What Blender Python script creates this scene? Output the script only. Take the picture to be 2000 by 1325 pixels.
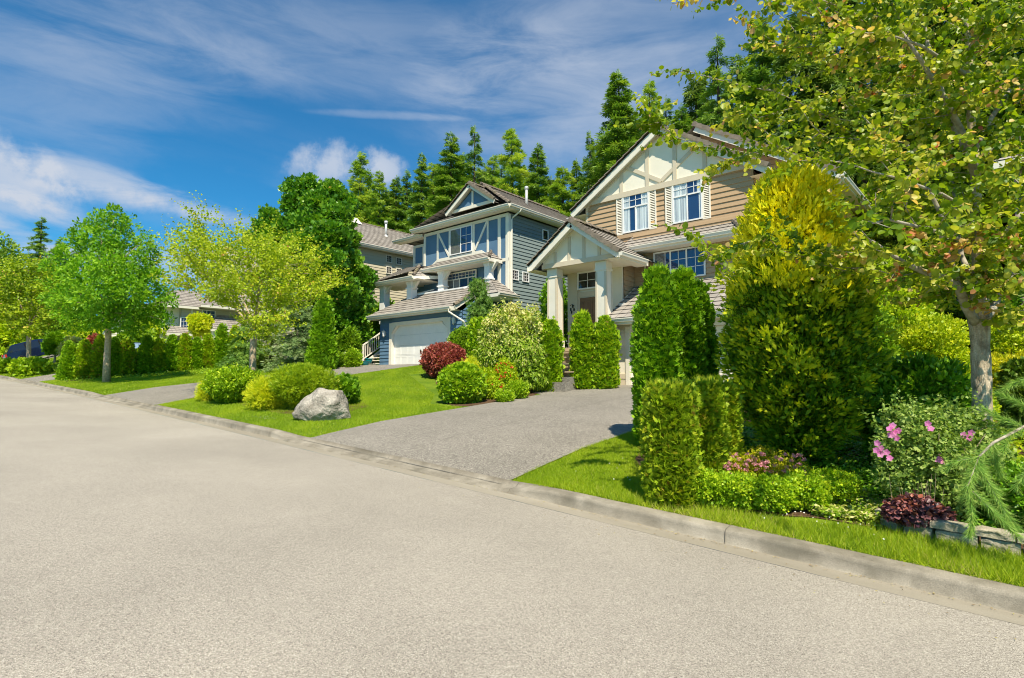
import bpy, math, random
import numpy as np
from mathutils import Vector, Matrix
for _o in list(bpy.data.objects): bpy.data.objects.remove(_o)
S = bpy.context.scene
rng = np.random.default_rng(7); random.seed(7)

# ------------------------------------------------------------------ camera, sun, sky, exposure
YAW = math.radians(41.3); FPX = 1108.0; PITCH = math.atan(77.5/FPX)
cd = bpy.data.cameras.new('camera'); cam = bpy.data.objects.new('camera', cd); S.collection.objects.link(cam)
cam.location = (0, 0, 0); cam.rotation_euler = (math.pi/2+PITCH, 0, YAW)
cd.sensor_width = 36; cd.lens = 36*FPX/2000; cd.clip_start = .05; cd.clip_end = 4000
S.camera = cam
SUN_AZ = math.radians(131); SUN_EL = math.radians(56)
sd = bpy.data.lights.new('sun', 'SUN'); sd.energy = 5.0; sd.angle = math.radians(.53); sd.color = (1, .89, .70)
sun = bpy.data.objects.new('sun', sd); S.collection.objects.link(sun)
sdir = Vector((math.sin(SUN_AZ)*math.cos(SUN_EL), math.cos(SUN_AZ)*math.cos(SUN_EL), math.sin(SUN_EL)))
sun.rotation_euler = sdir.to_track_quat('Z', 'Y').to_euler()
S.view_settings.view_transform = 'Standard'; S.view_settings.look = 'None'
S.cycles.filter_width = 1.05
S.view_settings.exposure = .54; S.view_settings.gamma = 1
W = bpy.data.worlds.new('World'); S.world = W; W.use_nodes = True
Fv = Vector((-math.sin(YAW)*math.cos(PITCH), math.cos(YAW)*math.cos(PITCH), math.sin(PITCH)))
Rv = Vector((math.cos(YAW), math.sin(YAW), 0)); Uv = Rv.cross(Fv)
nt = W.node_tree; nt.nodes.clear(); N = nt.nodes.new; L = nt.links.new
out = N('ShaderNodeOutputWorld'); bg = N('ShaderNodeBackground'); bg.inputs[1].default_value = .105
sky = N('ShaderNodeTexSky'); sky.sky_type = 'NISHITA'; sky.sun_disc = False
sky.sun_elevation = SUN_EL; sky.sun_rotation = SUN_AZ; sky.air_density = 1.0; sky.dust_density = .3; sky.ozone_density = 3.0
tc = N('ShaderNodeTexCoord'); sep = N('ShaderNodeSeparateXYZ'); L(tc.outputs['Generated'], sep.inputs[0])
def m2(op, a, b=None, c=None, clamp=False):
    n = N('ShaderNodeMath'); n.operation = op; n.use_clamp = clamp
    for i, v in enumerate((a, b, c)):
        if v is None: continue
        if hasattr(v, 'links'): L(v, n.inputs[i])
        else: n.inputs[i].default_value = v
    return n.outputs[0]
zz = m2('MAXIMUM', sep.outputs[2], .03); zz = m2('ADD', zz, .12)
px_ = m2('DIVIDE', sep.outputs[0], zz); py_ = m2('DIVIDE', sep.outputs[1], zz)
cmb = N('ShaderNodeCombineXYZ'); L(px_, cmb.inputs[0]); L(py_, cmb.inputs[1])
mp = N('ShaderNodeMapping'); mp.inputs['Rotation'].default_value = (0, 0, math.radians(38)); mp.inputs['Scale'].default_value = (1.0, .42, 1); L(cmb.outputs[0], mp.inputs[0])
n1 = N('ShaderNodeTexNoise'); n1.inputs['Scale'].default_value = .75; n1.inputs['Detail'].default_value = 9; n1.inputs['Roughness'].default_value = .56; n1.inputs['Distortion'].default_value = .7; L(mp.outputs[0], n1.inputs[0])
mp2 = N('ShaderNodeMapping'); mp2.inputs['Rotation'].default_value = (0, 0, math.radians(15)); mp2.inputs['Scale'].default_value = (1.0, .25, 1); mp2.inputs['Location'].default_value = (3.1, 1.7, 0); L(cmb.outputs[0], mp2.inputs[0])
n2 = N('ShaderNodeTexNoise'); n2.inputs['Scale'].default_value = 2.6; n2.inputs['Detail'].default_value = 8; n2.inputs['Roughness'].default_value = .6; n2.inputs['Distortion'].default_value = .3; L(mp2.outputs[0], n2.inputs[0])
r1 = N('ShaderNodeMapRange'); r1.interpolation_type = 'SMOOTHSTEP'; r1.inputs[1].default_value = .38; r1.inputs[2].default_value = .78; L(n1.outputs[0], r1.inputs[0])
r2 = N('ShaderNodeMapRange'); r2.inputs[1].default_value = .38; r2.inputs[2].default_value = .8; L(n2.outputs[0], r2.inputs[0])
# low puffs near the tree line
n3 = N('ShaderNodeTexNoise'); n3.inputs['Scale'].default_value = 4.2; n3.inputs['Detail'].default_value = 7; n3.inputs['Roughness'].default_value = .55
mp3 = N('ShaderNodeMapping'); mp3.inputs['Scale'].default_value = (1, 1, 2.2); mp3.inputs['Location'].default_value = (.35, .2, .1); L(tc.outputs['Generated'], mp3.inputs[0]); L(mp3.outputs[0], n3.inputs[0])
low = N('ShaderNodeMapRange'); low.interpolation_type = 'SMOOTHSTEP'; low.inputs[1].default_value = .44; low.inputs[2].default_value = .22; L(sep.outputs[2], low.inputs[0])
r3 = N('ShaderNodeMapRange'); r3.interpolation_type = 'SMOOTHSTEP'; r3.inputs[1].default_value = .5; r3.inputs[2].default_value = .72; L(n3.outputs[0], r3.inputs[0])
puff = m2('MULTIPLY', m2('MULTIPLY', r3.outputs[0], low.outputs[0]), .15)
wisp = m2('ADD', m2('MULTIPLY', r1.outputs[0], .62), m2('MULTIPLY', m2('MULTIPLY', r1.outputs[0], r2.outputs[0]), .5))
wisp = m2('ADD', wisp, m2('MULTIPLY', r2.outputs[0], .16))
def patch(px, py, wx, wy, strength, tilt, noise, lo, hi):
    # a cloud bank in its own part of the sky: an oval mask over a direction, broken up by noise
    d0 = Fv*FPX+Rv*(px-1000)-Uv*(py-662.5); d0.normalize(); r_ = d0.cross(Vector((0, 0, 1))).normalized(); u_ = r_.cross(d0)
    ra = r_*math.cos(tilt)+u_*math.sin(tilt); ua = u_*math.cos(tilt)-r_*math.sin(tilt)
    def dot(v):
        n = N('ShaderNodeVectorMath'); n.operation = 'DOT_PRODUCT'; L(tc.outputs['Generated'], n.inputs[0]); n.inputs[1].default_value = v; return n.outputs['Value']
    a = m2('DIVIDE', dot(ra), wx); b = m2('DIVIDE', dot(ua), wy); q = m2('ADD', m2('MULTIPLY', a, a), m2('MULTIPLY', b, b)); q = m2('SUBTRACT', 1, q, clamp=True)
    q = m2('MULTIPLY', q, m2('GREATER_THAN', dot(d0), 0)); r = N('ShaderNodeMapRange'); r.interpolation_type = 'SMOOTHSTEP'; r.inputs[1].default_value = lo; r.inputs[2].default_value = hi
    L(m2('ADD', noise, m2('MULTIPLY', q, .28)), r.inputs[0]); return m2('MULTIPLY', m2('MULTIPLY', r.outputs[0], m2('POWER', q, .6)), strength)
n4 = N('ShaderNodeTexNoise'); n4.inputs['Scale'].default_value = 9; n4.inputs['Detail'].default_value = 9; n4.inputs['Roughness'].default_value = .62; n4.inputs['Distortion'].default_value = .5
mp4 = N('ShaderNodeMapping'); mp4.inputs['Scale'].default_value = (.55, .55, 2.4); L(tc.outputs['Generated'], mp4.inputs[0]); L(mp4.outputs[0], n4.inputs[0])
n5 = N('ShaderNodeTexNoise'); n5.inputs['Scale'].default_value = 16; n5.inputs['Detail'].default_value = 10; n5.inputs['Roughness'].default_value = .62; L(tc.outputs['Generated'], n5.inputs[0])
banks = [(640, 318, .085, .045, .8, .1, n5.outputs[0], .56, .86), (742, 330, .055, .045, .85, -.1, n5.outputs[0], .56, .84), (20, 330, .10, .05, .8, -.45, n5.outputs[0], .50, .84), (40, 400, .12, .03, .6, -.2, n4.outputs[0], .54, .86), (260, 372, .20, .03, .7, -.16, n4.outputs[0], .56, .88), (300, 400, .16, .02, .5, -.05, n5.outputs[0], .5, .85),
         (30, 455, .09, .022, .7, -.3, n4.outputs[0], .5, .85), (1120, 170, .30, .16, .5, .1, n4.outputs[0], .42, .95), (620, 90, .45, .10, .28, .1, n4.outputs[0], .42, .95), (140, 150, .30, .12, .26, .3, n4.outputs[0], .42, .95), (760, 225, .16, .008, .25, .05, n4.outputs[0], .42, .8), (380, 540, .3, .05, .5, 0, n4.outputs[0], .45, .85)]
for bk in banks: puff = m2('ADD', puff, patch(*bk))
cl = m2('ADD', m2('MULTIPLY', wisp, .36), puff, clamp=True)
hs = N('ShaderNodeMix'); hs.data_type = 'RGBA'; hs.blend_type = 'MULTIPLY'; hs.inputs[0].default_value = 1
L(sky.outputs[0], hs.inputs[6]); hs.inputs[7].default_value = (.17, .68, .90, 1)
mx = N('ShaderNodeMix'); mx.data_type = 'RGBA'; L(cl, mx.inputs[0]); L(hs.outputs[2], mx.inputs[6]); mx.inputs[7].default_value = (3.9, 4.3, 5.0, 1)
L(mx.outputs[2], bg.inputs[0]); L(bg.outputs[0], out.inputs[0])

# ------------------------------------------------------------------ survey helpers (photo pixel -> real point on a known plane)
def ray(px, py): return Fv*FPX + Rv*(px-1000) - Uv*(py-662.5)
def atY(px, py, y): d = ray(px, py); return d*(y/d.y)
def atX(px, py, x): d = ray(px, py); return d*(x/d.x)
def atD(px, py, D): return ray(px, py)*(D/FPX)

# ------------------------------------------------------------------ terrain height
def zg(x):
    u = min(-x, 150.0); return -1.84+.0435*u-.00014*u*u
_XS = [-400, -120, -60, -50, -45, -36, -31, -20.8, -18, -15, -4, 2, 20, 400]
_HS = [zg(-150)+5, zg(-120)+4.5, zg(-60)+4.2, zg(-50)+2.4, zg(-45)+1.8, zg(-36)+1.55, .74, .74, .35, -.2, -.2, -.75, -1.6, -2]
def pad(x): return float(np.interp(x, _XS, _HS))
DRIVES = [(-11.5, -5.7), (-27.6, -21.5), (-46.6, -40.6), (-66, -60), (-92, -86)]
def kdrop(x):                                  # 0 where the kerb is full height, 1 where it is dropped
    d = 0
    for a, b in DRIVES:
        if a-1.1 < x < b+1.1:
            t = min((x-(a-1.1))/1.1, ((b+1.1)-x)/1.1, 1); d = max(d, t*t*(3-2*t))
    return d
def G(x, y):
    if y < 6.1: return zg(x)+.03*(6.1-max(y, -6))
    z0 = zg(x)+.15-.115*kdrop(x)*max(0, 1-(y-6.3)/2.0); t = min(1, max(0, (y-6.3)/12.2)); z = z0+(pad(x)-z0)*t
    if y > 34: z += .10*(y-34)
    return z

# ------------------------------------------------------------------ object helpers
C = S.collection
def origin_of(o):
    v = Vector((0, 0, 0))
    while o is not None: v += o.location; o = o.parent
    return v
def link(name, me, mat, parent=None, loc=None):
    o = bpy.data.objects.new(name, me); C.objects.link(o)
    if mat is not None: me.materials.append(mat)
    if parent is not None: o.parent = parent
    if loc is not None: o.location = loc
    return o
def thing(name, label, cat, loc, group=None):
    o = bpy.data.objects.new(name, None); C.objects.link(o); o.location = loc
    o['label'] = label; o['category'] = cat
    if group: o['group'] = group
    return o
def tag(o, label, cat, group=None):
    o['label'] = label; o['category'] = cat
    if group: o['group'] = group
    return o
class MB:
    def __init__(s): s.v = []; s.f = []; s.uv = []
    def face(s, pts, uvs=None):
        i = len(s.v); s.v += [tuple(p) for p in pts]; s.f.append(tuple(range(i, i+len(pts))))
        s.uv += list(uvs) if uvs else [(0, 0)]*len(pts)
    def box(s, x0, x1, y0, y1, z0, z1):
        x0, x1 = sorted((x0, x1)); y0, y1 = sorted((y0, y1)); z0, z1 = sorted((z0, z1))
        p = [(x0,y0,z0),(x1,y0,z0),(x1,y1,z0),(x0,y1,z0),(x0,y0,z1),(x1,y0,z1),(x1,y1,z1),(x0,y1,z1)]
        s.hexa(p); return s
    def hexa(s, p):
        for q in ((3,2,1,0),(4,5,6,7),(0,1,5,4),(1,2,6,5),(2,3,7,6),(3,0,4,7)): s.face([p[k] for k in q])
    def bar(s, a, b, w, h, up=(0,0,1)):
        a = Vector(a); b = Vector(b); d = (b-a).normalized(); up = Vector(up)
        sd_ = d.cross(up).normalized(); u2 = sd_.cross(d).normalized()
        p = []
        for c in (a, b):
            p += [c-sd_*w/2-u2*h/2, c+sd_*w/2-u2*h/2, c+sd_*w/2+u2*h/2, c-sd_*w/2+u2*h/2]
        q = [p[0],p[1],p[5],p[4],p[3],p[2],p[6],p[7]]
        s.hexa(q); return s
    def tube(s, pts, rads, n=8, cap=True):
        pts = [Vector(p) for p in pts]; rings = []
        for i, p in enumerate(pts):
            d = (pts[min(i+1, len(pts)-1)]-pts[max(i-1, 0)]).normalized()
            a = d.cross(Vector((.31, .17, .93))); a = a.normalized() if a.length > 1e-4 else Vector((1,0,0)); b = d.cross(a)
            rings.append([p+(a*math.cos(t)+b*math.sin(t))*rads[i] for t in [2*math.pi*k/n for k in range(n)]])
        i0 = len(s.v)
        for r in rings: s.v += [tuple(q) for q in r]
        for i in range(len(rings)-1):
            for k in range(n):
                k2 = (k+1) % n
                s.f.append((i0+i*n+k, i0+i*n+k2, i0+(i+1)*n+k2, i0+(i+1)*n+k)); s.uv += [(0,0)]*4
        if cap:
            s.f.append(tuple(i0+(len(rings)-1)*n+k for k in range(n))); s.uv += [(0,0)]*n
            s.f.append(tuple(i0+n-1-k for k in range(n))); s.uv += [(0,0)]*n
        return s
    def lathe(s, c, prof, n=16):
        c = Vector(c); i0 = len(s.v)
        for r, z in prof:
            for k in range(n):
                t = 2*math.pi*k/n; s.v.append((c.x+r*math.cos(t), c.y+r*math.sin(t), c.z+z))
        for i in range(len(prof)-1):
            for k in range(n):
                k2 = (k+1) % n
                s.f.append((i0+i*n+k, i0+i*n+k2, i0+(i+1)*n+k2, i0+(i+1)*n+k)); s.uv += [(0,0)]*4
        return s
    def mark(s): s.marks = getattr(s, 'marks', [])+[(len(s.v), len(s.f))]
    def build(s, name, mat, parent=None, smooth=False, kind=None, bevel=0):
        mk = getattr(s, 'marks', [])
        if len(mk) > 1:                                  # each run (of caps, of gutter) is a part of its own
            ends = mk[1:]+[(len(s.v), len(s.f))]
            for (v0, f0), (v1, f1) in zip([(0, 0)]+mk[1:], ends):
                q = MB(); q.v = s.v[v0:v1]; q.f = [tuple(i-v0 for i in f) for f in s.f[f0:f1]]; nl0 = sum(len(f) for f in s.f[:f0]); q.uv = s.uv[nl0:nl0+sum(len(f) for f in q.f)]; o = q.build(name, mat, parent, smooth, kind, bevel)
            return o
        o0 = origin_of(parent) if parent else Vector((0,0,0))
        me = bpy.data.meshes.new(name)
        me.from_pydata([(x-o0.x, y-o0.y, z-o0.z) for x, y, z in s.v], [], s.f)
        ul = me.uv_layers.new(name='UVMap'); ul.data.foreach_set('uv', np.array(s.uv, dtype=np.float32).ravel())
        if smooth: me.polygons.foreach_set('use_smooth', [True]*len(me.polygons))
        me.update(); o = link(name, me, mat, parent)
        if kind: o['kind'] = kind
        if bevel:
            b = o.modifiers.new('bevel', 'BEVEL'); b.width = bevel; b.segments = 1
        return o

# ------------------------------------------------------------------ materials
def newmat(name):
    m = bpy.data.materials.new(name); m.use_nodes = True; return m, m.node_tree, m.node_tree.nodes['Principled BSDF']
def rgba(c): return (c[0], c[1], c[2], 1)
def surf(name, c, rough=.75, c2=None, scale=3.0, bump=.2, bscale=60, detail=6, lo=.35, hi=.65, stretch=(1,1,1), spec=.3, dist=.01, metal=0, fine=0, finescale=200, dark=None, darkscale=.6):
    m, t, p = newmat(name); N = t.nodes.new; L = t.links.new
    c2 = c2 or tuple(k*.78 for k in c)
    tc = N('ShaderNodeTexCoord'); mp = N('ShaderNodeMapping'); mp.inputs['Scale'].default_value = stretch; L(tc.outputs['Object'], mp.inputs[0])
    n = N('ShaderNodeTexNoise'); n.inputs['Scale'].default_value = scale; n.inputs['Detail'].default_value = detail; n.inputs['Roughness'].default_value = .6; L(mp.outputs[0], n.inputs[0])
    r = N('ShaderNodeMapRange'); r.inputs[1].default_value = lo; r.inputs[2].default_value = hi; L(n.outputs[0], r.inputs[0])
    mx = N('ShaderNodeMix'); mx.data_type = 'RGBA'; L(r.outputs[0], mx.inputs[0]); mx.inputs[6].default_value = rgba(c2); mx.inputs[7].default_value = rgba(c)
    col = mx.outputs[2]
    if fine:
        nf = N('ShaderNodeTexNoise'); nf.inputs['Scale'].default_value = finescale; nf.inputs['Detail'].default_value = 3; L(tc.outputs['Object'], nf.inputs[0])
        rf = N('ShaderNodeMapRange'); rf.inputs[1].default_value = .3; rf.inputs[2].default_value = .7; rf.inputs[3].default_value = 1-fine; rf.inputs[4].default_value = 1+fine; L(nf.outputs[0], rf.inputs[0])
        mm = N('ShaderNodeMix'); mm.data_type = 'RGBA'; mm.blend_type = 'MULTIPLY'; mm.inputs[0].default_value = 1; L(col, mm.inputs[6]); L(rf.outputs[0], mm.inputs[7]); col = mm.outputs[2]
    if dark:
        nd = N('ShaderNodeTexNoise'); nd.inputs['Scale'].default_value = darkscale; nd.inputs['Detail'].default_value = 8; nd.inputs['Roughness'].default_value = .65; L(tc.outputs['Object'], nd.inputs[0])
        rd = N('ShaderNodeMapRange'); rd.inputs[1].default_value = .5; rd.inputs[2].default_value = .72; L(nd.outputs[0], rd.inputs[0])
        md = N('ShaderNodeMix'); md.data_type = 'RGBA'; L(rd.outputs[0], md.inputs[0]); L(col, md.inputs[6]); md.inputs[7].default_value = rgba(dark); col = md.outputs[2]
    L(col, p.inputs['Base Color']); p.inputs['Roughness'].default_value = rough; p.inputs['Specular IOR Level'].default_value = spec; p.inputs['Metallic'].default_value = metal
    if bump:
        nb = N('ShaderNodeTexNoise'); nb.inputs['Scale'].default_value = bscale; nb.inputs['Detail'].default_value = 4; L(mp.outputs[0], nb.inputs[0])
        b = N('ShaderNodeBump'); b.inputs['Strength'].default_value = bump; b.inputs['Distance'].default_value = dist; L(nb.outputs[0], b.inputs['Height']); L(b.outputs[0], p.inputs['Normal'])
    return m
def stone_mix(name, base, cols, cellscale, rough=.9, patch=None, patchscale=.25, bump=.8):
    """aggregate surface: voronoi cells with their own stone colours, over large soft patches"""
    m, t, p = newmat(name); N = t.nodes.new; L = t.links.new
    tc = N('ShaderNodeTexCoord')
    v = N('ShaderNodeTexVoronoi'); v.inputs['Scale'].default_value = cellscale; L(tc.outputs['Object'], v.inputs[0])
    sp = N('ShaderNodeSeparateColor'); L(v.outputs['Color'], sp.inputs[0])
    cr = N('ShaderNodeValToRGB'); e = cr.color_ramp.elements
    e[0].position = 0; e[0].color = rgba(cols[0]); e[1].position = 1; e[1].color = rgba(cols[-1])
    for i, c in enumerate(cols[1:-1]): q = e.new((i+1)/(len(cols)-1)); q.color = rgba(c)
    L(sp.outputs[0], cr.inputs[0])
    n = N('ShaderNodeTexNoise'); n.inputs['Scale'].default_value = patchscale; n.inputs['Detail'].default_value = 7; n.inputs['Roughness'].default_value = .62; L(tc.outputs['Object'], n.inputs[0])
    r = N('ShaderNodeMapRange'); r.inputs[1].default_value = .3; r.inputs[2].default_value = .7; r.inputs[3].default_value = .86; r.inputs[4].default_value = 1.1; L(n.outputs[0], r.inputs[0])
    n5 = N('ShaderNodeTexNoise'); n5.inputs['Scale'].default_value = cellscale*.28; n5.inputs['Detail'].default_value = 3; L(tc.outputs['Object'], n5.inputs[0])
    r5 = N('ShaderNodeMapRange'); r5.inputs[1].default_value = .3; r5.inputs[2].default_value = .7; r5.inputs[3].default_value = .87; r5.inputs[4].default_value = 1.13; L(n5.outputs[0], r5.inputs[0])
    mu = N('ShaderNodeMath'); mu.operation = 'MULTIPLY'; L(r.outputs[0], mu.inputs[0]); L(r5.outputs[0], mu.inputs[1])
    mm = N('ShaderNodeMix'); mm.data_type = 'RGBA'; mm.blend_type = 'MULTIPLY'; mm.inputs[0].default_value = 1; L(cr.outputs[0], mm.inputs[6]); L(mu.outputs[0], mm.inputs[7])
    L(mm.outputs[2], p.inputs['Base Color']); p.inputs['Roughness'].default_value = rough; p.inputs['Specular IOR Level'].default_value = .2
    b = N('ShaderNodeBump'); b.inputs['Strength'].default_value = bump; b.inputs['Distance'].default_value = .004; L(v.outputs['Distance'], b.inputs['Height']); L(b.outputs[0], p.inputs['Normal'])
    return m
def rooftile(name, c1, c2, c3):
    m, t, p = newmat(name); N = t.nodes.new; L = t.links.new
    uv = N('ShaderNodeTexCoord'); br = N('ShaderNodeTexBrick'); L(uv.outputs['UV'], br.inputs[0])
    br.inputs['Color1'].default_value = rgba(c1); br.inputs['Color2'].default_value = rgba(c2); br.inputs['Mortar'].default_value = rgba(c3)
    br.inputs['Scale'].default_value = 1; br.inputs['Mortar Size'].default_value = .007; br.inputs['Brick Width'].default_value = .33; br.inputs['Row Height'].default_value = .33; br.inputs['Bias'].default_value = 0
    n = N('ShaderNodeTexNoise'); n.inputs['Scale'].default_value = 1.7; n.inputs['Detail'].default_value = 8; n.inputs['Roughness'].default_value = .7; L(uv.outputs['Object'], n.inputs[0])
    r = N('ShaderNodeMapRange'); r.inputs[1].default_value = .3; r.inputs[2].default_value = .7; r.inputs[3].default_value = .75; r.inputs[4].default_value = 1.22; L(n.outputs[0], r.inputs[0])
    mm = N('ShaderNodeMix'); mm.data_type = 'RGBA'; mm.blend_type = 'MULTIPLY'; mm.inputs[0].default_value = 1; L(br.outputs[0], mm.inputs[6]); L(r.outputs[0], mm.inputs[7])
    L(mm.outputs[2], p.inputs['Base Color']); p.inputs['Roughness'].default_value = .8; p.inputs['Specular IOR Level'].default_value = .25
    nb = N('ShaderNodeTexNoise'); nb.inputs['Scale'].default_value = 45; L(uv.outputs['Object'], nb.inputs[0])
    b = N('ShaderNodeBump'); b.inputs['Strength'].default_value = .4; b.inputs['Distance'].default_value = .012; L(nb.outputs[0], b.inputs['Height'])
    b2 = N('ShaderNodeBump'); b2.inputs['Strength'].default_value = .8; b2.inputs['Distance'].default_value = .01; b2.invert = True; L(br.outputs['Fac'], b2.inputs['Height']); L(b.outputs[0], b2.inputs['Normal']); L(b2.outputs[0], p.inputs['Normal'])
    return m
def leafmat(name, cols, pos=None, trans=.35, rough=.5, spec=.3):
    m, t, p = newmat(name); N = t.nodes.new; L = t.links.new
    a = N('ShaderNodeAttribute'); a.attribute_name = 'tint'
    cr = N('ShaderNodeValToRGB'); e = cr.color_ramp.elements; n = len(cols); pos = pos or [i/(n-1) for i in range(n)]
    e[0].position = pos[0]; e[0].color = rgba(cols[0]); e[1].position = pos[-1]; e[1].color = rgba(cols[-1])
    for i in range(1, n-1): q = e.new(pos[i]); q.color = rgba(cols[i])
    L(a.outputs['Fac'], cr.inputs[0]); L(cr.outputs[0], p.inputs['Base Color'])
    p.inputs['Roughness'].default_value = rough; p.inputs['Specular IOR Level'].default_value = spec
    if trans:
        tr = N('ShaderNodeBsdfTranslucent'); g = N('ShaderNodeMix'); g.data_type = 'RGBA'; g.blend_type = 'MULTIPLY'; g.inputs[0].default_value = 1
        L(cr.outputs[0], g.inputs[6]); g.inputs[7].default_value = (1.25, 1.25, .55, 1); L(g.outputs[2], tr.inputs[0])
        ms = N('ShaderNodeMixShader'); ms.inputs[0].default_value = trans; L(p.outputs[0], ms.inputs[1]); L(tr.outputs[0], ms.inputs[2])
        L(ms.outputs[0], t.nodes['Material Output'].inputs[0])
    return m
def glassmat(name, tint=(.9,.95,1), refl=.35):
    m, t, p = newmat(name); N = t.nodes.new; L = t.links.new
    tr = N('ShaderNodeBsdfTransparent'); tr.inputs[0].default_value = rgba(tint); g = N('ShaderNodeBsdfGlossy'); g.inputs['Roughness'].default_value = .015; g.inputs[0].default_value = (.8,.9,1,1)
    f = N('ShaderNodeLayerWeight'); f.inputs[0].default_value = .5; pw = N('ShaderNodeMath'); pw.operation = 'POWER'; L(f.outputs['Facing'], pw.inputs[0]); pw.inputs[1].default_value = 4; ad = N('ShaderNodeMath'); ad.operation = 'ADD'; ad.use_clamp = True; L(pw.outputs[0], ad.inputs[0]); ad.inputs[1].default_value = refl
    ms = N('ShaderNodeMixShader'); L(ad.outputs[0], ms.inputs[0]); L(tr.outputs[0], ms.inputs[1]); L(g.outputs[0], ms.inputs[2]); L(ms.outputs[0], t.nodes['Material Output'].inputs[0])
    return m
M = {}
M['asphalt'] = stone_mix('asphalt', None, [(.13,.118,.10),(.275,.25,.212),(.342,.315,.268),(.373,.343,.292),(.404,.371,.316),(.57,.53,.46)], 185, patchscale=.35)
M['aggregate'] = stone_mix('exposed_aggregate', None, [(.07,.064,.055),(.17,.158,.135),(.235,.218,.187),(.275,.255,.22),(.46,.43,.375)], 85, patchscale=.6, bump=.9)
M['concrete'] = surf('kerb_concrete', (.34,.31,.25), .85, (.19,.17,.13), 2.2, .5, 90, fine=.22, finescale=120, dark=(.13,.12,.09), darkscale=1.3, dist=.006)
M['pan'] = surf('gutter_concrete', (.33,.30,.24), .85, (.25,.225,.175), 1.2, .3, 90, fine=.14, finescale=120, stretch=(.25,1,1), dist=.003)
M['grass_ground'] = surf('lawn_ground', (.17,.25,.018), .9, (.075,.15,.010), .9, .8, 55, fine=.4, finescale=70, dist=.03, spec=.1)
M['forest_ground'] = surf('forest_ground', (.05,.07,.02), .95, (.08,.06,.03), 1.0, .5, 20, spec=.1)
M['mulch'] = surf('bark_mulch', (.17,.105,.06), .95, (.07,.042,.025), 22, 1, 70, fine=.35, dist=.03, spec=.1)
M['cream'] = surf('cream_stucco', (.84,.79,.67), .9, (.80,.75,.63), 1.2, .3, 160, dist=.004, spec=.2)
M['creamtrim'] = surf('beige_trim', (.64,.56,.43), .7, (.60,.52,.395), 2, .15, 60, spec=.3)
M['fascia'] = surf('cream_fascia', (.80,.76,.66), .6, (.74,.70,.60), 1.5, .1, 50, spec=.35)
M['soffit'] = surf('soffit', (.60,.54,.42), .8, (.56,.50,.39), 2, .1, 60)
M['tansiding'] = surf('tan_siding', (.49,.345,.21), .8, (.43,.295,.175), .8, .35, 30, stretch=(.25,.25,8), fine=.06, finescale=40, dist=.004, spec=.25)
M['tanpaint'] = surf('tan_paint', (.46,.33,.205), .7, (.42,.30,.18), 2, .1)
M['bluesiding'] = surf('grey_green_siding', (.225,.285,.28), .8, (.185,.24,.24), .8, .3, 30, stretch=(.25,.25,8), fine=.06, finescale=40, dist=.004, spec=.25)
M['bluepanel'] = surf('slate_blue_panel', (.11,.21,.33), .8, (.095,.18,.29), 1.2, .2, 120, dist=.003, spec=.25)
M['yelsiding'] = surf('pale_yellow_siding', (.62,.56,.41), .8, (.56,.50,.365), .8, .2, 30, stretch=(.25,.25,8), spec=.25)
M['greysiding'] = surf('warm_grey_siding', (.50,.46,.385), .8, (.44,.40,.33), .8, .2, 30, stretch=(.25,.25,8), spec=.25)
M['mauvesiding'] = surf('mauve_siding', (.30,.22,.21), .8, (.25,.18,.17), .8, .2, 30, stretch=(.25,.25,8), spec=.25)
M['roof'] = rooftile('brown_roof_tile', (.345,.315,.28), (.275,.25,.22), (.05,.043,.037))  # third colour: dark joints, and painted shade under each tile lip
M['roofcap'] = surf('roof_cap', (.25,.205,.165), .8, (.15,.125,.10), 5, .5, 40, dark=(.17,.15,.07), darkscale=2, dist=.01)
M['white'] = surf('white_vinyl', (.85,.85,.84), .45, (.80,.80,.79), 2, .05, spec=.4)
M['whitedoor'] = surf('white_garage_door', (.84,.84,.81), .5, (.80,.80,.77), 3, .1, 90, spec=.35, dist=.002)
M['louver'] = surf('louver_gap', (.30,.25,.19), .8, (.26,.22,.165), 4, 0)
M['shutter'] = surf('cream_shutter', (.84,.79,.69), .6, (.80,.75,.65), 2, .1)
M['glass'] = glassmat('window_glass', (.93,.98,1), .09)
M['room'] = surf('painted_room_blue', (.015,.06,.16), .6, (.012,.05,.14), 1, 0, spec=.2)  # unlit room and blue of reflected sky put into one colour
M['roomwarm'] = surf('painted_room_dim', (.035,.025,.022), .8, (.02,.015,.015), 1, 0, spec=.2)  # dimness of an unlit interior put into the panel colour
M['curtain'] = surf('white_curtain', (.88,.87,.83), .9, (.50,.51,.52), 9, 0, stretch=(1.5,1.5,.05), lo=.4, hi=.6)
M['blind'] = surf('grey_blind', (.22,.20,.185), .8, (.17,.155,.145), 5, 0)
M['doorwood'] = surf('brown_door', (.25,.145,.08), .55, (.20,.115,.06), 3, .15, 40, stretch=(6,6,.6))
M['step'] = surf('timber_step', (.52,.42,.28), .8, (.42,.33,.215), 3, .2, 40, stretch=(.4,4,4))
M['metalwhite'] = surf('pale_metal', (.72,.72,.70), .35, (.62,.62,.60), 4, .05, metal=.3, spec=.5)
M['black'] = surf('black_iron', (.02,.02,.022), .5, None, 5, 0)
M['lampglass'] = surf('lamp_glass', (.78,.80,.80), .15, (.65,.68,.7), 20, 0, spec=.7)
M['rock'] = surf('granite', (.46,.43,.37), .9, (.20,.18,.15), 3.2, 1, 16, fine=.3, finescale=60, dark=(.17,.155,.125), darkscale=2.4, dist=.05, detail=10)
M['block'] = surf('grey_stone_block', (.54,.48,.38), .9, (.30,.27,.19), 6, .9, 30, fine=.2, dark=(.12,.13,.05), darkscale=4, dist=.02)
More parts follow.
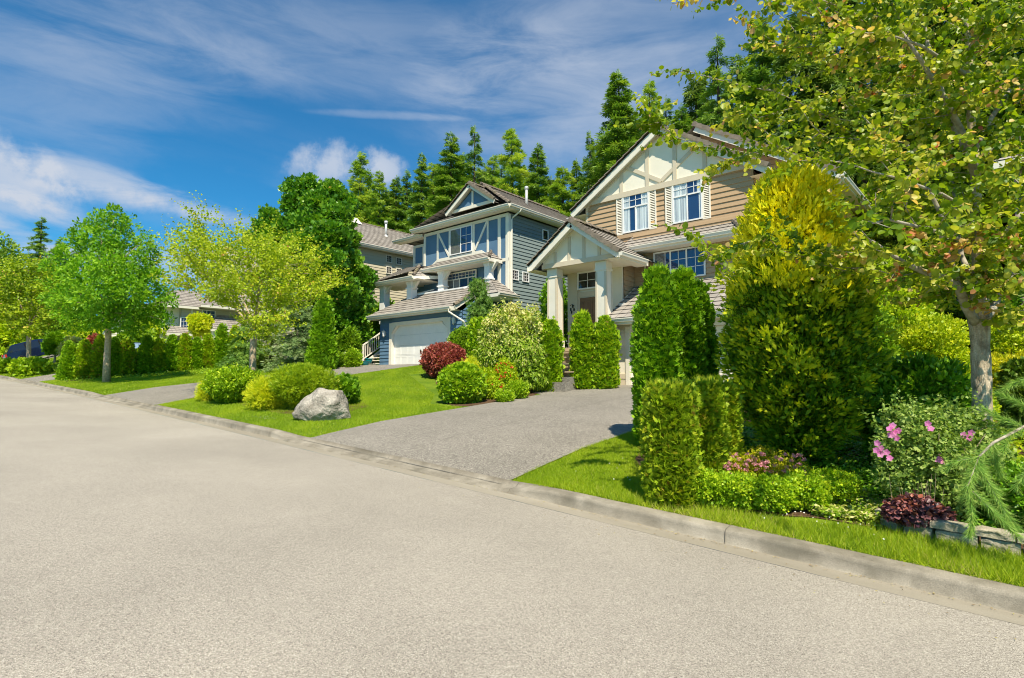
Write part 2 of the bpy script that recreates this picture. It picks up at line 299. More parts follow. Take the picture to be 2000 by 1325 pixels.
M['bark'] = surf('pale_bark', (.68,.58,.43), .9, (.33,.25,.165), 5, 1, 14, stretch=(1.6,1.6,.28), fine=.3, finescale=80, dark=(.17,.13,.08), darkscale=7, dist=.05, detail=10, lo=.38, hi=.6)
M['barklight'] = surf('grey_branch_bark', (.46,.42,.34), .85, (.24,.20,.15), 14, .5, 60, dist=.01)
M['barkbrown'] = surf('brown_bark', (.58,.47,.33), .9, (.34,.26,.175), 12, .8, 40, dist=.02)
M['darkbark'] = surf('dark_bark', (.11,.085,.06), .9, (.05,.038,.028), 6, .8, 30)
M['joint'] = surf('dark_joint', (.13,.12,.095), .9, (.09,.08,.065), 8, 0)
M['teal'] = surf('teal_glaze', (.01,.26,.30), .2, (.01,.20,.24), 6, 0, spec=.6)
M['soil'] = surf('potting_soil', (.05,.035,.02), .95, (.02,.015,.01), 30, .5)
M['carblue'] = surf('navy_car_paint', (.008,.014,.045), .15, (.007,.012,.04), 1, 0, spec=.8)
M['carpale'] = surf('silver_blue_car_paint', (.30,.42,.60), .2, (.26,.38,.56), 1, 0, spec=.8)
M['carglass'] = surf('car_glass', (.015,.02,.03), .05, None, 1, 0, spec=.9)
M['tyre'] = surf('tyre_rubber', (.02,.02,.02), .8, None, 10, .2)
M['rim'] = surf('alloy_rim', (.5,.5,.5), .3, None, 4, 0, metal=.8)
M['redlamp'] = surf('red_tail_lamp', (.55,.03,.02), .2, None, 3, 0, spec=.6)
M['plate'] = surf('number_plate', (.8,.78,.74), .4, (.7,.6,.6), 40, 0)
G_ = dict
# foliage (leaf albedos raised above real ones for bright, yellower greens)
FM = {
 'grass': leafmat('grass_blades', [(0.160,0.260,0.008),(0.297,0.440,0.012),(0.491,0.560,0.030),(0.550,0.480,0.170)], [0,.5,.9,1], .35),
 'thuja': leafmat('thuja_green', [(0.092,0.210,0.008),(0.194,0.400,0.012),(0.354,0.540,0.020)], None, .25),
 'thujay': leafmat('thuja_yellowgreen', [(0.137,0.240,0.008),(0.297,0.440,0.015),(0.491,0.520,0.030),(0.400,0.200,0.050)], [0,.5,.93,1], .25),
 'thujab': leafmat('clipped_thuja_green', [(0.137,0.280,0.008),(0.286,0.480,0.012),(0.491,0.600,0.020),(0.360,0.220,0.070)], [0,.5,.93,1], .25),
 'gold': leafmat('golden_thuja', [(.05,.13,.006),(.15,.31,.010),(.44,.55,.015),(.98,.88,.02)], [0,.3,.55,1], .25),
 'katsura': leafmat('katsura_leaves', [(.09,.19,.006),(.27,.37,.010),(.60,.58,.08),(.74,.48,.22),(.46,.11,.05)], [0,.45,.78,.93,1], .46, .4, .4),
 'katsurafar': leafmat('katsura_leaves_light', [(.17,.28,.008),(.37,.49,.014),(.58,.63,.04),(.62,.28,.12)], [0,.5,.88,1], .4),
 'ash': leafmat('ash_leaves', [(.07,.22,.008),(.18,.41,.012),(.38,.60,.03)], None, .4),
 'maple': leafmat('maple_leaves', [(.045,.15,.012),(.11,.29,.015),(.28,.47,.03),(.70,.48,.22)], [0,.5,.97,1], .3, .4, .4),
 'forest': leafmat('conifer_leaves', [(.075,.18,.025),(.19,.34,.035),(.40,.52,.07)], None, .3),
 'forestlight': leafmat('light_conifer_leaves', [(.11,.24,.03),(.27,.43,.045),(.50,.60,.10)], None, .35),
 'darkfir': leafmat('dark_conifer_leaves', [(0.046,0.090,0.010),(0.103,0.190,0.015),(0.206,0.300,0.020)], None, .2),
 'spruce': leafmat('blue_spruce', [(0.092,0.180,0.050),(0.217,0.340,0.110),(0.445,0.520,0.260)], None, .2),
 'boxwood': leafmat('boxwood', [(0.149,0.280,0.010),(0.320,0.520,0.012),(0.582,0.680,0.030)], None, .3),
 'juniper': leafmat('golden_juniper', [(0.172,0.310,0.008),(0.445,0.560,0.012),(0.760,0.740,0.030)], None, .3),
 'barberry': leafmat('red_barberry', [(.19,.04,.035),(.40,.09,.075),(.58,.22,.16),(.36,.34,.06)], [0,.5,.96,1], .3),
 'varieg': leafmat('variegated_leaves', [(0.126,0.260,0.012),(0.331,0.480,0.030),(0.660,0.640,0.240),(0.850,0.760,0.450)], [0,.45,.75,1], .35),
 'shrub': leafmat('mid_green_leaves', [(0.080,0.200,0.010),(0.206,0.370,0.015),(0.400,0.540,0.030)], None, .3, .4),
 'brightshrub': leafmat('bright_green_leaves', [(0.172,0.310,0.008),(0.400,0.560,0.012),(0.696,0.700,0.030)], None, .4),
 'darkshrub': leafmat('dark_glossy_leaves', [(.07,.20,.010),(.17,.38,.014),(.34,.54,.03)], None, .25, .4, .4),
 'hibiscus': leafmat('mallow_leaves', [(0.115,0.210,0.030),(0.263,0.400,0.070),(0.491,0.580,0.170)], None, .35),
 'pink': leafmat('pink_petals', [(.62,.16,.48),(.75,.26,.62),(.82,.42,.70)], None, .4),
 'spirea': leafmat('pink_yellow_spirea', [(0.194,0.340,0.010),(0.559,0.580,0.020),(0.720,0.620,0.030),(0.700,0.240,0.340)], [0,.4,.7,1], .3),
 'heuchera': leafmat('purple_heuchera', [(.035,.014,.025),(.11,.045,.06),(.28,.12,.13),(.42,.13,.08)], None, .2, .4),
 'pine': leafmat('pine_needles', [(.10,.26,.04),(.24,.44,.07),(.45,.60,.12)], None, .25),
 'yellowshrub': leafmat('yellow_leaves', [(.28,.36,.01),(.60,.58,.015),(.78,.70,.03)], None, .35),
 'weeping': leafmat('weeping_cedar', [(0.063,0.150,0.020),(0.137,0.280,0.035),(0.263,0.400,0.060)], None, .25),
 'redflower': leafmat('red_flowers', [(.55,.05,.02),(.70,.13,.04)], None, .3),
 'dryleaf': leafmat('dry_leaves', [(.10,.06,.03),(.28,.20,.10),(.40,.36,.14)], None, .1),
 'pinkhead': leafmat('pink_flower_heads', [(.70,.25,.38),(.82,.42,.52)], None, .3),
 'orange': leafmat('orange_flowers', [(.75,.25,.02),(.80,.5,.03)], None, .3),
}
# ------------------------------------------------------------------ ground, road, kerb, driveways
def sheet(name, xs, ys, zf, mat, dz=0, kind='structure', skip=None):
    v = []; f = []
    for x in xs:
        for y in ys: v.append((x, y, zf(x, y)+dz))
    ny = len(ys)
    for i in range(len(xs)-1):
        for j in range(ny-1): f.append((i*ny+j, (i+1)*ny+j, (i+1)*ny+j+1, i*ny+j+1))
    me = bpy.data.meshes.new(name); me.from_pydata(v, [], f); me.update()
    me.polygons.foreach_set('use_smooth', [True]*len(me.polygons))
    o = link(name, me, mat); o['kind'] = kind; return o
def frange(a, b, s): n = max(1, int(round((b-a)/s))); return [a+(b-a)*i/n for i in range(n+1)]
XF = [-900, -400, -250, -170] + frange(-150, -70, 2.0) + frange(-69.5, 6, .25) + frange(7, 40, 1) + [60, 120, 300, 900]
YF = [6.29, 6.3] + frange(6.5, 18.5, .5) + [20, 23, 26, 30, 34, 40, 50, 70, 120, 300, 900]
sheet('ground', XF, YF, lambda x, y: G(x, y), M['grass_ground'])
sheet('road', XF, [-6, -3, 0, 2, 4, 5.77], lambda x, y: zg(x)+.03*(6.1-y), M['asphalt'])
sheet('far_roadside', XF, [-900, -300, -60, -20, -6.3, -6.0], lambda x, y: zg(x)+.365+(.06 if y < -6.1 else -.002), M['grass_ground'])
kx = frange(-150, -60, 1.5)[:-1] + frange(-60, -16, .5)[:-1] + frange(-16, 6, .1)[:-1] + frange(6, 40, 1)
def kprof(x):
    d = kdrop(x); z = zg(x); h = .15*(1-d)+.035*d; hb = .15
    r = .035*(1-d)+.01*d; e = .10*d                        # the dropped face spreads into a lip
    pts = [(5.77, z+.012), (5.98, z+.002), (6.055-e*.3, z+.006), (6.075-e*.2, z+.02), (6.085, z+h-r-.012), (6.093, z+h-r*.45), (6.11, z+h-.005), (6.14, z+h), (6.24, z+h+(.012 if d<.5 else .012)), (6.31, z+hb+.002 if d < .02 else z+h+(hb-h)*.75), (6.325, z+.0)]
    return pts
v = []; f = []; sm = []
for x in kx: v += [(x, y+.004*math.sin(x*2.3)+.003*math.sin(x*7.1), z) for y, z in kprof(x)]
n = 11
pan_f = []; kerb_f = []
for i in range(len(kx)-1):
    for j in range(n-1):
        (pan_f if j < 2 else kerb_f).append((i*n+j, (i+1)*n+j, (i+1)*n+j+1, i*n+j+1))
for nm, ff, mm in (('gutter_strip', pan_f, M['pan']), ('kerb', kerb_f, M['concrete'])):
    me = bpy.data.meshes.new(nm); me.from_pydata(v, [], ff); me.update(); me.polygons.foreach_set('use_smooth', [True]*len(me.polygons))
    o = link(nm, me, mm); o['kind'] = 'structure'
mb = MB()
for k in range(-60, 12):                       # tooled joints across the kerb
    x = k*3.05+.7; pr_ = kprof(x)[2:10]
    for (ya, za), (yb, zb) in zip(pr_[:-1], pr_[1:]): mb.face([(x-.004, ya-.001, za+.0015), (x+.004, ya-.001, za+.0015), (x+.004, yb-.001, zb+.0015), (x-.004, yb-.001, zb+.0015)])
mb.build('kerb_joint', M['joint'], kind='structure')
def drive_z(x, y):
    d = kdrop(x)
    lip = zg(x)+.15*(1-d)+.035*d+.014
    return max(G(x, max(y, 6.31))+.022, lip if y < 6.3 else -99)
for i, (a, b) in enumerate(DRIVES):
    y1 = [18.9, 20.4, 19, 16, 16][i]
    xs = frange(a, b, .5); ys = [6.24, 6.5, 6.8, 7.1, 7.4, 7.84, 8.3] + frange(8.8, y1, .5)
    sheet('driveway', xs, ys, drive_z, M['aggregate'])
def polysheet(name, pts, mat, dz, kind='structure', res=.35):
    """flat-draped sheet cut to an outline"""
    import bmesh
    if name == 'garden_bed':                     # dug edges are curved, not straight
        for _ in range(3): pts = [q for (a, b), (c, d) in zip(pts, pts[1:]+pts[:1]) for q in ((a*.75+c*.25, b*.75+d*.25), (a*.25+c*.75, b*.25+d*.75))]
        pts = [(x+.05*math.sin(x*7+y*5), y+.05*math.cos(x*6-y*4)) for x, y in pts]
    bm = bmesh.new(); vs = [bm.verts.new((x, y, 0)) for x, y in pts]; bm.faces.new(vs)
    x0 = min(p[0] for p in pts); x1 = max(p[0] for p in pts); y0 = min(p[1] for p in pts); y1 = max(p[1] for p in pts)
    for k in range(1, int((x1-x0)/res)+1): bmesh.ops.bisect_plane(bm, geom=bm.verts[:]+bm.edges[:]+bm.faces[:], plane_co=(x0+k*res, 0, 0), plane_no=(1, 0, 0))
    for k in range(1, int((y1-y0)/res)+1): bmesh.ops.bisect_plane(bm, geom=bm.verts[:]+bm.edges[:]+bm.faces[:], plane_co=(0, y0+k*res, 0), plane_no=(0, 1, 0))
    for q in bm.verts: q.co.z = G(q.co.x, q.co.y)+dz
    me = bpy.data.meshes.new(name); bm.to_mesh(me); bm.free(); me.polygons.foreach_set('use_smooth', [True]*len(me.polygons)); me.update()
    o = link(name, me, mat); o['kind'] = kind; return o
polysheet('driveway', [(-11.502, 14.6), (-11.502, 18.0), (-13.9, 18.0), (-13.8, 16.0), (-12.6, 15.2)], M['aggregate'], .016)
polysheet('garden_bed', [(-11.52, 11.0), (-11.52, 14.75), (-12.7, 15.3), (-13.85, 16.1), (-13.9, 19), (-19.0, 19.5), (-18.6, 15.8), (-14.6, 13.4), (-12.6, 11.3)], M['mulch'], .010)
polysheet('garden_bed', [(-18.4, 7.6), (-14.2, 7.6), (-13.6, 8.4), (-14.2, 9.8), (-15, 10.4), (-18.2, 9.4), (-18.6, 8.4)], M['mulch'], .010)
polysheet('garden_bed', [(-5.1, 8.6), (-3.5, 6.75), (-1.3, 7.0), (-1.1, 7.25), (3.5, 7.3), (3.5, 15), (-5, 16)], M['mulch'], .010)
polysheet('garden_bed', [(-37.2, 6.9), (-37.2, 16.2), (-28.6, 17.6), (-28.4, 20), (-38.8, 20), (-38.8, 6.9)], M['mulch'], .010)
polysheet('garden_bed', [(-50, 7.2), (-50, 8.6), (-54.8, 8.6), (-54.8, 7.2)], M['mulch'], .010)
# driveway joints: shallow dark grooves in the slab
for (xa, ya, xb, yb) in [(-8.55, 6.9, -8.55, 17.8), (-11.45, 10.4, -5.75, 10.4), (-11.45, 14.2, -5.75, 14.2), (-24.5, 6.9, -24.5, 20), (-27.5, 12.5, -21.6, 12.5)]:
    mb = MB(); k = 24
    for i in range(k):
        p = [(xa+(xb-xa)*t, ya+(yb-ya)*t) for t in (i/k, (i+1)/k)]
        w = .006; nx, ny = (w, 0) if xa == xb else (0, w)
        q = [(p[0][0]-nx, p[0][1]-ny), (p[0][0]+nx, p[0][1]+ny), (p[1][0]+nx, p[1][1]+ny), (p[1][0]-nx, p[1][1]-ny)]
        mb.face([(x, y, drive_z(x, y)+.003) for x, y in (q if xa != xb else [q[0], q[3], q[2], q[1]][::-1])])
    mb.build('driveway_joint', M['joint'], kind='structure')

# ------------------------------------------------------------------ building helpers
def clip(poly, ax, val, keep_less):
    out_ = []; n = len(poly)
    for i in range(n):
        a = poly[i]; b = poly[(i+1) % n]
        ina = (a[ax] <= val) if keep_less else (a[ax] >= val); inb = (b[ax] <= val) if keep_less else (b[ax] >= val)
        if ina: out_.append(a)
        if ina != inb:
            t = (val-a[ax])/(b[ax]-a[ax]); c = [a[0]+(b[0]-a[0])*t, a[1]+(b[1]-a[1])*t]; c[ax] = val; out_.append(tuple(c))
    return out_
def siding(mb, o, u, n, poly, ex=.2, lap=.032):
    """lapped boards over a convex wall outline given as (along, height)"""
    o = Vector(o); u = Vector(u); n = Vector(n); Zv = Vector((0, 0, 1))
    z0 = min(p[1] for p in poly); z1 = max(p[1] for p in poly); k = 0
    while z0+k*ex < z1-1e-4:
        a = z0+k*ex; b = min(a+ex, z1); q = clip(clip(poly, 1, a, False), 1, b, True); k += 1
        if len(q) < 3: continue
        P = lambda p: o+u*p[0]+Zv*p[1]+n*(lap*(1-(p[1]-a)/ex)+.002)
        mb.face([P(p) for p in q])
        lo = [p for p in q if abs(p[1]-a) < 1e-6]
        if len(lo) >= 2:
            ul, ur = min(p[0] for p in lo), max(p[0] for p in lo)
            mb.face([o+u*ul+Zv*a, o+u*ur+Zv*a, o+u*ur+Zv*a+n*(lap+.002), o+u*ul+Zv*a+n*(lap+.002)])
def wallface(mb, o, u, poly, n=(0,0,0), off=0):
    o = Vector(o); u = Vector(u); n = Vector(n); mb.face([o+u*p[0]+Vector((0,0,1))*p[1]+n*off for p in poly])
def roofplane(mb, pts, course=.335, lift=.024):
    """tile courses over a planar convex roof outline (world points)"""
    P = [Vector(p) for p in pts]
    nrm = Vector((0,0,0))
    for i in range(len(P)): nrm += P[i].cross(P[(i+1) % len(P)])
    nrm.normalize()
    if nrm.z < 0: nrm = -nrm
    Zv = Vector((0,0,1)); vv = (Zv-nrm*Zv.dot(nrm)).normalized(); uu = vv.cross(nrm); o = P[0]
    poly = [((p-o).dot(uu), (p-o).dot(vv)) for p in P]
    v0 = min(p[1] for p in poly); v1 = max(p[1] for p in poly); k = 0
    while v0+k*course < v1-1e-3:
        a = v0+k*course; b = min(a+course, v1); q = clip(clip(poly, 1, a, False), 1, b, True); off = (k % 2)*.165; k += 1
        if len(q) < 3: continue
        W_ = lambda p: o+uu*p[0]+vv*p[1]+nrm*(lift*(1-(p[1]-a)/course)+.006)
        mb.face([W_(p) for p in q], [(p[0]+off, k*.33-.33+(p[1]-a)*.9) for p in q])
        lo = [p for p in q if abs(p[1]-a) < 1e-6]
        if len(lo) >= 2:
            ul, ur = min(p[0] for p in lo), max(p[0] for p in lo)
            B_ = lambda x, h: o+uu*x+vv*a+nrm*h
            mb.face([B_(ul, -.012), B_(ur, -.012), B_(ur, lift+.006), B_(ul, lift+.006)], [(ul+off, k*.33-.33)]*4)  # nose takes the dark joint colour, painting the shade under the lip
def caps(mb, a, b, r=.11, step=.36, flat=False):
    mb.mark(); a = Vector(a); b = Vector(b); Ln = (b-a).length; d = (b-a)/Ln; sd_ = d.cross(Vector((0,0,1))).normalized(); up = sd_.cross(d).normalized()
    n = max(1, int(Ln/step))
    for i in range(n):
        p0 = a+d*(Ln*i/n); p1 = a+d*(Ln*(i+1.12)/n)
        l0, l1 = .035, .0
        ring = []
        for p, l in ((p0, l0), (p1, l1)):
            if flat: pr = [(-r, -.13), (-r*.95, .03), (r*.7, .035), (r, -.02)]
            else: pr = [(-r, -.05), (-r*.75, .03), (0, .075), (r*.75, .03), (r, -.05)]
            ring.append([p+sd_*x+up*(y+l) for x, y in pr])
        m = len(ring[0])
        for k in range(m-1): mb.face([ring[0][k], ring[0][k+1], ring[1][k+1], ring[1][k]])
        mb.face(ring[0][::-1]); mb.face(ring[1])
def gutter(mb, a, b, n, h=.13, w=.12):
    """box gutter with a lip, hung outside the fascia line a-b"""
    mb.mark()
    a = Vector(a); b = Vector(b); n = Vector(n)
    pr = [(0, 0), (0, -h), (w*.75, -h), (w, -.035), (w+.012, -.03), (w+.012, 0), (w-.012, 0), (w-.03, -.03)]
    for i in range(len(pr)-1):
        q = [a+n*pr[i][0]+Vector((0,0,pr[i][1])), b+n*pr[i][0]+Vector((0,0,pr[i][1])), b+n*pr[i+1][0]+Vector((0,0,pr[i+1][1])), a+n*pr[i+1][0]+Vector((0,0,pr[i+1][1]))]
        mb.face(q)
    for e in (a, b): mb.face([e+n*x+Vector((0,0,z)) for x, z in pr[:6]])
def frame_rect(mb, o, u, n, w, h, t, d, off=0):
    """rectangular frame of board width t, depth d, around 0..w x 0..h"""
    o = Vector(o); u = Vector(u); n = Vector(n); Zv = Vector((0,0,1))
    def bx(u0, u1, z0, z1):
        p = [o+u*a+Zv*z+n*c for z in (z0, z1) for a, c in ((u0, off), (u1, off), (u1, off+d), (u0, off+d))]
        mb.hexa(p)
    bx(0, t, 0, h); bx(w-t, w, 0, h); bx(t, w-t, 0, t); bx(t, w-t, h-t, h)
def uzbox(mb, o, u, n, u0, u1, z0, z1, d0, d1):
    o = Vector(o); u = Vector(u); n = Vector(n); Zv = Vector((0,0,1))
    mb.hexa([o+u*a+Zv*z+n*c for z in (z0, z1) for a, c in ((u0, d0), (u1, d0), (u1, d1), (u0, d1))])
def uzbar(mb, o, u, n, a, b, w, d0, d1):
    o = Vector(o); u = Vector(u); n = Vector(n); A = o+u*a[0]+Vector((0,0,a[1])); B = o+u*b[0]+Vector((0,0,b[1])); mid = n*((d0+d1)/2)
    mb.bar(A+mid, B+mid, w, d1-d0, up=n)
def window(par, o, u, n, w, h, bars, muntins=(), curtains=(), casing=.055, mat='white', room='room', casemat=None, name='window', glass='glass', blinds=()):
    """frame (with bars and muntins), pane, panel painted as the dark room and curtains; o = lower left corner seen from outside.
    bars / muntins: (u0,z0,u1,z1) as fractions of the opening"""
    o = Vector(o)+Vector(n)*.014; u = Vector(u); n = Vector(n)
    m = MB(); frame_rect(m, o, u, n, w, h, casing, .05, .0)
    def seg(b, t, d0, d1):
        a = (casing+b[0]*(w-2*casing), casing+b[1]*(h-2*casing)); c = (casing+b[2]*(w-2*casing), casing+b[3]*(h-2*casing))
        if abs(a[0]-c[0]) < 1e-6: uzbox(m, o, u, n, a[0]-t/2, a[0]+t/2, a[1], c[1], d0, d1)
        else: uzbox(m, o, u, n, a[0], c[0], a[1]-t/2, a[1]+t/2, d0, d1)
    for b in bars: seg(b, .055, .021, .044)
    for b in muntins: seg(b, .020, .022, .032)
    f = m.build(name, M[mat], par)
    m = MB(); uzbox(m, o, u, n, casing, w-casing, casing, h-casing, .004, .006); m.build('painted_room_shade', M[room], f)  # thin panel on the wall; its colour paints the shade of a room
    if curtains:
        m = MB()
        for (a, b, z0, z1) in curtains:
            k = max(3, int((b-a)*w/.05)); 
            for i in range(k):
                ua = casing+(a+(b-a)*i/k)*(w-2*casing); ub = casing+(a+(b-a)*(i+1)/k)*(w-2*casing); da, db = (.0075, .016) if i % 2 else (.016, .0075)
                za = casing+z0*(h-2*casing); zb = casing+z1*(h-2*casing)
                m.face([o+u*ua+n*da+Vector((0,0,za)), o+u*ub+n*db+Vector((0,0,za)), o+u*ub+n*db+Vector((0,0,zb)), o+u*ua+n*da+Vector((0,0,zb))])
        m.build('curtain', M['curtain'], f)
    if blinds:
        m = MB()
        for (a, b, z0, z1) in blinds: uzbox(m, o, u, n, casing+a*(w-2*casing), casing+b*(w-2*casing), casing+z0*(h-2*casing), casing+z1*(h-2*casing), .0075, .012)
        m.build('blind', M['blind'], f)
    m = MB(); m.face([o+u*casing+n*.019+Vector((0,0,casing)), o+u*(w-casing)+n*.019+Vector((0,0,casing)), o+u*(w-casing)+n*.019+Vector((0,0,h-casing)), o+u*casing+n*.019+Vector((0,0,h-casing))])
    m.build('pane', M[glass], f)
    return f
def grid(c, r, u0=0, z0=0, u1=1, z1=1):
    g = [(u0+(u1-u0)*i/c, z0, u0+(u1-u0)*i/c, z1) for i in range(1, c)]
    return g+[(u0, z0+(z1-z0)*j/r, u1, z0+(z1-z0)*j/r) for j in range(1, r)]
def lantern(par, p, n):
    p = Vector(p); n = Vector(n); m = MB()
    m.box(p.x-.05, p.x+.05, p.y-.02, p.y, p.z-.12, p.z+.12)
    c = p+n*.14; m.lathe(c, [(.0, .24), (.03, .2), (.11, .13), (.115, .115), (.0, .115)], 6); m.lathe(c, [(.0, -.22), (.03, -.19), (.065, -.15), (.07, -.135), (0, -.135)], 6)
    m.bar(p+Vector((0,0,.05)), c+Vector((0,0,.18)), .02, .02)
    f = m.build('wall_lantern', M['metalwhite'], par)
    m = MB(); m.lathe(c, [(.06, -.135), (.095, .115)], 6); m.build('lamp_glass', M['lampglass'], f)
X_ = Vector((1,0,0)); Yp = Vector((0,1,0)); FR = Vector((0,-1,0)); RT = Vector((1,0,0)); LF = Vector((-1,0,0))

# ------------------------------------------------------------------ the tan house
T = thing('tan_house', 'two-storey tan-sided house with cream half-timbered gable and columned porch', 'house', (-9, 20, -.2))
# lower walls (entry wall, main wall, side returns), upper wall
m = MB()
siding(m, (-11.05, 19.1, 0), (1,0,0), FR, [(-.0, -.2), (0, 4.6), (-2.45, 4.6), (-2.45, -.2)][::-1])
siding(m, (-11.05, 19.1, 0), (0,1,0), RT, [(0, -.2), (.8, -.2), (.8, 4.9), (0, 4.9)])
siding(m, (-11.05, 19.9, 0), (1,0,0), FR, [(0, -.2), (6.45, -.2), (6.45, 5.75), (0, 5.75)])
siding(m, (-13.5, 20.3, 0), (1,0,0), FR, [(0, 4.4), (7.0, 4.4), (7.0, 7.5), (0, 7.5)])
siding(m, (-6.5, 22, 0), (1,0,0), FR, [(0, -.2), (1.9, -.2), (1.9, 7.15), (0, 8.4)])
siding(m, (-9.1, 22.01, 0), (1,0,0), FR, [(0, 7.0), (4.5, 7.0), (4.5, 7.1), (0, 10.0)])
siding(m, (-6.5, 20.3, 0), (0,1,0), RT, [(0, 4.4), (1.7, 4.4), (1.7, 7.2), (0, 7.2)])
siding(m, (-4.6, 19.9, 0), (0,1,0), RT, [(0, -.4), (11.5, -.4), (11.5, 6.8), (2.1, 6.8), (2.1, 5.6), (0, 5.6)][:2]+[(11.5, 5.6), (0, 5.6)])
siding(m, (-4.6, 22, 0), (0,1,0), RT, [(0, 5.6), (9.4, 5.6), (9.4, 7.0), (0, 7.0)])
siding(m, (-13.5, 31.4, 0), (0,-1,0), LF, [(0, -.2), (12.3, -.2), (12.3, 4.4), (0, 4.4)])
siding(m, (-13.5, 31.4, 0), (0,-1,0), LF, [(0, 4.4), (11.1, 4.4), (11.1, 7.4), (0, 7.4)])
siding(m, (-4.6, 31.4, 0), (-1,0,0), Yp, [(0, -.2), (8.9, -.2), (8.9, 7.3), (4.45, 10.3), (0, 7.3)])
m.build('wall', M['tansiding'], T)
m = MB()   # solid core behind the boards so nothing shows through
m.box(-13.48, -11.07, 19.12, 31.38, -.6, 4.5); m.box(-11.05, -4.62, 19.92, 31.37, -.6, 5.6); m.box(-13.48, -6.52, 20.32, 31.36, 4.5, 7.35); m.box(-6.5, -4.62, 22.02, 31.35, 5.6, 6.95)
m.build('wall_core', M['tanpaint'], T)
# gable stucco panel and timber trim at Y=20.3
gz0 = 7.56; gx = -10.0; gr = 9.88; sl = .645
m = MB(); wallface(m, (gx, 20.27, 0), X_, [(-3.55, gz0), (3.55, gz0), (0, gr-.12)]); m.build('gable_panel', M['cream'], T)
m = MB(); O = (gx, 20.25, 0)
uzbox(m, O, X_, FR, -3.6, 3.55, 7.44, 7.66, -.05, .045)
def gtop(x): return gr-.24-abs(x)*sl
for x in (-2.97, -1.76, -.58, .59, 1.77, 2.9): uzbox(m, O, X_, FR, x-.075, x+.075, 7.663, gtop(x), -.04, .03)
uzbar(m, O, X_, FR, (-1.70, 8.80), (.02, 7.74), .15, -.04, .026); uzbar(m, O, X_, FR, (1.70, 8.92), (.02, 7.76), .15, -.04, .022)
for s in (-1, 1): uzbar(m, O, X_, FR, (s*3.55, gtop(3.55)+.04), (0, gr-.2), .2, -.045, .018)
uzbox(m, (-13.5, 20.3, 0), X_, FR, -.05, .07, 5.2, 7.44, -.02, .03)   # corner board
m.build('timber_trim', M['creamtrim'], T)
# shutters and windows, upper floor
for (x0, w, z0, h) in ((-11.71, 1.19, 5.93, 1.6), (-9.53, 1.19, 5.93, 1.6)):
    cur = ((.0, .26, 0, .66), (.5, 1, 0, .66), (.0, .25, .68, 1), (.72, 1, .68, 1)) if x0 < -10 else ((.0, .46, 0, .66), (.92, 1, 0, .66), (0, .48, .68, 1), (.86, 1, .68, 1))
    window(T, (x0, 20.275, z0), X_, FR, w, h, [(0, .66, 1, .66), (.5, 0, .5, .66)], grid(4, 2, 0, .68, 1, 1), cur)
    for sx in (x0-.30, x0+w+.005):
        s = MB(); o = (sx, 20.27, z0-.03); frame_rect(s, o, X_, FR, .295, h+.05, .05, .045, 0)
        for k in range(22):
            zc = .07+k*(h-.1)/22
            s.hexa([Vector(o)+X_*a+Vector((0,0,zc+zz_))+FR*c for zz_, c0 in ((0, .038), (.03, .024)) for a, c in ((.05, c0-.026), (.245, c0-.026), (.245, c0), (.05, c0))])
        sh = s.build('shutter', M['shutter'], T)
        b = MB(); uzbox(b, o, X_, FR, .05, .245, .05, h, .001, .006); b.build('shutter_backing', M['louver'], sh)
m = MB()
for x0 in (-12.05, -9.87): uzbox(m, (x0, 20.3, 0), X_, FR, 0, 1.86, 5.74, 5.90, -.01, .07)
m.build('window_sill', M['tanpaint'], T)
# lower main window
window(T, (-10.16, 19.875, 3.72), X_, FR, 2.04, 1.12, [(.33, 0, .33, 1), (.66, 0, .66, 1)], [(.22,0,.22,1)]+grid(2, 3, .34, 0, .65, 1)+grid(2, 3, .67, 0, 1, 1), (), blinds=((0, .22, 0, 1),))
# mid (pent) roof between the floors, with hip at its right end
m = MB(); roofplane(m, [(-11.3, 19.25, 5.08), (-6.55, 19.25, 5.08), (-7.3, 20.28, 5.72), (-11.3, 20.28, 5.72)]); roofplane(m, [(-6.55, 19.25, 5.08), (-4.3, 19.25, 5.08), (-4.3, 20.6, 5.75), (-6.3, 20.6, 5.75)])
roofplane(m, [(-6.55, 19.25, 5.08), (-6.5, 20.3, 5.35), (-7.3, 20.28, 5.72)])
# garage roof
roofplane(m, [(-10.95, 17.45, 2.13), (-4.2, 17.45, 2.13), (-4.2, 19.88, 3.62), (-10.95, 19.88, 3.62)])
# main roof: front gable (ridge along Y) and wide gable behind
e = .5
for s in (-1, 1): roofplane(m, [(gx+s*4.1, 20.02, gr-4.1*sl+.0), (gx+s*4.1, 23.5, gr-4.1*sl+.0), (gx, 23.5, gr+.0), (gx, 20.02, gr+.0)])
rx = -9.1; rr = 10.15
for s, xe in ((-1, -14.05), (1, -4.05)): roofplane(m, [(xe, 21.5, 7.02+(.0)), (xe, 31.9, 7.02), (rx, 31.9, rr), (rx, 21.5, rr)])
rf = m.build('roof', M['roof'], T)
m = MB(); caps(m, (gx, 19.97, gr+.06), (gx, 23.6, gr+.06)); caps(m, (rx, 21.45, rr+.07), (rx, 31.9, rr+.07)); caps(m, (-6.6, 19.2, 5.12), (-7.3, 20.28, 5.78))
for s in (-1, 1): caps(m, (gx+s*4.12, 19.98, gr-4.12*sl+.07), (gx, 19.98, gr+.07), .1, .34, True)
caps(m, (-4.05, 21.48, 7.1), (rx, 21.48, rr+.08), .1, .34, True)
m.build('ridge_tiles', M['roofcap'], rf)
m = MB()   # barge boards, soffits, fascia
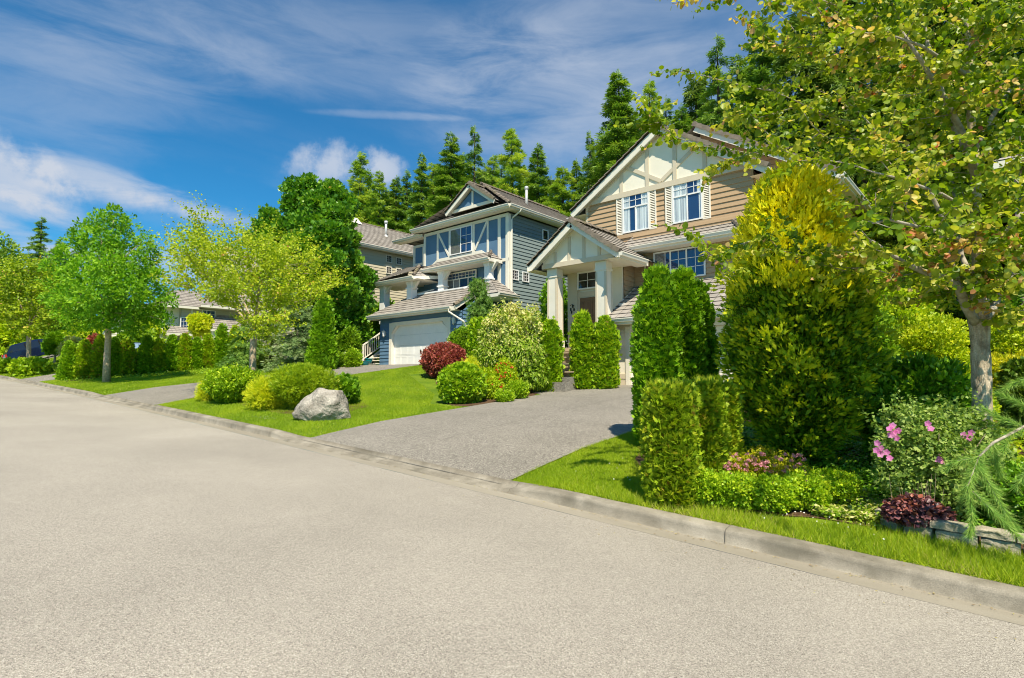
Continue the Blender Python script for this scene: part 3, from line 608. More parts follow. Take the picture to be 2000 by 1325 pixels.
for s in (-1, 1):
    a = Vector((gx+s*4.1, 19.99, gr-4.1*sl-.15)); b = Vector((gx, 19.99, gr-.15)); m.bar(a, b, .045, .24)
    m.face([a+Vector((0,.02,-.02)), b+Vector((0,.02,-.02)), b+Vector((0,.3,-.02)), a+Vector((0,.3,-.02))])
    m.face([(gx+s*4.05, 20.03, gr-4.1*sl-.18), (gx+s*4.05, 22, gr-4.1*sl-.18), (gx+s*3.45, 22, gr-4.1*sl-.18), (gx+s*3.45, 20.03, gr-4.1*sl-.18)])
a = Vector((-4.05, 21.47, 6.9)); b = Vector((rx, 21.47, rr-.15)); m.bar(a, b, .045, .24); m.face([a+Vector((0,.02,-.05)), b+Vector((0,.02,-.05)), b+Vector((0,.5,-.05)), a+Vector((0,.5,-.05))])
m.face([(-4.05, 21.5, 6.86), (-4.05, 31.9, 6.86), (-4.6, 31.9, 6.86), (-4.6, 21.5, 6.86)])
m.box(-4.10, -4.05, 21.5, 31.9, 6.80, 7.02); m.box(-14.1, -14.05, 21.5, 31.9, 6.80, 7.02)
m.box(gx+4.07, gx+4.11, 20.03, 21.5, gr-4.1*sl-.22, gr-4.1*sl-.02); m.box(gx-4.11, gx-4.07, 20.03, 21.5, gr-4.1*sl-.22, gr-4.1*sl-.02)
m.box(-11.2, -4.3, 19.27, 19.32, 4.86, 5.06); m.face([(-11.2, 19.3, 4.87), (-4.3, 19.3, 4.87), (-4.3, 19.9, 4.87), (-11.2, 19.9, 4.87)])
m.box(-10.9, -4.2, 17.47, 17.52, 1.91, 2.11); m.face([(-10.9, 17.5, 1.93), (-4.2, 17.5, 1.93), (-4.2, 18.05, 1.93), (-10.9, 18.05, 1.93)])
m.bar((-10.93, 17.47, 2.06), (-10.93, 19.85, 3.53), .04, .17)
m.build('fascia', M['fascia'], T)
m = MB(); gutter(m, (-11.15, 19.27, 5.07), (-4.3, 19.27, 5.07), FR); gutter(m, (-10.9, 17.47, 2.12), (-4.2, 17.47, 2.12), FR); gutter(m, (-4.05, 21.5, 7.0), (-4.05, 31.9, 7.0), RT)
m.mark(); m.tube([(-3.97, 21.7, 6.86), (-4.1, 21.75, 6.72), (-4.5, 21.85, 6.5), (-4.54, 21.9, 6.3), (-4.54, 21.9, 2)], [.04]*5, 8)
m.mark(); m.tube([(-10.52, 19.83, 4.75), (-10.52, 19.83, 3.6)], [.035]*2, 8)
m.build('gutter', M['fascia'], T, bevel=.004)
# garage: cream front wall, door, frame
m = MB(); m.box(-10.85, -10.22, 18.0, 18.2, -.25, 1.95); m.box(-10.22, -5.2, 18.0, 18.2, 1.83, 1.94); m.box(-5.2, -4.62, 18.0, 18.2, -.45, 1.95)
m.box(-10.85, -10.7, 18.2, 19.1, -.25, 2.6); m.box(-4.75, -4.6, 18.2, 19.9, -.45, 2.9)
m.build('garage_wall', M['cream'], T)
m = MB()
uzbox(m, (-10.85, 18.0, 0), X_, FR, -.02, .66, .0, .18, 0, .03); uzbox(m, (-10.85, 18.0, 0), X_, FR, -.02, .66, -.25, -.05, 0, .025)
uzbox(m, (-10.85, 18.0, 0), X_, FR, -.02, .08, .18, 1.8, 0, .02); uzbox(m, (-10.85, 18.0, 0), X_, FR, -.02, .66, 1.75, 1.9, 0, .022); uzbox(m, (-10.85, 18.0, 0), X_, FR, .5, .6, .18, 1.75, 0, .02)
m.build('garage_trim', M['creamtrim'], T)
m = MB(); uzbox(m, (-10.22, 18.0, 0), X_, FR, -.14, .02, -.25, 1.86, -.15, .05); uzbox(m, (-10.22, 18.0, 0), X_, FR, 5.0, 5.16, -.4, 1.86, -.15, .05); uzbox(m, (-10.22, 18.0, 0), X_, FR, .02, 5.0, 1.72, 1.86, -.15, .05); m.build('garage_door_frame', M['fascia'], T)
m = MB()
for k in range(4): uzbox(m, (-10.2, 18.14, 0), X_, FR, 0, 4.98, -.3+k*.505, -.3+k*.505+.497, -.03, .0)
for k in range(4):
    for j in range(5): frame_rect(m, (-10.1+j*.98, 18.14, -.24+k*.505), X_, FR, .86, .38, .03, .01, 0)
m.build('garage_door', M['cream'], T)
lantern(T, (-10.6, 17.985, 1.62), FR)
# porch: gable roof, beam, posts, deck, door wall, steps
pr_z = 5.87; pxc = -12.08; ps = .72
m = MB()
for s in (-1, 1): roofplane(m, [(pxc+s*2.06, 17.1, pr_z-2.06*ps), (pxc+s*2.06, 20.28, pr_z-2.06*ps), (pxc, 20.28, pr_z), (pxc, 17.1, pr_z)], .3)
prf = m.build('porch_roof', M['roof'], T)
m = MB(); caps(m, (pxc, 17.05, pr_z+.08), (pxc, 20.28, pr_z+.08))
for s in (-1, 1): caps(m, (pxc+s*2.08, 17.08, pr_z-2.08*ps+.08), (pxc, 17.08, pr_z+.08), .1, .3, True)
m.build('ridge_tiles', M['roofcap'], prf)
m = MB()
for s in (-1, 1):
    a = Vector((pxc+s*2.08, 17.08, pr_z-2.08*ps-.13)); b = Vector((pxc, 17.08, pr_z-.13)); m.bar(a, b, .045, .22)
    m.face([a+Vector((0,.02,0)), b+Vector((0,.02,0)), b+Vector((0,.36,0)), a+Vector((0,.36,0))])
    xe = pxc+s*2.05; ze = pr_z-2.06*ps; m.box(min(xe, xe+s*.03), max(xe, xe+s*.03), 17.02, 19.1, ze-.19, ze-.01)
    m.face([(xe, 17.0, ze-.18), (xe, 19.1, ze-.18), (xe-s*.45, 19.1, ze-.18), (xe-s*.45, 17.0, ze-.18)])
m.build('porch_fascia', M['fascia'], T)
m = MB(); gutter(m, (pxc+2.08, 17.02, pr_z-2.06*ps), (pxc+2.08, 18.9, pr_z-2.06*ps), RT); m.build('porch_gutter', M['fascia'], T)
m = MB(); wallface(m, (pxc, 17.44, 0), X_, [(-1.62, 4.3), (1.6, 4.3), (1.6, 4.62), (0, 5.72), (-1.62, 4.62)]); m.box(-13.6, -10.9, 17.6, 17.9, 4.31, 4.45)
m.face([(-13.9, 17.5, 4.30), (-10.3, 17.5, 4.30), (-10.3, 19.1, 4.30), (-13.9, 19.1, 4.30)])
m.build('porch_gable', M['cream'], T)
m = MB(); O = (pxc, 17.43, 0); uzbox(m, O, X_, FR, -1.64, 1.62, 4.29, 4.47, -.06, .04)
for x in (-1.0, -.33, .33, 1.0): uzbox(m, O, X_, FR, x-.06, x+.06, 4.47, 5.62-abs(x)*ps, -.01, .025)
m.build('porch_timber', M['creamtrim'], T)
for (xa, xb) in ((-13.6, -13.06), (-11.36, -10.84)):
    m = MB(); cx_ = (xa+xb)/2; y0 = 17.5; cy_ = 17.74; hw = (xb-xa)/2; zb = 1.16
    zs = [(zb, .275), (zb+.32, .275), (zb+.32, .235), (3.95, .215), (3.95, .25), (4.02, .25), (4.02, .235), (4.29, .235)]
    r0 = None
    for z, hw2 in zs:
        r = [(cx_-hw2, cy_-hw2*.88, z), (cx_+hw2, cy_-hw2*.88, z), (cx_+hw2, cy_+hw2*.88, z), (cx_-hw2, cy_+hw2*.88, z)]
        if r0: [m.face([r0[k], r0[(k+1) % 4], r[(k+1) % 4], r[k]]) for k in range(4)]
        r0 = r
    col_ = m.build('porch_column', M['fascia'], T)
    m = MB()
    for (z0, h0, z1, h1) in ((zb+.36, .234, 3.9, .216),):
        for sx in (-1, 1):
            m.hexa([(cx_+sx*(h0-.03)-.035, cy_-h0*.88-.014, z0), (cx_+sx*(h0-.03)+.035, cy_-h0*.88-.014, z0), (cx_+sx*(h0-.03)+.035, cy_-h0*.88+.01, z0), (cx_+sx*(h0-.03)-.035, cy_-h0*.88+.01, z0),
                    (cx_+sx*(h1-.03)-.035, cy_-h1*.88-.014, z1), (cx_+sx*(h1-.03)+.035, cy_-h1*.88-.014, z1), (cx_+sx*(h1-.03)+.035, cy_-h1*.88+.01, z1), (cx_+sx*(h1-.03)-.035, cy_-h1*.88+.01, z1)])
        for sy in (-1, 1):
            yy = cy_+sy*(h0*.88-.035); m.box(cx_+.218, cx_+.242, yy-.03, yy+.03, z0, z1)
    m.build('column_trim', M['creamtrim'], col_)
m = MB(); m.box(-13.7, -10.6, 17.35, 19.0, 1.02, 1.16); m.build('porch_deck', M['step'], T); m = MB(); m.box(-13.6, -10.87, 17.55, 18.99, -.3, 1.02); m.build('porch_base', M['cream'], T)
m = MB(); m.box(-13.5, -11.06, 19.0, 19.075, 1.16, 4.3); m.build('entry_wall', M['cream'], T)
m = MB(); m.box(-13.56, -13.1, 18.9, 19.0, 1.16, 4.3); m.box(-13.1, -13.0, 18.96, 19.0, 1.16, 4.3); m.box(-13.0, -11.95, 18.97, 19.0, 3.28, 3.5); m.box(-11.95, -11.85, 18.96, 19.0, 1.16, 4.3); m.build('entry_trim', M['creamtrim'], T)
m = MB(); m.box(-12.98, -11.98, 18.95, 18.995, 1.2, 3.25); d = m.build('door', M['doorwood'], T)
m = MB(); [frame_rect(m, (-12.86+a*.44, 18.945, 1.35+b*.95), X_, FR, .36, .8, .03, .012, 0) for a in (0, 1) for b in (0, 1)]; m.build('door_moulding', M['doorwood'], d)
m = MB(); m.lathe((-12.08, 18.90, 2.2), [(.0, -.03), (.03, -.015), (.03, .015), (0, .03)], 10); m.build('handle', M['metalwhite'], d)
window(T, (-13.08, 18.955, 3.58), X_, FR, .98, .72, [], grid(2, 2), (), casing=.06, room='roomwarm')
m = MB()
for k, (x, z) in enumerate(((-13.40, 2.82), (-13.30, 2.94), (-13.24, 2.80), (-13.36, 2.70))): m.box(x-.03, x+.03, 18.885, 18.9, z-.06, z+.06)
m.tube([(-13.42, 18.87, 2.98), (-13.3, 18.86, 3.02), (-13.22, 18.87, 2.95)], [.012]*3, 6); m.build('house_number', M['black'], T)
m = MB(); m.box(-10.83, -10.63, 18.35, 18.5, 2.55, 2.8); m.box(-10.8, -10.66, 18.3, 18.35, 2.62, 2.75); m.tube([(-10.73, 18.4, 2.55), (-10.73, 18.42, 2.35), (-10.73, 18.5, 2.25)], [.03]*3, 8); m.build('meter_box', M['metalwhite'], T, bevel=.01)
for k in range(5):
    z = 1.16-.18*(k+1); y = 17.35-.24*k; m = MB(); m.box(-13.25, -11.35, y-.27, y+.01, z-.045, z); m.build('step', M['step'], T)
m = MB()
m.box(-13.2, -11.4, 16.3, 17.3, -.1, .25)
for sx in (-13.22,): m.hexa([(sx, 16.12, .02), (sx+.07, 16.12, .02), (sx+.07, 17.35, .85), (sx, 17.35, .85), (sx, 16.12, .16), (sx+.07, 16.12, .16), (sx+.07, 17.35, 1.0), (sx, 17.35, 1.0)])
m.build('step_stringer', M['step'], T)
m = MB(); m.box(-13.3, -11.3, 15.80, 17.3, -.4, .06); m.build('concrete_step', M['aggregate'], T, bevel=.01); m = MB(); m.box(-13.35, -11.2, 15.42, 15.80, -.45, -.12); m.build('concrete_step', M['aggregate'], T, bevel=.01)
window(T, (-4.575, 28.9, 4.9), (0,1,0), RT, 1.2, 1.3, [(0,.5,1,.5)], (), ())
# ------------------------------------------------------------------ the blue house
B = thing('blue_house', 'slate blue two-storey house with white trim, balcony and white double garage door', 'house', (-24, 22, .74))
m = MB()
siding(m, (-20.0, 22.5, 0), (0,1,0), RT, [(0, .2), (11.5, .2), (11.5, 8.95), (0, 8.95)], .2)
siding(m, (-20.0, 34, 0), (-1,0,0), Yp, [(0, .2), (8.5, .2), (8.5, 8.95), (0, 8.95)], .2)
siding(m, (-28.5, 34, 0), (0,-1,0), LF, [(0, .2), (11, .2), (11, 8.4), (0, 8.4)], .2)
m.build('side_wall', M['bluesiding'], B)
m = MB()
m.box(-27.02, -20.02, 22.52, 33.98, .2, 8.95); m.box(-28.48, -27.02, 22.92, 33.97, .2, 8.5)
m.build('front_wall', M['bluepanel'], B)
# timber trim on the upper front wall
O = (0, 22.5, 0); m = MB()
def vb(x, z0, z1, w=.12, d=.035): uzbox(m, O, X_, FR, x-w/2, x+w/2, z0, z1, -.03, d)
vb(-26.95, 6.3, 8.9, .16); vb(-25.75, 7.2, 8.9); vb(-24.67, 7.0, 8.9, .16); vb(-22.68, 7.0, 8.9, .18); vb(-21.55, 6.9, 8.9); vb(-20.68, 4.4, 8.9, .2); vb(-20.1, 4.4, 8.9, .2, .04)
uzbar(m, O, X_, FR, (-25.70, 8.75), (-24.72, 7.22), .12, -.03, .03); uzbar(m, O, X_, FR, (-21.6, 8.8), (-22.55, 7.3), .12, -.03, .03)
uzbox(m, O, X_, FR, -27.0, -20.0, 8.78, 8.95, -.03, .045); uzbox(m, O, X_, FR, -25.8, -22.05, 7.02, 7.2, -.03, .04); uzbar(m, O, X_, FR, (-22.1, 7.14), (-20.95, 6.45), .16, -.03, .032); uzbox(m, O, X_, FR, -21.0, -20.0, 6.33, 6.50, -.03, .042)
uzbar(m, O, X_, FR, (-25.75, 7.12), (-26.9, 6.5), .14, -.03, .032); uzbox(m, O, X_, FR, -20.9, -20.0, 4.4, 4.55, -.03, .042)
uzbox(m, (-20, 22.5, 0), Yp, RT, -.02, .14, .3, 8.9, -.02, .045)
m.box(-28.52, -28.38, 22.84, 22.93, 5.8, 8.5); m.box(-27.62, -27.5, 22.86, 22.93, 5.8, 8.5); m.box(-28.5, -27.05, 22.85, 22.93, 8.35, 8.5); m.box(-28.5, -27.05, 22.85, 22.93, 7.2, 7.32)
m.build('trim', M['fascia'], B)
window(B, (-24.6, 22.47, 7.24), X_, FR, 1.86, 1.55, [(.5, 0, .5, 1)], grid(2, 3, .51, 0, 1, 1), (), blinds=((.0, .46, 0, 1),))
m2_ = [(.52,0,.52,1)]
window(B, (-27.5, 22.88, 7.35), X_, FR, .42, 1.0, [], (), (), casing=.04)
window(B, (-20+.022, 25.36, 8.0), Yp, RT, .55, .62, [], [], (), casing=.05, room='roomwarm')
for y0 in (22.68, 23.57): window(B, (-20+.022, y0, 5.33), Yp, RT, .56, .56, [], grid(3, 3), (), casing=.05, room='roomwarm')
# patio doors on the middle floor under the covered balcony
window(B, (-25.0, 22.46, 4.75), X_, FR, 2.65, 1.42, [(0, .74, 1, .74), (.48, 0, .48, .72), (.28, 0, .28, .72), (.76, 0, .76, .72)], grid(9, 2, 0, .75, 1, 1), (), casing=.07, mat='fascia', blinds=((0, .27, 0, .72), (.29, .47, 0, .72)))
window(B, (-28.0, 22.88, 4.75), X_, FR, .95, .7, [(.5, 0, .5, 1)], (), (), casing=.07, mat='fascia')
# roofs
m = MB(); ez = 9.22
hx0, hx1, hy0, hy1 = -27.65, -19.45, 21.95, 34.5; rdx = -22.6-.0; rdx = -23.0; rz = 11.45
roofplane(m, [(hx0, hy0, ez), (hx1, hy0, ez), (hx1-1.2, hy0+1.2, ez+.66), (hx0+1.2, hy0+1.2, ez+.66)])
roofplane(m, [(hx1, hy0, ez), (hx1, hy1, ez), (rdx, hy1-3.5, rz), (rdx, 23.4, rz), (-20.9, 22.2, ez+.95)][:4])
roofplane(m, [(hx0, hy0, ez), (hx0, hy1, ez), (rdx, hy1-3.5, rz), (rdx, 23.4, rz)])
roofplane(m, [(hx0, hy1, ez), (hx1, hy1, ez), (rdx, hy1-3.5, rz)])
gpx = -22.6; gpz = 11.05
for s, xe in ((-1, -24.62), (1, -20.66)): roofplane(m, [(xe, 22.1, 9.72), (xe, 23.6, 9.72), (gpx, 24.6, gpz), (gpx, 22.1, gpz)])
roofplane(m, [(-29.95, 22.35, 8.98), (-27.0, 22.35, 8.98), (-27.0, 24.0, 9.95), (-28.4, 24.0, 9.95)])
roofplane(m, [(-29.95, 22.35, 8.98), (-29.95, 34.4, 8.98), (-28.4, 34.4, 9.95), (-28.4, 24.0, 9.95)])
# garage roof
roofplane(m, [(-28.5, 19.48, 3.68), (-21.0, 19.48, 3.68), (-21.0, 21.7, 5.02), (-27.3, 21.7, 5.02)]); roofplane(m, [(-28.5, 19.48, 3.68), (-28.5, 23, 3.68), (-27.3, 23, 4.2), (-27.3, 21.7, 5.02)])
roofplane(m, [(-21.0, 21.7, 5.02), (-22.5, 21.7, 5.02), (-22.5, 22.5, 4.6), (-21.0, 22.5, 4.6)])
roofplane(m, [(-19.3, 20.9, 4.35), (-19.3, 22.45, 4.35), (-20.9, 22.45, 5.39), (-20.9, 22.0, 5.39)]); roofplane(m, [(-19.3, 20.9, 4.35), (-20.9, 22.0, 5.39), (-20.98, 20.9, 4.35)])
# pent roof over the balcony, hip roof of the left porch
roofplane(m, [(-26.6, 21.45, 6.42), (-20.45, 21.45, 6.42), (-21.3, 22.48, 7.0), (-25.6, 22.48, 7.0)]); roofplane(m, [(-20.45, 21.45, 6.42), (-20.45, 22.5, 6.42), (-21.3, 22.48, 7.0)])
roofplane(m, [(-30.3, 20.65, 5.95), (-25.75, 20.65, 5.95), (-26.3, 21.5, 6.68), (-29.0, 22.9, 6.9)]); roofplane(m, [(-25.75, 20.65, 5.95), (-25.0, 22.48, 6.1), (-26.3, 22.48, 6.78), (-26.3, 21.5, 6.68)]); roofplane(m, [(-26.3, 21.5, 6.68), (-26.3, 22.9, 6.9), (-29.0, 22.9, 6.9)])
roofplane(m, [(-30.3, 20.65, 5.95), (-30.3, 23.5, 5.95), (-29.0, 22.9, 6.9)])
rf = m.build('roof', M['roof'], B)
m = MB(); caps(m, (gpx, 22.05, gpz+.06), (gpx, 24.6, gpz+.06)); caps(m, (rdx, 23.4, rz+.05), (rdx, 31, rz+.05)); caps(m, (hx1, hy0, ez+.06), (rdx, 23.4+.2, rz+.05), .1); caps(m, (-25.75, 20.65, 6.0), (-26.3, 21.5, 6.73), .1); caps(m, (-20.45, 21.45, 6.47), (-21.3, 22.48, 7.05), .09)
for s, xe in ((-1, -24.64), (1, -20.64)): caps(m, (xe, 22.06, 9.78), (gpx, 22.06, gpz+.08), .09, .3, True)
caps(m, (-20.98, 19.46, 3.74), (-20.98, 21.7, 5.1), .1, .3)
m.build('ridge_tiles', M['roofcap'], rf)
m = MB(); m.tube([(-21.5, 25.8, 10.2), (-21.5, 25.8, 11.45)], [.085, .085], 12); m.lathe((-21.5, 25.8, 11.4), [(.085, 0), (.12, .02), (.12, .16), (.08, .2), (0, .2)], 12); m.lathe((-21.5, 25.8, 10.2), [(.25, -.15), (.1, .2)], 12); m.build('flue_pipe', M['metalwhite'], rf, smooth=True)
m = MB(); m.tube([(-20.3, 28.5, 9.6), (-20.3, 28.5, 9.95)], [.07, .07], 10); m.box(-20.42, -20.18, 28.38, 28.62, 9.93, 10.0); m.build('roof_vent', M['metalwhite'], rf)
# front dutch gable
m = MB(); wallface(m, (gpx, 22.34, 0), X_, [(-1.5, 9.8), (1.4, 9.8), (0, 10.75)]); m.build('gable_panel', M['bluepanel'], B)
m = MB()
for s, xe in ((-1, -24.6), (1, -20.68)):
    a = Vector((xe, 22.08, 9.60)); b = Vector((gpx, 22.08, gpz-.12)); m.bar(a, b, .045, .2); m.face([a+Vector((0,.02,0)), b+Vector((0,.02,0)), b+Vector((0,.36,0)), a+Vector((0,.36,0))])
uzbox(m, (gpx, 22.34, 0), X_, FR, -1.7, 1.6, 9.68, 9.86, -.02, .05); uzbox(m, (gpx, 22.34, 0), X_, FR, -.07, .07, 9.86, 10.7, -.02, .04)
# soffits + fascia of all eaves
def eave(x0, x1, y0, y1, z, h=.2):
    m.face([(x0, y0, z-h+.02), (x1, y0, z-h+.02), (x1, y1, z-h+.02), (x0, y1, z-h+.02)])
eave(hx0+.02, hx1-.02, hy0+.02, 22.5, ez); eave(-20.0, hx1-.02, 22.5, hy1, ez); eave(hx0+.02, -27, 22.5, hy1, ez)
m.box(hx0, hx1, hy0, hy0+.04, ez-.2, ez-.01); m.box(hx1-.04, hx1, hy0+.04, hy1, ez-.2, ez-.01); m.box(hx0, hx0+.04, hy0+.04, hy1, ez-.2, ez-.01)
eave(-29.93, -27.05, 22.37, 22.9, 8.98); m.box(-29.95, -27.05, 22.35, 22.39, 8.78, 8.97)
eave(-28.48, -21.02, 19.5, 20.05, 3.68); m.box(-28.5, -21.0, 19.48, 19.52, 3.46, 3.67); m.box(-28.5, -28.46, 19.52, 23, 3.46, 3.67); m.bar((-20.98, 19.5, 3.58), (-20.98, 21.75, 4.93), .05, .2)
eave(-26.58, -20.47, 21.47, 22.48, 6.42); m.box(-26.6, -20.45, 21.45, 21.49, 6.22, 6.41); m.box(-20.49, -20.45, 21.49, 22.5, 6.22, 6.41)
eave(-30.28, -25.4, 20.67, 22.9, 5.95); m.box(-30.3, -25.75, 20.65, 20.69, 5.74, 5.94); m.hexa([(-25.75, 20.65, 5.74), (-25.71, 20.65, 5.74), (-24.98, 22.48, 5.9), (-25.02, 22.48, 5.9), (-25.75, 20.65, 5.94), (-25.71, 20.65, 5.94), (-24.98, 22.48, 6.09), (-25.02, 22.48, 6.09)])
m.build('fascia', M['fascia'], B)
m = MB()
gutter(m, (hx0, hy0, ez), (hx1, hy0, ez), FR); gutter(m, (hx1, hy0, ez), (hx1, hy1, ez), RT); gutter(m, (-28.5, 19.48, 3.68), (-21.25, 19.48, 3.68), FR); gutter(m, (-26.6, 21.45, 6.42), (-20.45, 21.45, 6.42), FR); gutter(m, (-30.3, 20.65, 5.95), (-25.75, 20.65, 5.95), FR); gutter(m, (-29.95, 22.35, 8.98), (-27.3, 22.35, 8.98), FR); gutter(m, (-19.3, 20.9, 4.36), (-19.3, 22.48, 4.36), RT)
m.mark(); m.tube([(-19.36, 22.8, 9.1), (-19.42, 22.78, 8.98), (-19.86, 22.68, 8.7), (-19.92, 22.66, 8.6), (-19.92, 22.66, .5)], [.045]*5, 8)
m.mark(); m.tube([(-21.35, 19.42, 3.55), (-21.35, 19.42, 3.4), (-20.75, 19.9, 2.9), (-20.7, 20.02, 2.7), (-20.7, 20.02, .6)], [.045]*5, 8)
m.build('gutter', M['fascia'], B)
m = MB(); m.box(-20.95, -19.3, 20.9, 20.94, 4.16, 4.34); m.box(-19.34, -19.3, 20.94, 22.49, 4.16, 4.34); m.face([(-20.95, 20.94, 4.18), (-19.32, 20.94, 4.18), (-19.32, 22.49, 4.18), (-20.95, 22.49, 4.18)]); m.bar((-19.3, 22.48, 4.27), (-20.9, 22.48, 5.31), .04, .16); m.build('side_fascia', M['fascia'], B)
# garage
m = MB()
siding(m, (-27.95, 20, 0), X_, FR, [(0, .6), (1.1, .6), (1.1, 3.5), (0, 3.5)], .2); siding(m, (-21.95, 20, 0), X_, FR, [(0, .4), (1.0, .4), (1.0, 3.5), (0, 3.5)], .2); siding(m, (-26.85, 20, 0), X_, FR, [(0, 3.1), (4.9, 3.1), (4.9, 3.5), (0, 3.5)], .2)
siding(m, (-20.95, 20, 0), Yp, RT, [(0, .1), (2.5, .1), (2.5, 4.6), (1.6, 4.6), (0, 3.5)], .2); siding(m, (-27.95, 22.5, 0), FR, LF, [(0, .6), (2.5, .6), (2.5, 3.5), (0, 3.5)], .2)
m.build('garage_wall', M['bluepanel'], B)
m = MB(); zt = 3.03; O = (-26.82, 20.0, 0)      # cream surround with cut corners
uzbox(m, O, X_, FR, -.2, .02, .72, zt+.17, -.2, .05); uzbox(m, O, X_, FR, 4.8, 5.02, .72, zt+.17, -.2, .05); uzbox(m, O, X_, FR, .02, 4.8, zt, zt+.2, -.2, .048)
for s in (0, 1):
    x = .02 if s == 0 else 4.8; sg = 1 if s == 0 else -1
    m.face([(-26.82+x, 19.953, zt+.05), (-26.82+x+sg*.45, 19.953, zt+.05), (-26.82+x, 19.953, zt-.42)]); m.face([(-26.82+x+sg*.45, 19.953, zt+.0), (-26.82+x, 19.953, zt-.42), (-26.82+x, 20.2, zt-.42), (-26.82+x+sg*.45, 20.2, zt)])
m.build('garage_door_frame', M['fascia'], B)
m = MB()
for k in range(4): uzbox(m, (-26.8, 20.17, 0), X_, FR, 0, 4.78, .73+k*.58, .73+k*.58+.572, -.03, 0)
for k in range(4):
    for j in range(8): frame_rect(m, (-26.72+j*.585, 20.17, .80+k*.58), X_, FR, .52, .44, .02, .006, 0)
gd = m.build('garage_door', M['whitedoor'], B)
m = MB(); m.box(-24.45, -24.38, 20.13, 20.168, 1.42, 1.6); m.build('handle', M['black'], gd)
lantern(B, (-27.4, 19.985, 2.62), FR); lantern(B, (-21.45, 19.985, 2.98), FR); lantern(B, (-25.4, 22.47, 5.5), FR)
m = MB(); m.box(-28.05, -27.03, 19.93, 20.05, .35, .62); m.build('plinth', M['fascia'], B)
# balcony parapet, floor, posts with arched brackets
m = MB(); m.box(-27.25, -22.55, 21.58, 21.72, 4.66, 4.98); m.box(-27.3, -22.5, 21.54, 21.76, 4.98, 5.06); m.bar((-22.6, 21.66, 5.02), (-21.2, 21.9, 5.2), .12, .09); m.bar((-27.25, 21.66, 5.03), (-25.8, 22.3, 5.35), .07, .07); m.bar((-27.25, 21.66, 4.8), (-25.8, 22.3, 5.12), .05, .05)
m.build('balcony_rail', M['white'], B)
m = MB(); m.box(-28.5, -21.0, 21.72, 22.9, 4.55, 4.7); m.build('balcony_floor', M['soffit'], B)
for (xa, w, y0, zb, zt) in ((-29.55, .62, 21.05, 3.4, 5.76), (-26.85, .6, 21.05, 4.7, 5.76), (-24.85, .55, 21.75, 4.7, 6.24), (-21.1, .5, 21.75, 4.7, 6.24)):
    m = MB(); m.box(xa, xa+w*.72, y0, y0+w*.72, zb, zt); m.box(xa-.05, xa+w*.72+.05, y0-.05, y0+w*.72+.05, zb+.62, zb+.7); m.box(xa-.04, xa+w*.72+.04, y0-.04, y0+w*.72+.04, zt-.16, zt)
    pc = m.build('balcony_post', M['white'], B)
    m = MB(); m.hexa([(xa+w*.72, y0+.1, zt-.5), (xa+w*.72+.02, y0+.1, zt-.5), (xa+w*.72+.02, y0+.3, zt-.5), (xa+w*.72, y0+.3, zt-.5), (xa+w*.72, y0+.1, zt-.01), (xa+w*.72+.45, y0+.1, zt-.01), (xa+w*.72+.45, y0+.3, zt-.01), (xa+w*.72, y0+.3, zt-.01)]); m.build('bracket', M['fascia'], pc)
# flank stairs with balustrade
m = MB(); 
for k in range(7): m.box(-29.1, -28.0, 19.75+k*.27, 20.05+k*.27, .92+k*.185-.05, .92+k*.185)
m.box(-28.16, -28.06, 19.75, 21.8, .5, .9)
m.hexa([(-29.18, 19.65, .68), (-29.12, 19.65, .68), (-29.12, 21.7, 2.0), (-29.18, 21.7, 2.0), (-29.18, 19.65, .95), (-29.12, 19.65, .95), (-29.12, 21.7, 2.35), (-29.18, 21.7, 2.35)])
st = m.build('stairs', M['fascia'], B)
m = MB(); m.bar((-29.15, 19.6, 1.98), (-29.15, 21.7, 3.36), .09, .07); m.bar((-29.15, 19.7, 1.2), (-29.15, 21.7, 2.5), .05, .05); m.box(-29.2, -29.1, 19.6, 19.7, .75, 2.0)
for k in range(12): y = 19.82+k*.155; z = 1.27+(y-19.8)*.65; m.box(-29.17, -29.13, y-.02, y+.02, z, z+.78)
m.build('balustrade', M['fascia'], st)
m = MB(); m.box(-30.9, -28.0, 18.95, 19.75, .45, .88); m.build('landing', M['aggregate'], B, bevel=.01)
# ------------------------------------------------------------------ houses further along
Yh = thing('yellow_house', 'pale yellow sided house behind the blue house, long brown tiled roof with a flue', 'house', (-38, 27, 1.2))
m = MB(); siding(m, (-34, 20.5, 0), Yp, RT, [(0, .8), (13, .8), (13, 9.2), (0, 9.2)], .2, .026); siding(m, (-43, 20.5, 0), X_, FR, [(0, .8), (9, .8), (9, 9.2), (0, 9.2)], .2, .026)
siding(m, (-34, 33.5, 0), LF, Yp, [(0, .8), (9, .8), (9, 9.2), (0, 9.2)], .2, .026); siding(m, (-43, 33.5, 0), FR, LF, [(0, .8), (13, .8), (13, 9.2), (0, 9.2)], .2, .026); m.build('wall', M['yelsiding'], Yh)
for (y0, z0) in ((24.7, 8.5), (25.59, 8.47), (24.7, 7.66), (25.59, 7.66)): window(Yh, (-34+.025, y0, z0), Yp, RT, .52, .55, [], grid(3, 3), (), casing=.055, mat='fascia', room='roomwarm')
for y0 in (21.9, 23.0): window(Yh, (-34+.025, y0, 5.8), Yp, RT, .62, .6, [], [], (), casing=.06, mat='fascia', room='roomwarm')
m = MB(); e0 = 9.42; R_ = [(-33.5, 20.0, e0), (-33.5, 34, e0), (-38.5, 30.6, 12.4), (-38.5, 24.6, 12.4), (-43.5, 20, e0), (-43.5, 34, e0)]
roofplane(m, [R_[0], R_[1], R_[2], R_[3]]); roofplane(m, [R_[4], R_[5], R_[2], R_[3]]); roofplane(m, [R_[0], R_[4], R_[3]]); roofplane(m, [R_[1], R_[5], R_[2]])
rf = m.build('roof', M['roof'], Yh)
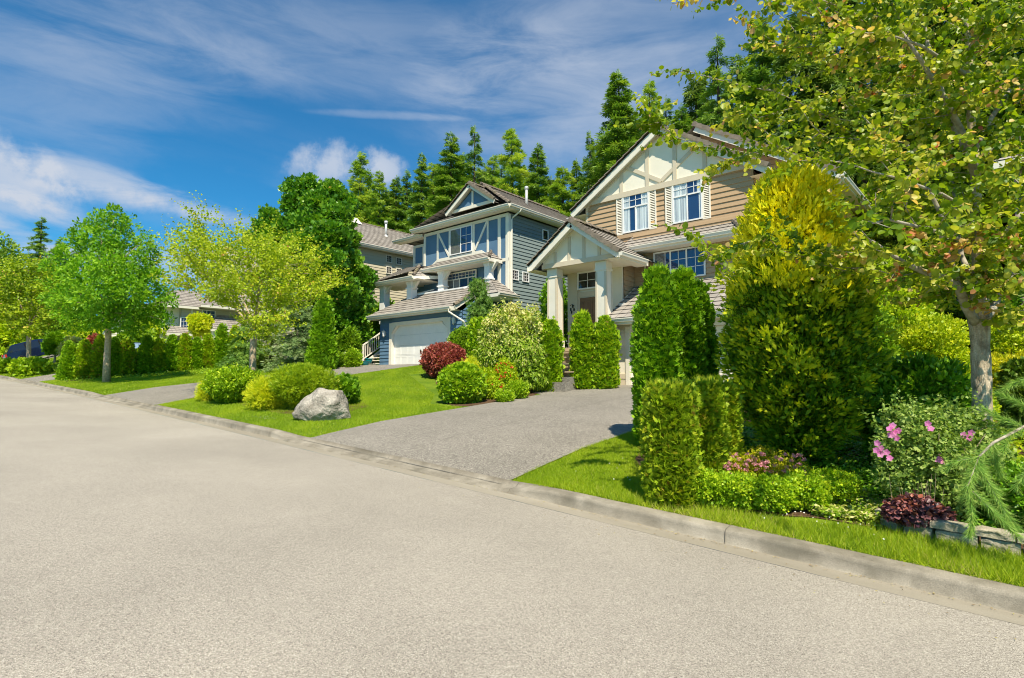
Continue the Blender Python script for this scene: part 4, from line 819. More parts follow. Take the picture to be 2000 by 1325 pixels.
m = MB(); caps(m, R_[3], R_[2]); caps(m, R_[0], R_[3]); m.build('ridge_tiles', M['roofcap'], rf)
m = MB(); m.face([(-37.9, 24.2, 12.1), (-39.1, 24.2, 12.1), (-38.5, 24.2, 12.65)]); m.bar((-37.75, 24.15, 12.05), (-38.5, 24.15, 12.7), .05, .1); m.bar((-39.25, 24.15, 12.05), (-38.5, 24.15, 12.7), .05, .1); m.face([(-37.8, 24.15, 12.1), (-38.5, 24.15, 12.72), (-38.5, 25.2, 12.72), (-37.8, 25.2, 12.1)]); m.build('gablet', M['fascia'], rf)
m = MB(); m.tube([(-36.5, 26.5, 11.1), (-36.5, 26.5, 12.3)], [.09, .09], 12); m.lathe((-36.5, 26.5, 12.2), [(.09, 0), (.14, .02), (.14, .2), (0, .22)], 12); m.lathe((-36.5, 26.5, 11.1), [(.3, -.15), (.1, .2)], 12); m.build('flue_pipe', M['metalwhite'], rf, smooth=True)
m = MB(); m.face([(-34.02, 20, e0-.2), (-33.5, 20, e0-.2), (-33.5, 34, e0-.2), (-34.02, 34, e0-.2)]); m.box(-33.52, -33.48, 20, 34, e0-.22, e0-.01); m.box(-43.5, -33.52, 20.0, 20.04, e0-.22, e0-.01); gutter(m, (-33.5, 20, e0), (-33.5, 34, e0), RT); m.build('fascia', M['fascia'], Yh)

Gh = thing('grey_house', 'warm grey house with stepped brown roofs, half hidden behind the spreading tree and hedge', 'house', (-60, 22, 2.2))
m = MB()
siding(m, (-55, 19.0, 0), Yp, RT, [(0, 1.5), (5, 1.5), (5, 6.7), (0, 6.7)], .2, .026); siding(m, (-57, 21, 0), Yp, RT, [(3.2, 6), (8, 6), (8, 10.6), (3.2, 10.6)], .2, .026)
siding(m, (-57.5, 18.2, 0), X_, FR, [(0, 1.5), (2.5, 1.5), (2.5, 6.3), (0, 6.3)], .2, .026); siding(m, (-55, 18.2, 0), Yp, RT, [(0, 1.5), (.8, 1.5), (.8, 6.3), (0, 6.3)], .2, .026)
m.box(-66, -57.02, 18.4, 29, 1.2, 6.6); m.box(-64, -57.03, 24.25, 29, 6.6, 10.6); m.box(-57.4, -55.02, 18.3, 23.98, 1.2, 6.3)
m.build('wall', M['greysiding'], Gh)
m = MB(); m.box(-57.5, -55.4, 16.75, 18.2, 1.2, 6.35); m.box(-55.1, -55.02, 18.9, 19.0, 2, 6.3); m.build('bay_wall_painted_lit', M['cream'], Gh)  # cream on this bay: sunlit tone put into the wall colour
window(Gh, (-54.97, 19.9, 4.9), Yp, RT, 1.15, 1.35, [(.33, 0, .33, 1)], grid(2, 4, .35, 0, 1, 1), ()); window(Gh, (-54.96, 18.12, 4.0), Yp, RT, .8, 1.45, [], grid(3, 4), (), casing=.08); window(Gh, (-56.97, 23.0, 7.6), Yp, RT, 1.1, 1.1, [(.5,0,.5,1)], (), ())
m = MB()
roofplane(m, [(-54.5, 16.6, 6.42), (-54.5, 20.0, 6.42), (-57.4, 20.6, 8.2), (-57.4, 18.6, 8.2)]); roofplane(m, [(-54.5, 16.6, 6.42), (-60, 16.6, 6.42), (-60, 18.6, 8.2), (-57.4, 18.6, 8.2)])
roofplane(m, [(-53.9, 19.4, 6.6), (-53.9, 24.6, 6.6), (-57.0, 24.6, 8.1), (-57.0, 20.9, 8.1)])
roofplane(m, [(-53.2, 20.0, 4.45), (-53.2, 26, 4.45), (-55.0, 25, 5.9), (-55.0, 21.3, 5.9)]); roofplane(m, [(-53.2, 20.0, 4.45), (-55.0, 21.3, 5.9), (-55, 20.0, 4.6)])
roofplane(m, [(-54.0, 16.8, 3.95), (-54.0, 18.9, 3.95), (-55.0, 18.9, 4.6), (-55.0, 17.2, 4.6)])
roofplane(m, [(-56, 23.9, 10.5), (-56, 30.5, 10.5), (-60.3, 30.5, 13.4), (-60.3, 23.9, 13.4)]); roofplane(m, [(-64.6, 23.9, 10.5), (-64.6, 30.5, 10.5), (-60.3, 30.5, 13.4), (-60.3, 23.9, 13.4)])
roofplane(m, [(-57, 20.9, 8.1), (-57, 24.4, 8.1), (-63, 24.4, 9.4), (-63, 20.9, 8.1)])
m.build('roof', M['roof'], Gh)
m = MB(); wallface(m, (-60.3, 24.2, 0), X_, [(-4, 10.5), (4, 10.5), (0, 13.2)]); m.bar((-56, 23.88, 10.4), (-60.3, 23.88, 13.3), .06, .22); m.bar((-64.6, 23.88, 10.4), (-60.3, 23.88, 13.3), .06, .22)
m.box(-54.5, -54.46, 16.6, 19.5, 6.2, 6.41); m.box(-54.5, -60, 16.6, 16.64, 6.2, 6.41); m.face([(-54.5, 16.6, 6.22), (-54.5, 20, 6.22), (-55.4, 20, 6.22), (-55.4, 16.6, 6.22)]); m.box(-53.9, -53.86, 19.4, 24.6, 6.38, 6.59); m.face([(-53.9, 19.4, 6.4), (-53.9, 24.6, 6.4), (-55, 24.6, 6.4), (-55, 19.4, 6.4)])
m.box(-53.2, -53.16, 20, 26, 4.22, 4.44); m.box(-54, -53.96, 16.8, 18.9, 3.75, 3.94); m.box(-55.0, -54.9, 19.0, 19.12, 2, 6.3);
m.build('fascia', M['fascia'], Gh)
m = MB(); m.box(-55, -53.4, 20.4, 25.6, 1.5, 4.3); m.build('garage_wall', M['cream'], Gh)

Fh = thing('beige_house', 'distant beige bungalow with low brown roof, just visible under the leafy green tree', 'house', (-80, 22, 3.2))
m = MB(); siding(m, (-76, 18, 0), Yp, RT, [(0, 2), (10, 2), (10, 6.6), (0, 6.6)], .25); siding(m, (-86, 18, 0), X_, FR, [(0, 2), (10, 2), (10, 6.6), (0, 6.6)], .25); m.box(-86, -76.02, 18.02, 28, 2, 6.5); m.build('wall', M['cream'], Fh)
m = MB(); r2_ = [(-75.4, 17.4, 6.7), (-75.4, 28.6, 6.7), (-81, 24, 9.2), (-81, 22, 9.2), (-86.6, 17.4, 6.7), (-86.6, 28.6, 6.7)]
roofplane(m, [r2_[0], r2_[1], r2_[2], r2_[3]]); roofplane(m, [r2_[0], r2_[4], r2_[3]]); roofplane(m, [r2_[4], r2_[5], r2_[2], r2_[3]]); m.build('roof', M['roof'], Fh)
m = MB(); m.box(-75.4, -75.36, 17.4, 28.6, 6.45, 6.7); m.box(-86.6, -75.4, 17.4, 17.44, 6.45, 6.7); m.build('fascia', M['fascia'], Fh)
window(Fh, (-75.95, 20, 4.2), Yp, RT, 1.6, 1.3, [(.5,0,.5,1)], (), ()); window(Fh, (-80, 17.96, 4.2), X_, FR, 1.8, 1.3, [(.5,0,.5,1)], (), ())

Ph = thing('mauve_house', 'mauve-sided house glimpsed through the leaves at the right edge behind the birch-like trunk', 'house', (4, 28, -.9))
m = MB(); siding(m, (.3, 22, 0), X_, FR, [(0, -.9), (9, -.9), (9, 6.2), (0, 6.2)], .2); siding(m, (.3, 33, 0), FR, LF, [(0, -.9), (11, -.9), (11, 6.2), (0, 6.2)], .2); m.box(.32, 9.3, 22.03, 33, -.9, 6.1); m.build('wall', M['mauvesiding'], Ph)
m = MB(); roofplane(m, [(-.2, 21.4, 6.3), (9.8, 21.4, 6.3), (5, 27, 9.4)]); roofplane(m, [(-.2, 21.4, 6.3), (-.2, 33.6, 6.3), (5, 28, 9.4), (5, 27, 9.4)]); roofplane(m, [(-.2, 33.6, 6.3), (9.8, 33.6, 6.3), (5, 28, 9.4)]); roofplane(m, [(9.8, 21.4, 6.3), (9.8, 33.6, 6.3), (5, 28, 9.4), (5, 27, 9.4)]); m.build('roof', M['roof'], Ph)
m = MB(); m.box(-.2, 9.8, 21.4, 21.44, 6.1, 6.3); m.box(-.2, -.16, 21.44, 33.6, 6.1, 6.3); m.box(-.2, 9.8, 21.42, 22, 6.08, 6.1); m.build('fascia', M['fascia'], Ph)
window(Ph, (.7, 21.96, 3.4), X_, FR, 1.5, 1.3, [(.5,0,.5,1)], (), ()); window(Ph, (3.2, 21.96, 3.4), X_, FR, 1.5, 1.3, [(.5,0,.5,1)], (), ()); window(Ph, (.8, 21.96, .4), X_, FR, 1.5, 1.3, [(.5,0,.5,1)], (), ())

# ------------------------------------------------------------------ cars
def car(name, label, x, y, z, paint, L_=4.7, W_=1.85, H_=1.72, group=None):
    """estate / SUV standing nose towards the house (+Y); tail towards the street"""
    t = thing(name, label, 'car', (x, y, z), group); t.rotation_euler = (math.atan((G(x, y+1.4)-G(x, y-1.4))/2.8), 0, 0); O = Vector((x, y, z))
    # body side profile (y along, z up), lofted in x with tumblehome
    low = [(-2.25, .42), (-2.33, .62), (-2.30, .95), (2.25, .92), (2.36, .70), (2.30, .40)]
    def loft(prof, w0, w1, z0, z1, nm, mat, par):
        m = MB(); f = lambda zz_: w0+(w1-w0)*max(0, min(1, (zz_-z0)/(z1-z0)))
        Lp = [O+Vector((-f(b), a, b)) for a, b in prof]; Rp = [O+Vector((f(b), a, b)) for a, b in prof]; n = len(prof)
        m.face(Lp); m.face(Rp[::-1])
        for i in range(n): j = (i+1) % n; m.face([Lp[j], Lp[i], Rp[i], Rp[j]])
        return m.build(nm, mat, par, bevel=.02)
    body = [(-2.20, .35), (-2.32, .50), (-2.33, .78), (-2.27, 1.02), (-.9, 1.04), (.9, 1.02), (1.75, .95), (2.28, .80), (2.34, .55), (2.2, .33), (1.82, .33), (1.72, .56), (1.45, .68), (1.18, .56), (1.08, .33), (-1.05, .33), (-1.15, .56), (-1.42, .68), (-1.69, .56), (-1.79, .33)]
    bo = loft(body, W_/2, W_/2-.04, .35, 1.05, 'body', M[paint], t)
    cab = [(-2.20, 1.03), (-1.78, 1.60), (-1.5, 1.68), (-.2, H_), (.35, 1.64), (1.10, 1.03)]
    loft(cab, W_/2-.05, W_/2-.26, 1.03, H_, 'roof', M[paint], t)
    m = MB(); side = [(-2.0, 1.08), (-1.68, 1.53), (-1.4, 1.58), (.28, 1.58), (.92, 1.08)]
    for s in (-1, 1):
        w = lambda b: (W_/2-.045)+(-.21)*(b-1.03)/(H_-1.03)
        for (a, b) in ((0, 1),):
            pts = [O+Vector((s*(w(zz_)+.006), yy, zz_)) for yy, zz_ in side]; m.face(pts if s > 0 else pts[::-1])
    m.face([O+Vector((-.68, -2.155-.0, 1.12)), O+Vector((.68, -2.155, 1.12)), O+Vector((.6, -1.83, 1.56)), O+Vector((-.6, -1.83, 1.56))])
    m.face([O+Vector((-.7, 1.03, 1.1)), O+Vector((.7, 1.03, 1.1)), O+Vector((.6, .42, 1.6)), O+Vector((-.6, .42, 1.6))])
    m.build('window_glass', M['carglass'], t)
    for s in (-1, 1):
        for yy in (-.9, .05): m = MB(); m.box(x+s*(W_/2-.19), x+s*(W_/2-.05), y+yy-.03, y+yy+.03, z+1.05, z+1.6); m.build('door_pillar', M['black'], t)
    for s in (-1, 1):
        m = MB(); m.box(x+s*.62, x+s*.90, y-2.345, y-2.22, z+.78, z+1.02); m.build('tail_lamp', M['redlamp'], t, bevel=.02)
        m = MB(); m.box(x+s*.60, x+s*.90, y+2.22, y+2.33, z+.68, z+.82); m.build('headlight', M['lampglass'], t, bevel=.02)
        m = MB(); m.box(x+s*.92, x+s*1.06, y+.75, y+.9, z+1.02, z+1.15); m.build('mirror', M[paint], t, bevel=.02)
    m = MB(); m.box(x-.26, x+.26, y-2.36, y-2.33, z+.66, z+.80); m.build('number_plate', M['plate'], t)
    m = MB(); m.box(x-.9, x+.9, y-2.42, y-2.2, z+.36, z+.56); m.build('bumper', M[paint], t, bevel=.03)
    for s in (-1, 1):
        for yy in (-1.42, 1.45):
            m = MB(); c = O+Vector((s*(W_/2-.12), yy, .34)); n = 24
            prof = [(-.11, .20), (-.115, .31), (-.09, .34), (.09, .34), (.115, .31), (.11, .20)]
            rings = [[c+Vector((a, r*math.cos(2*math.pi*k/n), r*math.sin(2*math.pi*k/n))) for k in range(n)] for a, r in prof]
            for i in range(len(prof)-1):
                for k in range(n): m.face([rings[i][k], rings[i][(k+1) % n], rings[i+1][(k+1) % n], rings[i+1][k]])
            wh = m.build('wheel', M['tyre'], t, smooth=True)
            m = MB(); a = s*.10
            for k in range(5):
                t0 = 2*math.pi*k/5; t1 = t0+.75
                m.face([c+Vector((a, 0, 0)), c+Vector((a, .21*math.cos(t0), .21*math.sin(t0))), c+Vector((a, .21*math.cos((t0+t1)/2), .21*math.sin((t0+t1)/2))), c+Vector((a, .21*math.cos(t1), .21*math.sin(t1)))])
            m.build('rim', M['rim'], wh)
    return t
car('parked_car', 'dark blue estate car parked nose-in on the far driveway at the left', -61.9, 9.9, G(-62, 9.9)+.03, 'carblue')
car('parked_car', 'pale blue car glimpsed between the two rows of clipped cones', -43.2, 13.2, G(-43.2, 13.2)+.03, 'carpale', H_=1.5)
# ------------------------------------------------------------------ foliage engine
TPL = {
 'leaf':  (np.array([(0,0,0),(.45,.5,.10),(1,0,-.05),(.45,-.5,.10)]), [(0,1,2,3)]),
 'round': (np.array([(0,0,0),(.12,.36,.05),(.5,.52,.08),(.86,.28,.0),(1.02,0,-.10),(.86,-.28,.0),(.5,-.52,.08),(.12,-.36,.05)]), [(0,1,2,3,4),(0,4,5,6,7)]),
 'spray': (np.array([(0,0,0),(.95,.55,0),(.62,.62,.06),(0,.03,0),(1.1,.04,.03),(.8,-.12,0),(0,-.03,0),(.72,-.6,.06),(.98,-.48,0)]), [(0,1,2),(3,4,5),(6,7,8)]),
 'fan':   (np.array([(0,0,0),(.55,.62,.05),(.62,.30,0),(1,0,-.08),(.62,-.30,0),(.55,-.62,.05)]), [(0,1,2),(0,2,3),(0,3,4),(0,4,5)]),
 'frond': (np.array([(0,0,0),(.30,.34,.03),(.62,.55,.0),(.60,.26,.06),(1.0,.12,-.04),(.66,0,.04),(.95,-.22,-.04),(.58,-.28,.05),(.55,-.55,0),(.28,-.30,.02)]), [(0,1,2,3),(0,3,4,5),(0,5,6,7),(0,7,8,9)]),
 'blade': (np.array([(0,-.5,0),(0,.5,0),(1,0,.25)]), [(0,1,2)]),
 'needle':(np.array([(0,-.5,0),(1,0,0),(0,.5,0)]), [(0,1,2)]),
}
def unit(a): return a/np.maximum(np.linalg.norm(a, axis=1, keepdims=True), 1e-9)
class Leaves:
    def __init__(s): s.V = []; s.loops = []; s.tot = []; s.tint = []; s.nv = 0
    def add(s, P, Nn, T, L, Wd, tint, shape='leaf'):
        tv, tf = TPL[shape]; n = len(P)
        if n == 0: return
        T = unit(T); B = unit(np.cross(Nn, T)); Nn = np.cross(T, B)
        L = np.broadcast_to(np.asarray(L, float), (n,)); Wd = np.broadcast_to(np.asarray(Wd, float), (n,)); tint = np.broadcast_to(np.asarray(tint, float), (n,))
        V = P[:, None, :]+T[:, None, :]*(tv[None, :, 0:1]*L[:, None, None])+B[:, None, :]*(tv[None, :, 1:2]*Wd[:, None, None])+Nn[:, None, :]*(tv[None, :, 2:3]*L[:, None, None])
        k = len(tv); base = s.nv+np.arange(n)*k
        for f in tf:
            s.loops.append((base[:, None]+np.array(f)[None, :]).ravel()); s.tot.append(np.full(n, len(f))); s.tint.append(tint)
        s.V.append(V.reshape(-1, 3)); s.nv += n*k
    def addmesh(s, V, F, tint):
        """quads of a filler core, tinted darker than most leaves around it"""
        s.loops.append((np.asarray(F)+s.nv).ravel()); s.tot.append(np.full(len(F), 4)); s.tint.append(np.full(len(F), tint)); s.V.append(np.asarray(V, float)); s.nv += len(V)
    def build(s, name, mat, parent=None, origin=None):
        V = np.concatenate(s.V).astype(np.float32); o0 = np.array(origin if origin is not None else (0, 0, 0), dtype=np.float32); V = V-o0
        lo = np.concatenate(s.loops).astype(np.int32); to = np.concatenate(s.tot).astype(np.int32); ti = np.concatenate(s.tint).astype(np.float32)
        me = bpy.data.meshes.new(name); me.vertices.add(len(V)); me.vertices.foreach_set('co', V.ravel())
        me.loops.add(len(lo)); me.loops.foreach_set('vertex_index', lo); me.polygons.add(len(to))
        st = np.zeros(len(to), dtype=np.int32); st[1:] = np.cumsum(to)[:-1]; me.polygons.foreach_set('loop_start', st)
        me.update(calc_edges=True)
        a = me.attributes.new('tint', 'FLOAT', 'FACE'); a.data.foreach_set('value', np.clip(ti, 0, 1))
        return link(name, me, mat, parent)
def rdir(n): return unit(rng.normal(size=(n, 3)))
class Bumps:
    """soft random lobes over directions, for uneven outlines"""
    def __init__(s, k=14, amp=.22, sharp=7): s.d = rdir(k); s.a = rng.uniform(-amp*.6, amp, k); s.s = sharp
    def __call__(s, D): return 1+(np.exp(s.s*(D@s.d.T-1))*s.a).sum(1)
def tufts(Lv, S, O, per, rho, L, Wd, shape, ti, fwd=.75, rnd=.5, up=0.0, tipt=None, flat=.8, zmin=None, tvar=.12):
    """little brush-like clusters of leaves: per leaves spread over each seed's outward cap"""
    K = len(S); i = np.repeat(np.arange(K), per); n = len(i); o = O[i]; sz = rng.uniform(.6, 1.35, K)[i]
    d = unit(o*.55+rdir(n)*.95); P = S[i]+d*(rho*sz*rng.random(n)**.45)[:, None]*np.array([1, 1, .85])
    T = unit(d*.55+o*fwd+rng.normal(size=(n, 3))*rnd*.5+np.array([0, 0, up])); Nn = unit(d*flat+o*.5+rng.normal(size=(n, 3))*rnd)
    t = np.clip(ti[i]+rng.normal(size=n)*tvar, 0, 1)
    if tipt is not None: t = np.where(rng.random(n) < tipt[0], rng.uniform(tipt[1], 1, n), np.minimum(t, tipt[1]-.08))
    sc = rng.uniform(.6, 1.3, n); k = np.ones(n, bool) if zmin is None else P[:, 2] > zmin
    Lv.add(P[k], Nn[k], T[k], (L*sc)[k], (Wd*sc)[k], t[k], shape)
def blob(Lv, c, r, n, L, Wd, shape='leaf', tint=(.25, .75), inner=.55, amp=.2, k=14, sharp=7, up=.35, rnd=.8, out=.8, droop=0, zmin=None, zmax=None, core=0, tipt=None, jit=.0, tuft=0):
    """leaves through the outer shell of an uneven ellipsoid"""
    c = np.array(c, float); r = np.array(r, float)*np.ones(3); BB = Bumps(k, amp, sharp)
    if tuft:
        per = 14; K = max(12, int(n*.85/per)); D = rdir(K); q = BB(D)*(1-(1-inner)*.6*rng.random(K)**2.2)*.96
        S_ = c+D*r*q[:, None]
        if zmin is not None: S_[:, 2] = np.maximum(S_[:, 2], zmin)
        tufts(Lv, S_, unit(D/r*r.mean()+np.array([0, 0, .25])), per, tuft, L, Wd, shape, rng.uniform(tint[0], tint[1], K), .6, .6+.5*rnd, up*.3-droop*.4, tipt, zmin=zmin); n = int(n*.3)
    D = rdir(n); b = BB(D)
    rad = b*(1-(1-inner)*rng.random(n)**1.8); P = c+D*r*rad[:, None]
    if jit: P += rng.normal(size=P.shape)*jit
    Nn = unit(D/r*r.mean()*out+rng.normal(size=(n, 3))*rnd*.6+np.array([0, 0, up])); T = unit(D*.6+rng.normal(size=(n, 3))*.7+np.array([0, 0, -droop]))
    ti = rng.uniform(tint[0], tint[1], n)
    if tipt is not None: ti = np.where(rng.random(n) < tipt[0], rng.uniform(tipt[1], 1, n), ti)
    keep = np.ones(n, bool)
    if zmin is not None: keep &= P[:, 2] > zmin
    if zmax is not None: keep &= P[:, 2] < zmax
    sc = rng.uniform(.7, 1.25, n); Lv.add(P[keep], Nn[keep], T[keep], (L*sc)[keep], (Wd*sc)[keep], ti[keep], shape)
    if core:
        m = 14; th = np.linspace(0, np.pi, m); ph = np.linspace(0, 2*np.pi, 2*m, endpoint=False); V = []; F = []
        for t in th:
            for p in ph: V.append((math.sin(t)*math.cos(p), math.sin(t)*math.sin(p), math.cos(t)))
        V = np.array(V); bb = 1+.0*V[:, 0]; V = c+V*r*core
        if zmin is not None: V[:, 2] = np.maximum(V[:, 2], zmin)
        for i in range(m-1):
            for j in range(2*m): j2 = (j+1) % (2*m); F.append((i*2*m+j, (i+1)*2*m+j, (i+1)*2*m+j2, i*2*m+j2))
        Lv.addmesh(V, F, tint[0])
def column(Lv, base, rx, ry, h, prof, n, L, Wd, shape='spray', tint=(.2, .8), up=.8, amp=.10, depth=.18, core=.70, fringe=0, tipt=None, rnd=.5, rot=0, vert=6, tuft=0):
    if shape == 'spray': shape = 'frond'; n = int(n*.55); L = L*1.25; Wd = L*.95
    """clipped or natural columnar conifer; prof(t) is the relative radius at height fraction t"""
    tuft = tuft or L*1.25; per = 9; K = int(n*1.0/per); t = rng.random(K*3); pr = prof(t); t = t[rng.random(K*3) < pr/pr.max()][:K]; K = len(t); ph = rng.uniform(0, 2*np.pi, K); kk = rng.uniform(0, 6.28, 8)
    nz = sum(np.sin(ph*(i+1)+kk[i]+t*(3+i)*1.7)*amp/(i+1) for i in range(5)); R = prof(t)*(.95+nz)*(1-depth*1.3*rng.random(K)**1.4); ca, sa = np.cos(rot), np.sin(rot)
    Xs = R*rx*np.cos(ph); Ys = R*ry*np.sin(ph); Oo = np.stack([np.cos(ph)*ca-np.sin(ph)*sa, np.cos(ph)*sa+np.sin(ph)*ca, np.full(K, .35)+.8*(t > .93)], 1)
    tufts(Lv, np.stack([base[0]+Xs*ca-Ys*sa, base[1]+Xs*sa+Ys*ca, base[2]+t*h*.98], 1), unit(Oo), per, tuft, L, Wd, shape, rng.uniform(tint[0], tint[1], K)*.8+.1, .5, rnd, up*.45, tipt)
    n = int(n*.25)
    t = rng.random(n*2); pr = prof(t); keep = rng.random(n*2) < pr/pr.max(); t = t[keep][:n]; n = len(t)
    ph = rng.uniform(0, 2*np.pi, n); k1 = rng.uniform(0, 6.28, 8); nz = sum(np.sin(ph*(i+1)+k1[i]+t*(3+i)*1.7)*amp/(i+1) for i in range(5))+amp*.6*np.sin(t*vert*6.28+3*np.sin(ph*2+k1[5]))
    R = prof(t)*(1+nz)*(1-depth*rng.random(n)**1.5*1.3); ca, sa = np.cos(rot), np.sin(rot)
    X = R*rx*np.cos(ph); Y = R*ry*np.sin(ph); P = np.stack([base[0]+X*ca-Y*sa, base[1]+X*sa+Y*ca, base[2]+t*h], 1)
    Oo = np.stack([np.cos(ph)*ca-np.sin(ph)*sa, np.cos(ph)*sa+np.sin(ph)*ca, np.zeros(n)], 1)
    T = unit(Oo*.7+np.array([0, 0, up])+rng.normal(size=(n, 3))*rnd); Nn = unit(np.cross(T, np.cross(Oo, T))+Oo+rng.normal(size=(n, 3))*rnd*.9)
    ti = rng.uniform(tint[0], tint[1], n)+ .12*np.sin(ph*3+t*9+k1[6])
    if tipt is not None: ti = np.where(rng.random(n) < tipt[0], rng.uniform(tipt[1], 1, n), np.minimum(ti, tipt[1]-.08))
    sc = rng.uniform(.65, 1.3, n); Lv.add(P, Nn, T, L*sc, Wd*sc, ti, shape)
    # top cap leaves
    m = int(n*.10*max(.2, float(prof(np.array([.97]))[0]))); q = np.sqrt(rng.random(m)); a = rng.uniform(0, 6.28, m); pt = float(prof(np.array([.96]))[0])
    if m > 4:
        X = q*rx*pt*np.cos(a); Y = q*ry*pt*np.sin(a); P = np.stack([base[0]+X*ca-Y*sa, base[1]+X*sa+Y*ca, base[2]+h*(.965+.03*rng.random(m))], 1)
        T = unit(np.array([0, 0, 1.])+rng.normal(size=(m, 3))*.45); Lv.add(P, rdir(m), T, L*1.2, Wd, rng.uniform(max(0, tint[1]-.3), tint[1], m), shape)
    if fringe:
        m = fringe; a = rng.uniform(0, 6.28, m); q = np.sqrt(rng.random(m))*pt; X = q*rx*np.cos(a); Y = q*ry*np.sin(a)
        P = np.stack([base[0]+X*ca-Y*sa, base[1]+X*sa+Y*ca, base[2]+h*.97+0*a], 1); T = unit(np.array([0, 0, 1.])+rng.normal(size=(m, 3))*.25); Lv.add(P, rdir(m), T, L*2.2*rng.uniform(.6, 1.4, m), Wd*.7, rng.uniform(.6, .85, m), shape)
    if core:
        K = 18; J = 14; V = []; F = []
        for i in range(J+1):
            tt = .02+.955*i/J; r = float(prof(np.array([tt]))[0])*core
            for k in range(K): a = 2*np.pi*k/K; x = r*rx*math.cos(a); y = r*ry*math.sin(a); V.append((base[0]+x*ca-y*sa, base[1]+x*sa+y*ca, base[2]+tt*h))
        for i in range(J):
            for k in range(K): F.append((i*K+k, i*K+(k+1) % K, (i+1)*K+(k+1) % K, (i+1)*K+k))
        V.append((base[0], base[1], base[2]+h*.975)); 
        for k in range(0, K, 2): F.append((J*K+k, J*K+(k+1) % K, J*K+(k+2) % K, len(V)-1))
        Lv.addmesh(V, F, tint[0]*.6+.05)
P_col = lambda t: np.minimum(1, (t+.04)/.10)**.4*np.clip(1-np.clip(t-.80, 0, 1)/.24, .35, 1)**.7*(1-.18*t)
P_box = lambda t: np.minimum(1, (t+.25)/.3)*np.where(t > .95, .9, 1.0)
P_cone = lambda t: np.minimum(1, (t+.08)/.18)**.5*np.clip(1.02-t, .02, 1)**.72
P_tear = lambda t: np.clip(np.sin(np.clip(t*.92+.10, 0, 1)*np.pi)**.6*(1-.35*t), .05, 1)
P_taper = lambda t: np.interp(t, [0, .08, .35, .6, .8, .92, 1], [.80, 1, .90, .70, .46, .28, .07])
def trunk_mesh(name, pts, rads, mat, parent, n=10, extra=()):
    m = MB(); m.tube(pts, rads, n)
    for p, r in extra: m.tube(p, r, max(5, n-3))
    return m.build(name, mat, parent, smooth=True)
def plant(name, label, cat, base, mat, fn, group=None, trunk=None):
    """a thing with a crown (and a trunk or stem where one shows)"""
    t = thing(name, label, cat, base, group); Lv = Leaves(); fn(Lv); Lv.build('foliage' if trunk is None else 'crown', mat, t, base)
    m = MB(); b = Vector(base)
    if trunk is None: 
        for k in range(4):
            a = k*1.6+.4; m.tube([b+Vector((.03*math.cos(a), .03*math.sin(a), -.05)), b+Vector((.12*math.cos(a), .12*math.sin(a), .35))], [.022, .012], 6)
        m.build('stem', M['darkbark'], t)
    else: trunk(t)
    return t
def grow(nodes, targets, step=.14, r0=.004, sag=.25, wob=.05, minlen=.25):
    """join each target to the nearest point of the skeleton; returns shoots (point lists)"""
    NP = np.array([n for n in nodes], float); shoots = []; base = NP[0]
    PL = np.linalg.norm((NP-base)*np.array([1, 1, .25]), axis=1); order = np.argsort([np.min(np.linalg.norm(NP-t, axis=1)) for t in targets])
    for i in order:
        t = targets[i]; d = np.linalg.norm(NP-t, axis=1)+.35*np.maximum(0, NP[:, 2]-t[2]+.15)+.42*PL; j = int(np.argmin(d)); a = NP[j]; Ln = np.linalg.norm(t-a)
        if Ln < minlen: continue
        m = max(3, int(Ln/step)); s = np.linspace(0, 1, m+1)[:, None]; side = rng.normal(size=3)*wob*Ln
        pts = a+(t-a)*s+np.array([0, 0, sag*Ln])*(s*(1-s))+side*(s*(1-s)*2); shoots.append(pts); NP = np.vstack([NP, pts[1:-1]]); PL = np.concatenate([PL, PL[j]+np.linalg.norm(pts[1:-1]-a, axis=1)])
    return shoots
def leafy_shoots(Lv, shoots, gap, L, shape='round', frac=.15, tint=(.1, .7), redf=.03, tipred=.25, size=.85, hang=.5, spread=.5, jit=.02):
    for pts in shoots:
        seg = np.linalg.norm(np.diff(pts, axis=0), axis=1); cum = np.concatenate([[0], np.cumsum(seg)]); tot = cum[-1]
        if not np.isfinite(tot) or tot < gap: continue
        s = np.arange(tot*frac, tot, gap)
        if len(s) < 1: continue
        s = np.repeat(s, 2)+rng.uniform(-gap*.3, gap*.3, len(s)*2); s = np.clip(s, 0, tot-.001); P = np.stack([np.interp(s, cum, pts[:, k]) for k in range(3)], 1)
        dr = unit((pts[-1]-pts[0])[None, :]); sd_ = unit(np.cross(dr, [[0, 0, 1.]])); sgn = np.where(np.arange(len(s)) % 2, 1, -1)[:, None]
        T = unit(sd_*sgn*.9+dr*.35+rng.normal(size=P.shape)*spread+np.array([0, 0, -hang])); P = P+rng.normal(size=P.shape)*jit+T*.015
        Nn = unit(rng.normal(size=P.shape)*.8+np.array([.1, -.35, .45])); f = s/tot; sc = size*rng.uniform(.7, 1.2, len(s))*(1-.35*f)
        base = rng.uniform(tint[0], tint[1]); ti = np.clip(rng.normal(base, .13, len(s)), 0, .78); red = rng.random() < redf
        ti = np.where((rng.random(len(s)) < tipred) & (f > .82), rng.uniform(.8, .97, len(s)), ti)
        if red: ti = rng.uniform(.78, 1, len(s))
        Lv.add(P, Nn, T, L*sc, L*.95*sc, ti, shape)
def inpoly(px, py, poly):
    r = False; j = len(poly)-1
    for i in range(len(poly)):
        xi, yi = poly[i]; xj, yj = poly[j]
        if (yi > py) != (yj > py) and px < (xj-xi)*(py-yi)/(yj-yi)+xi: r = not r
        j = i
    return r
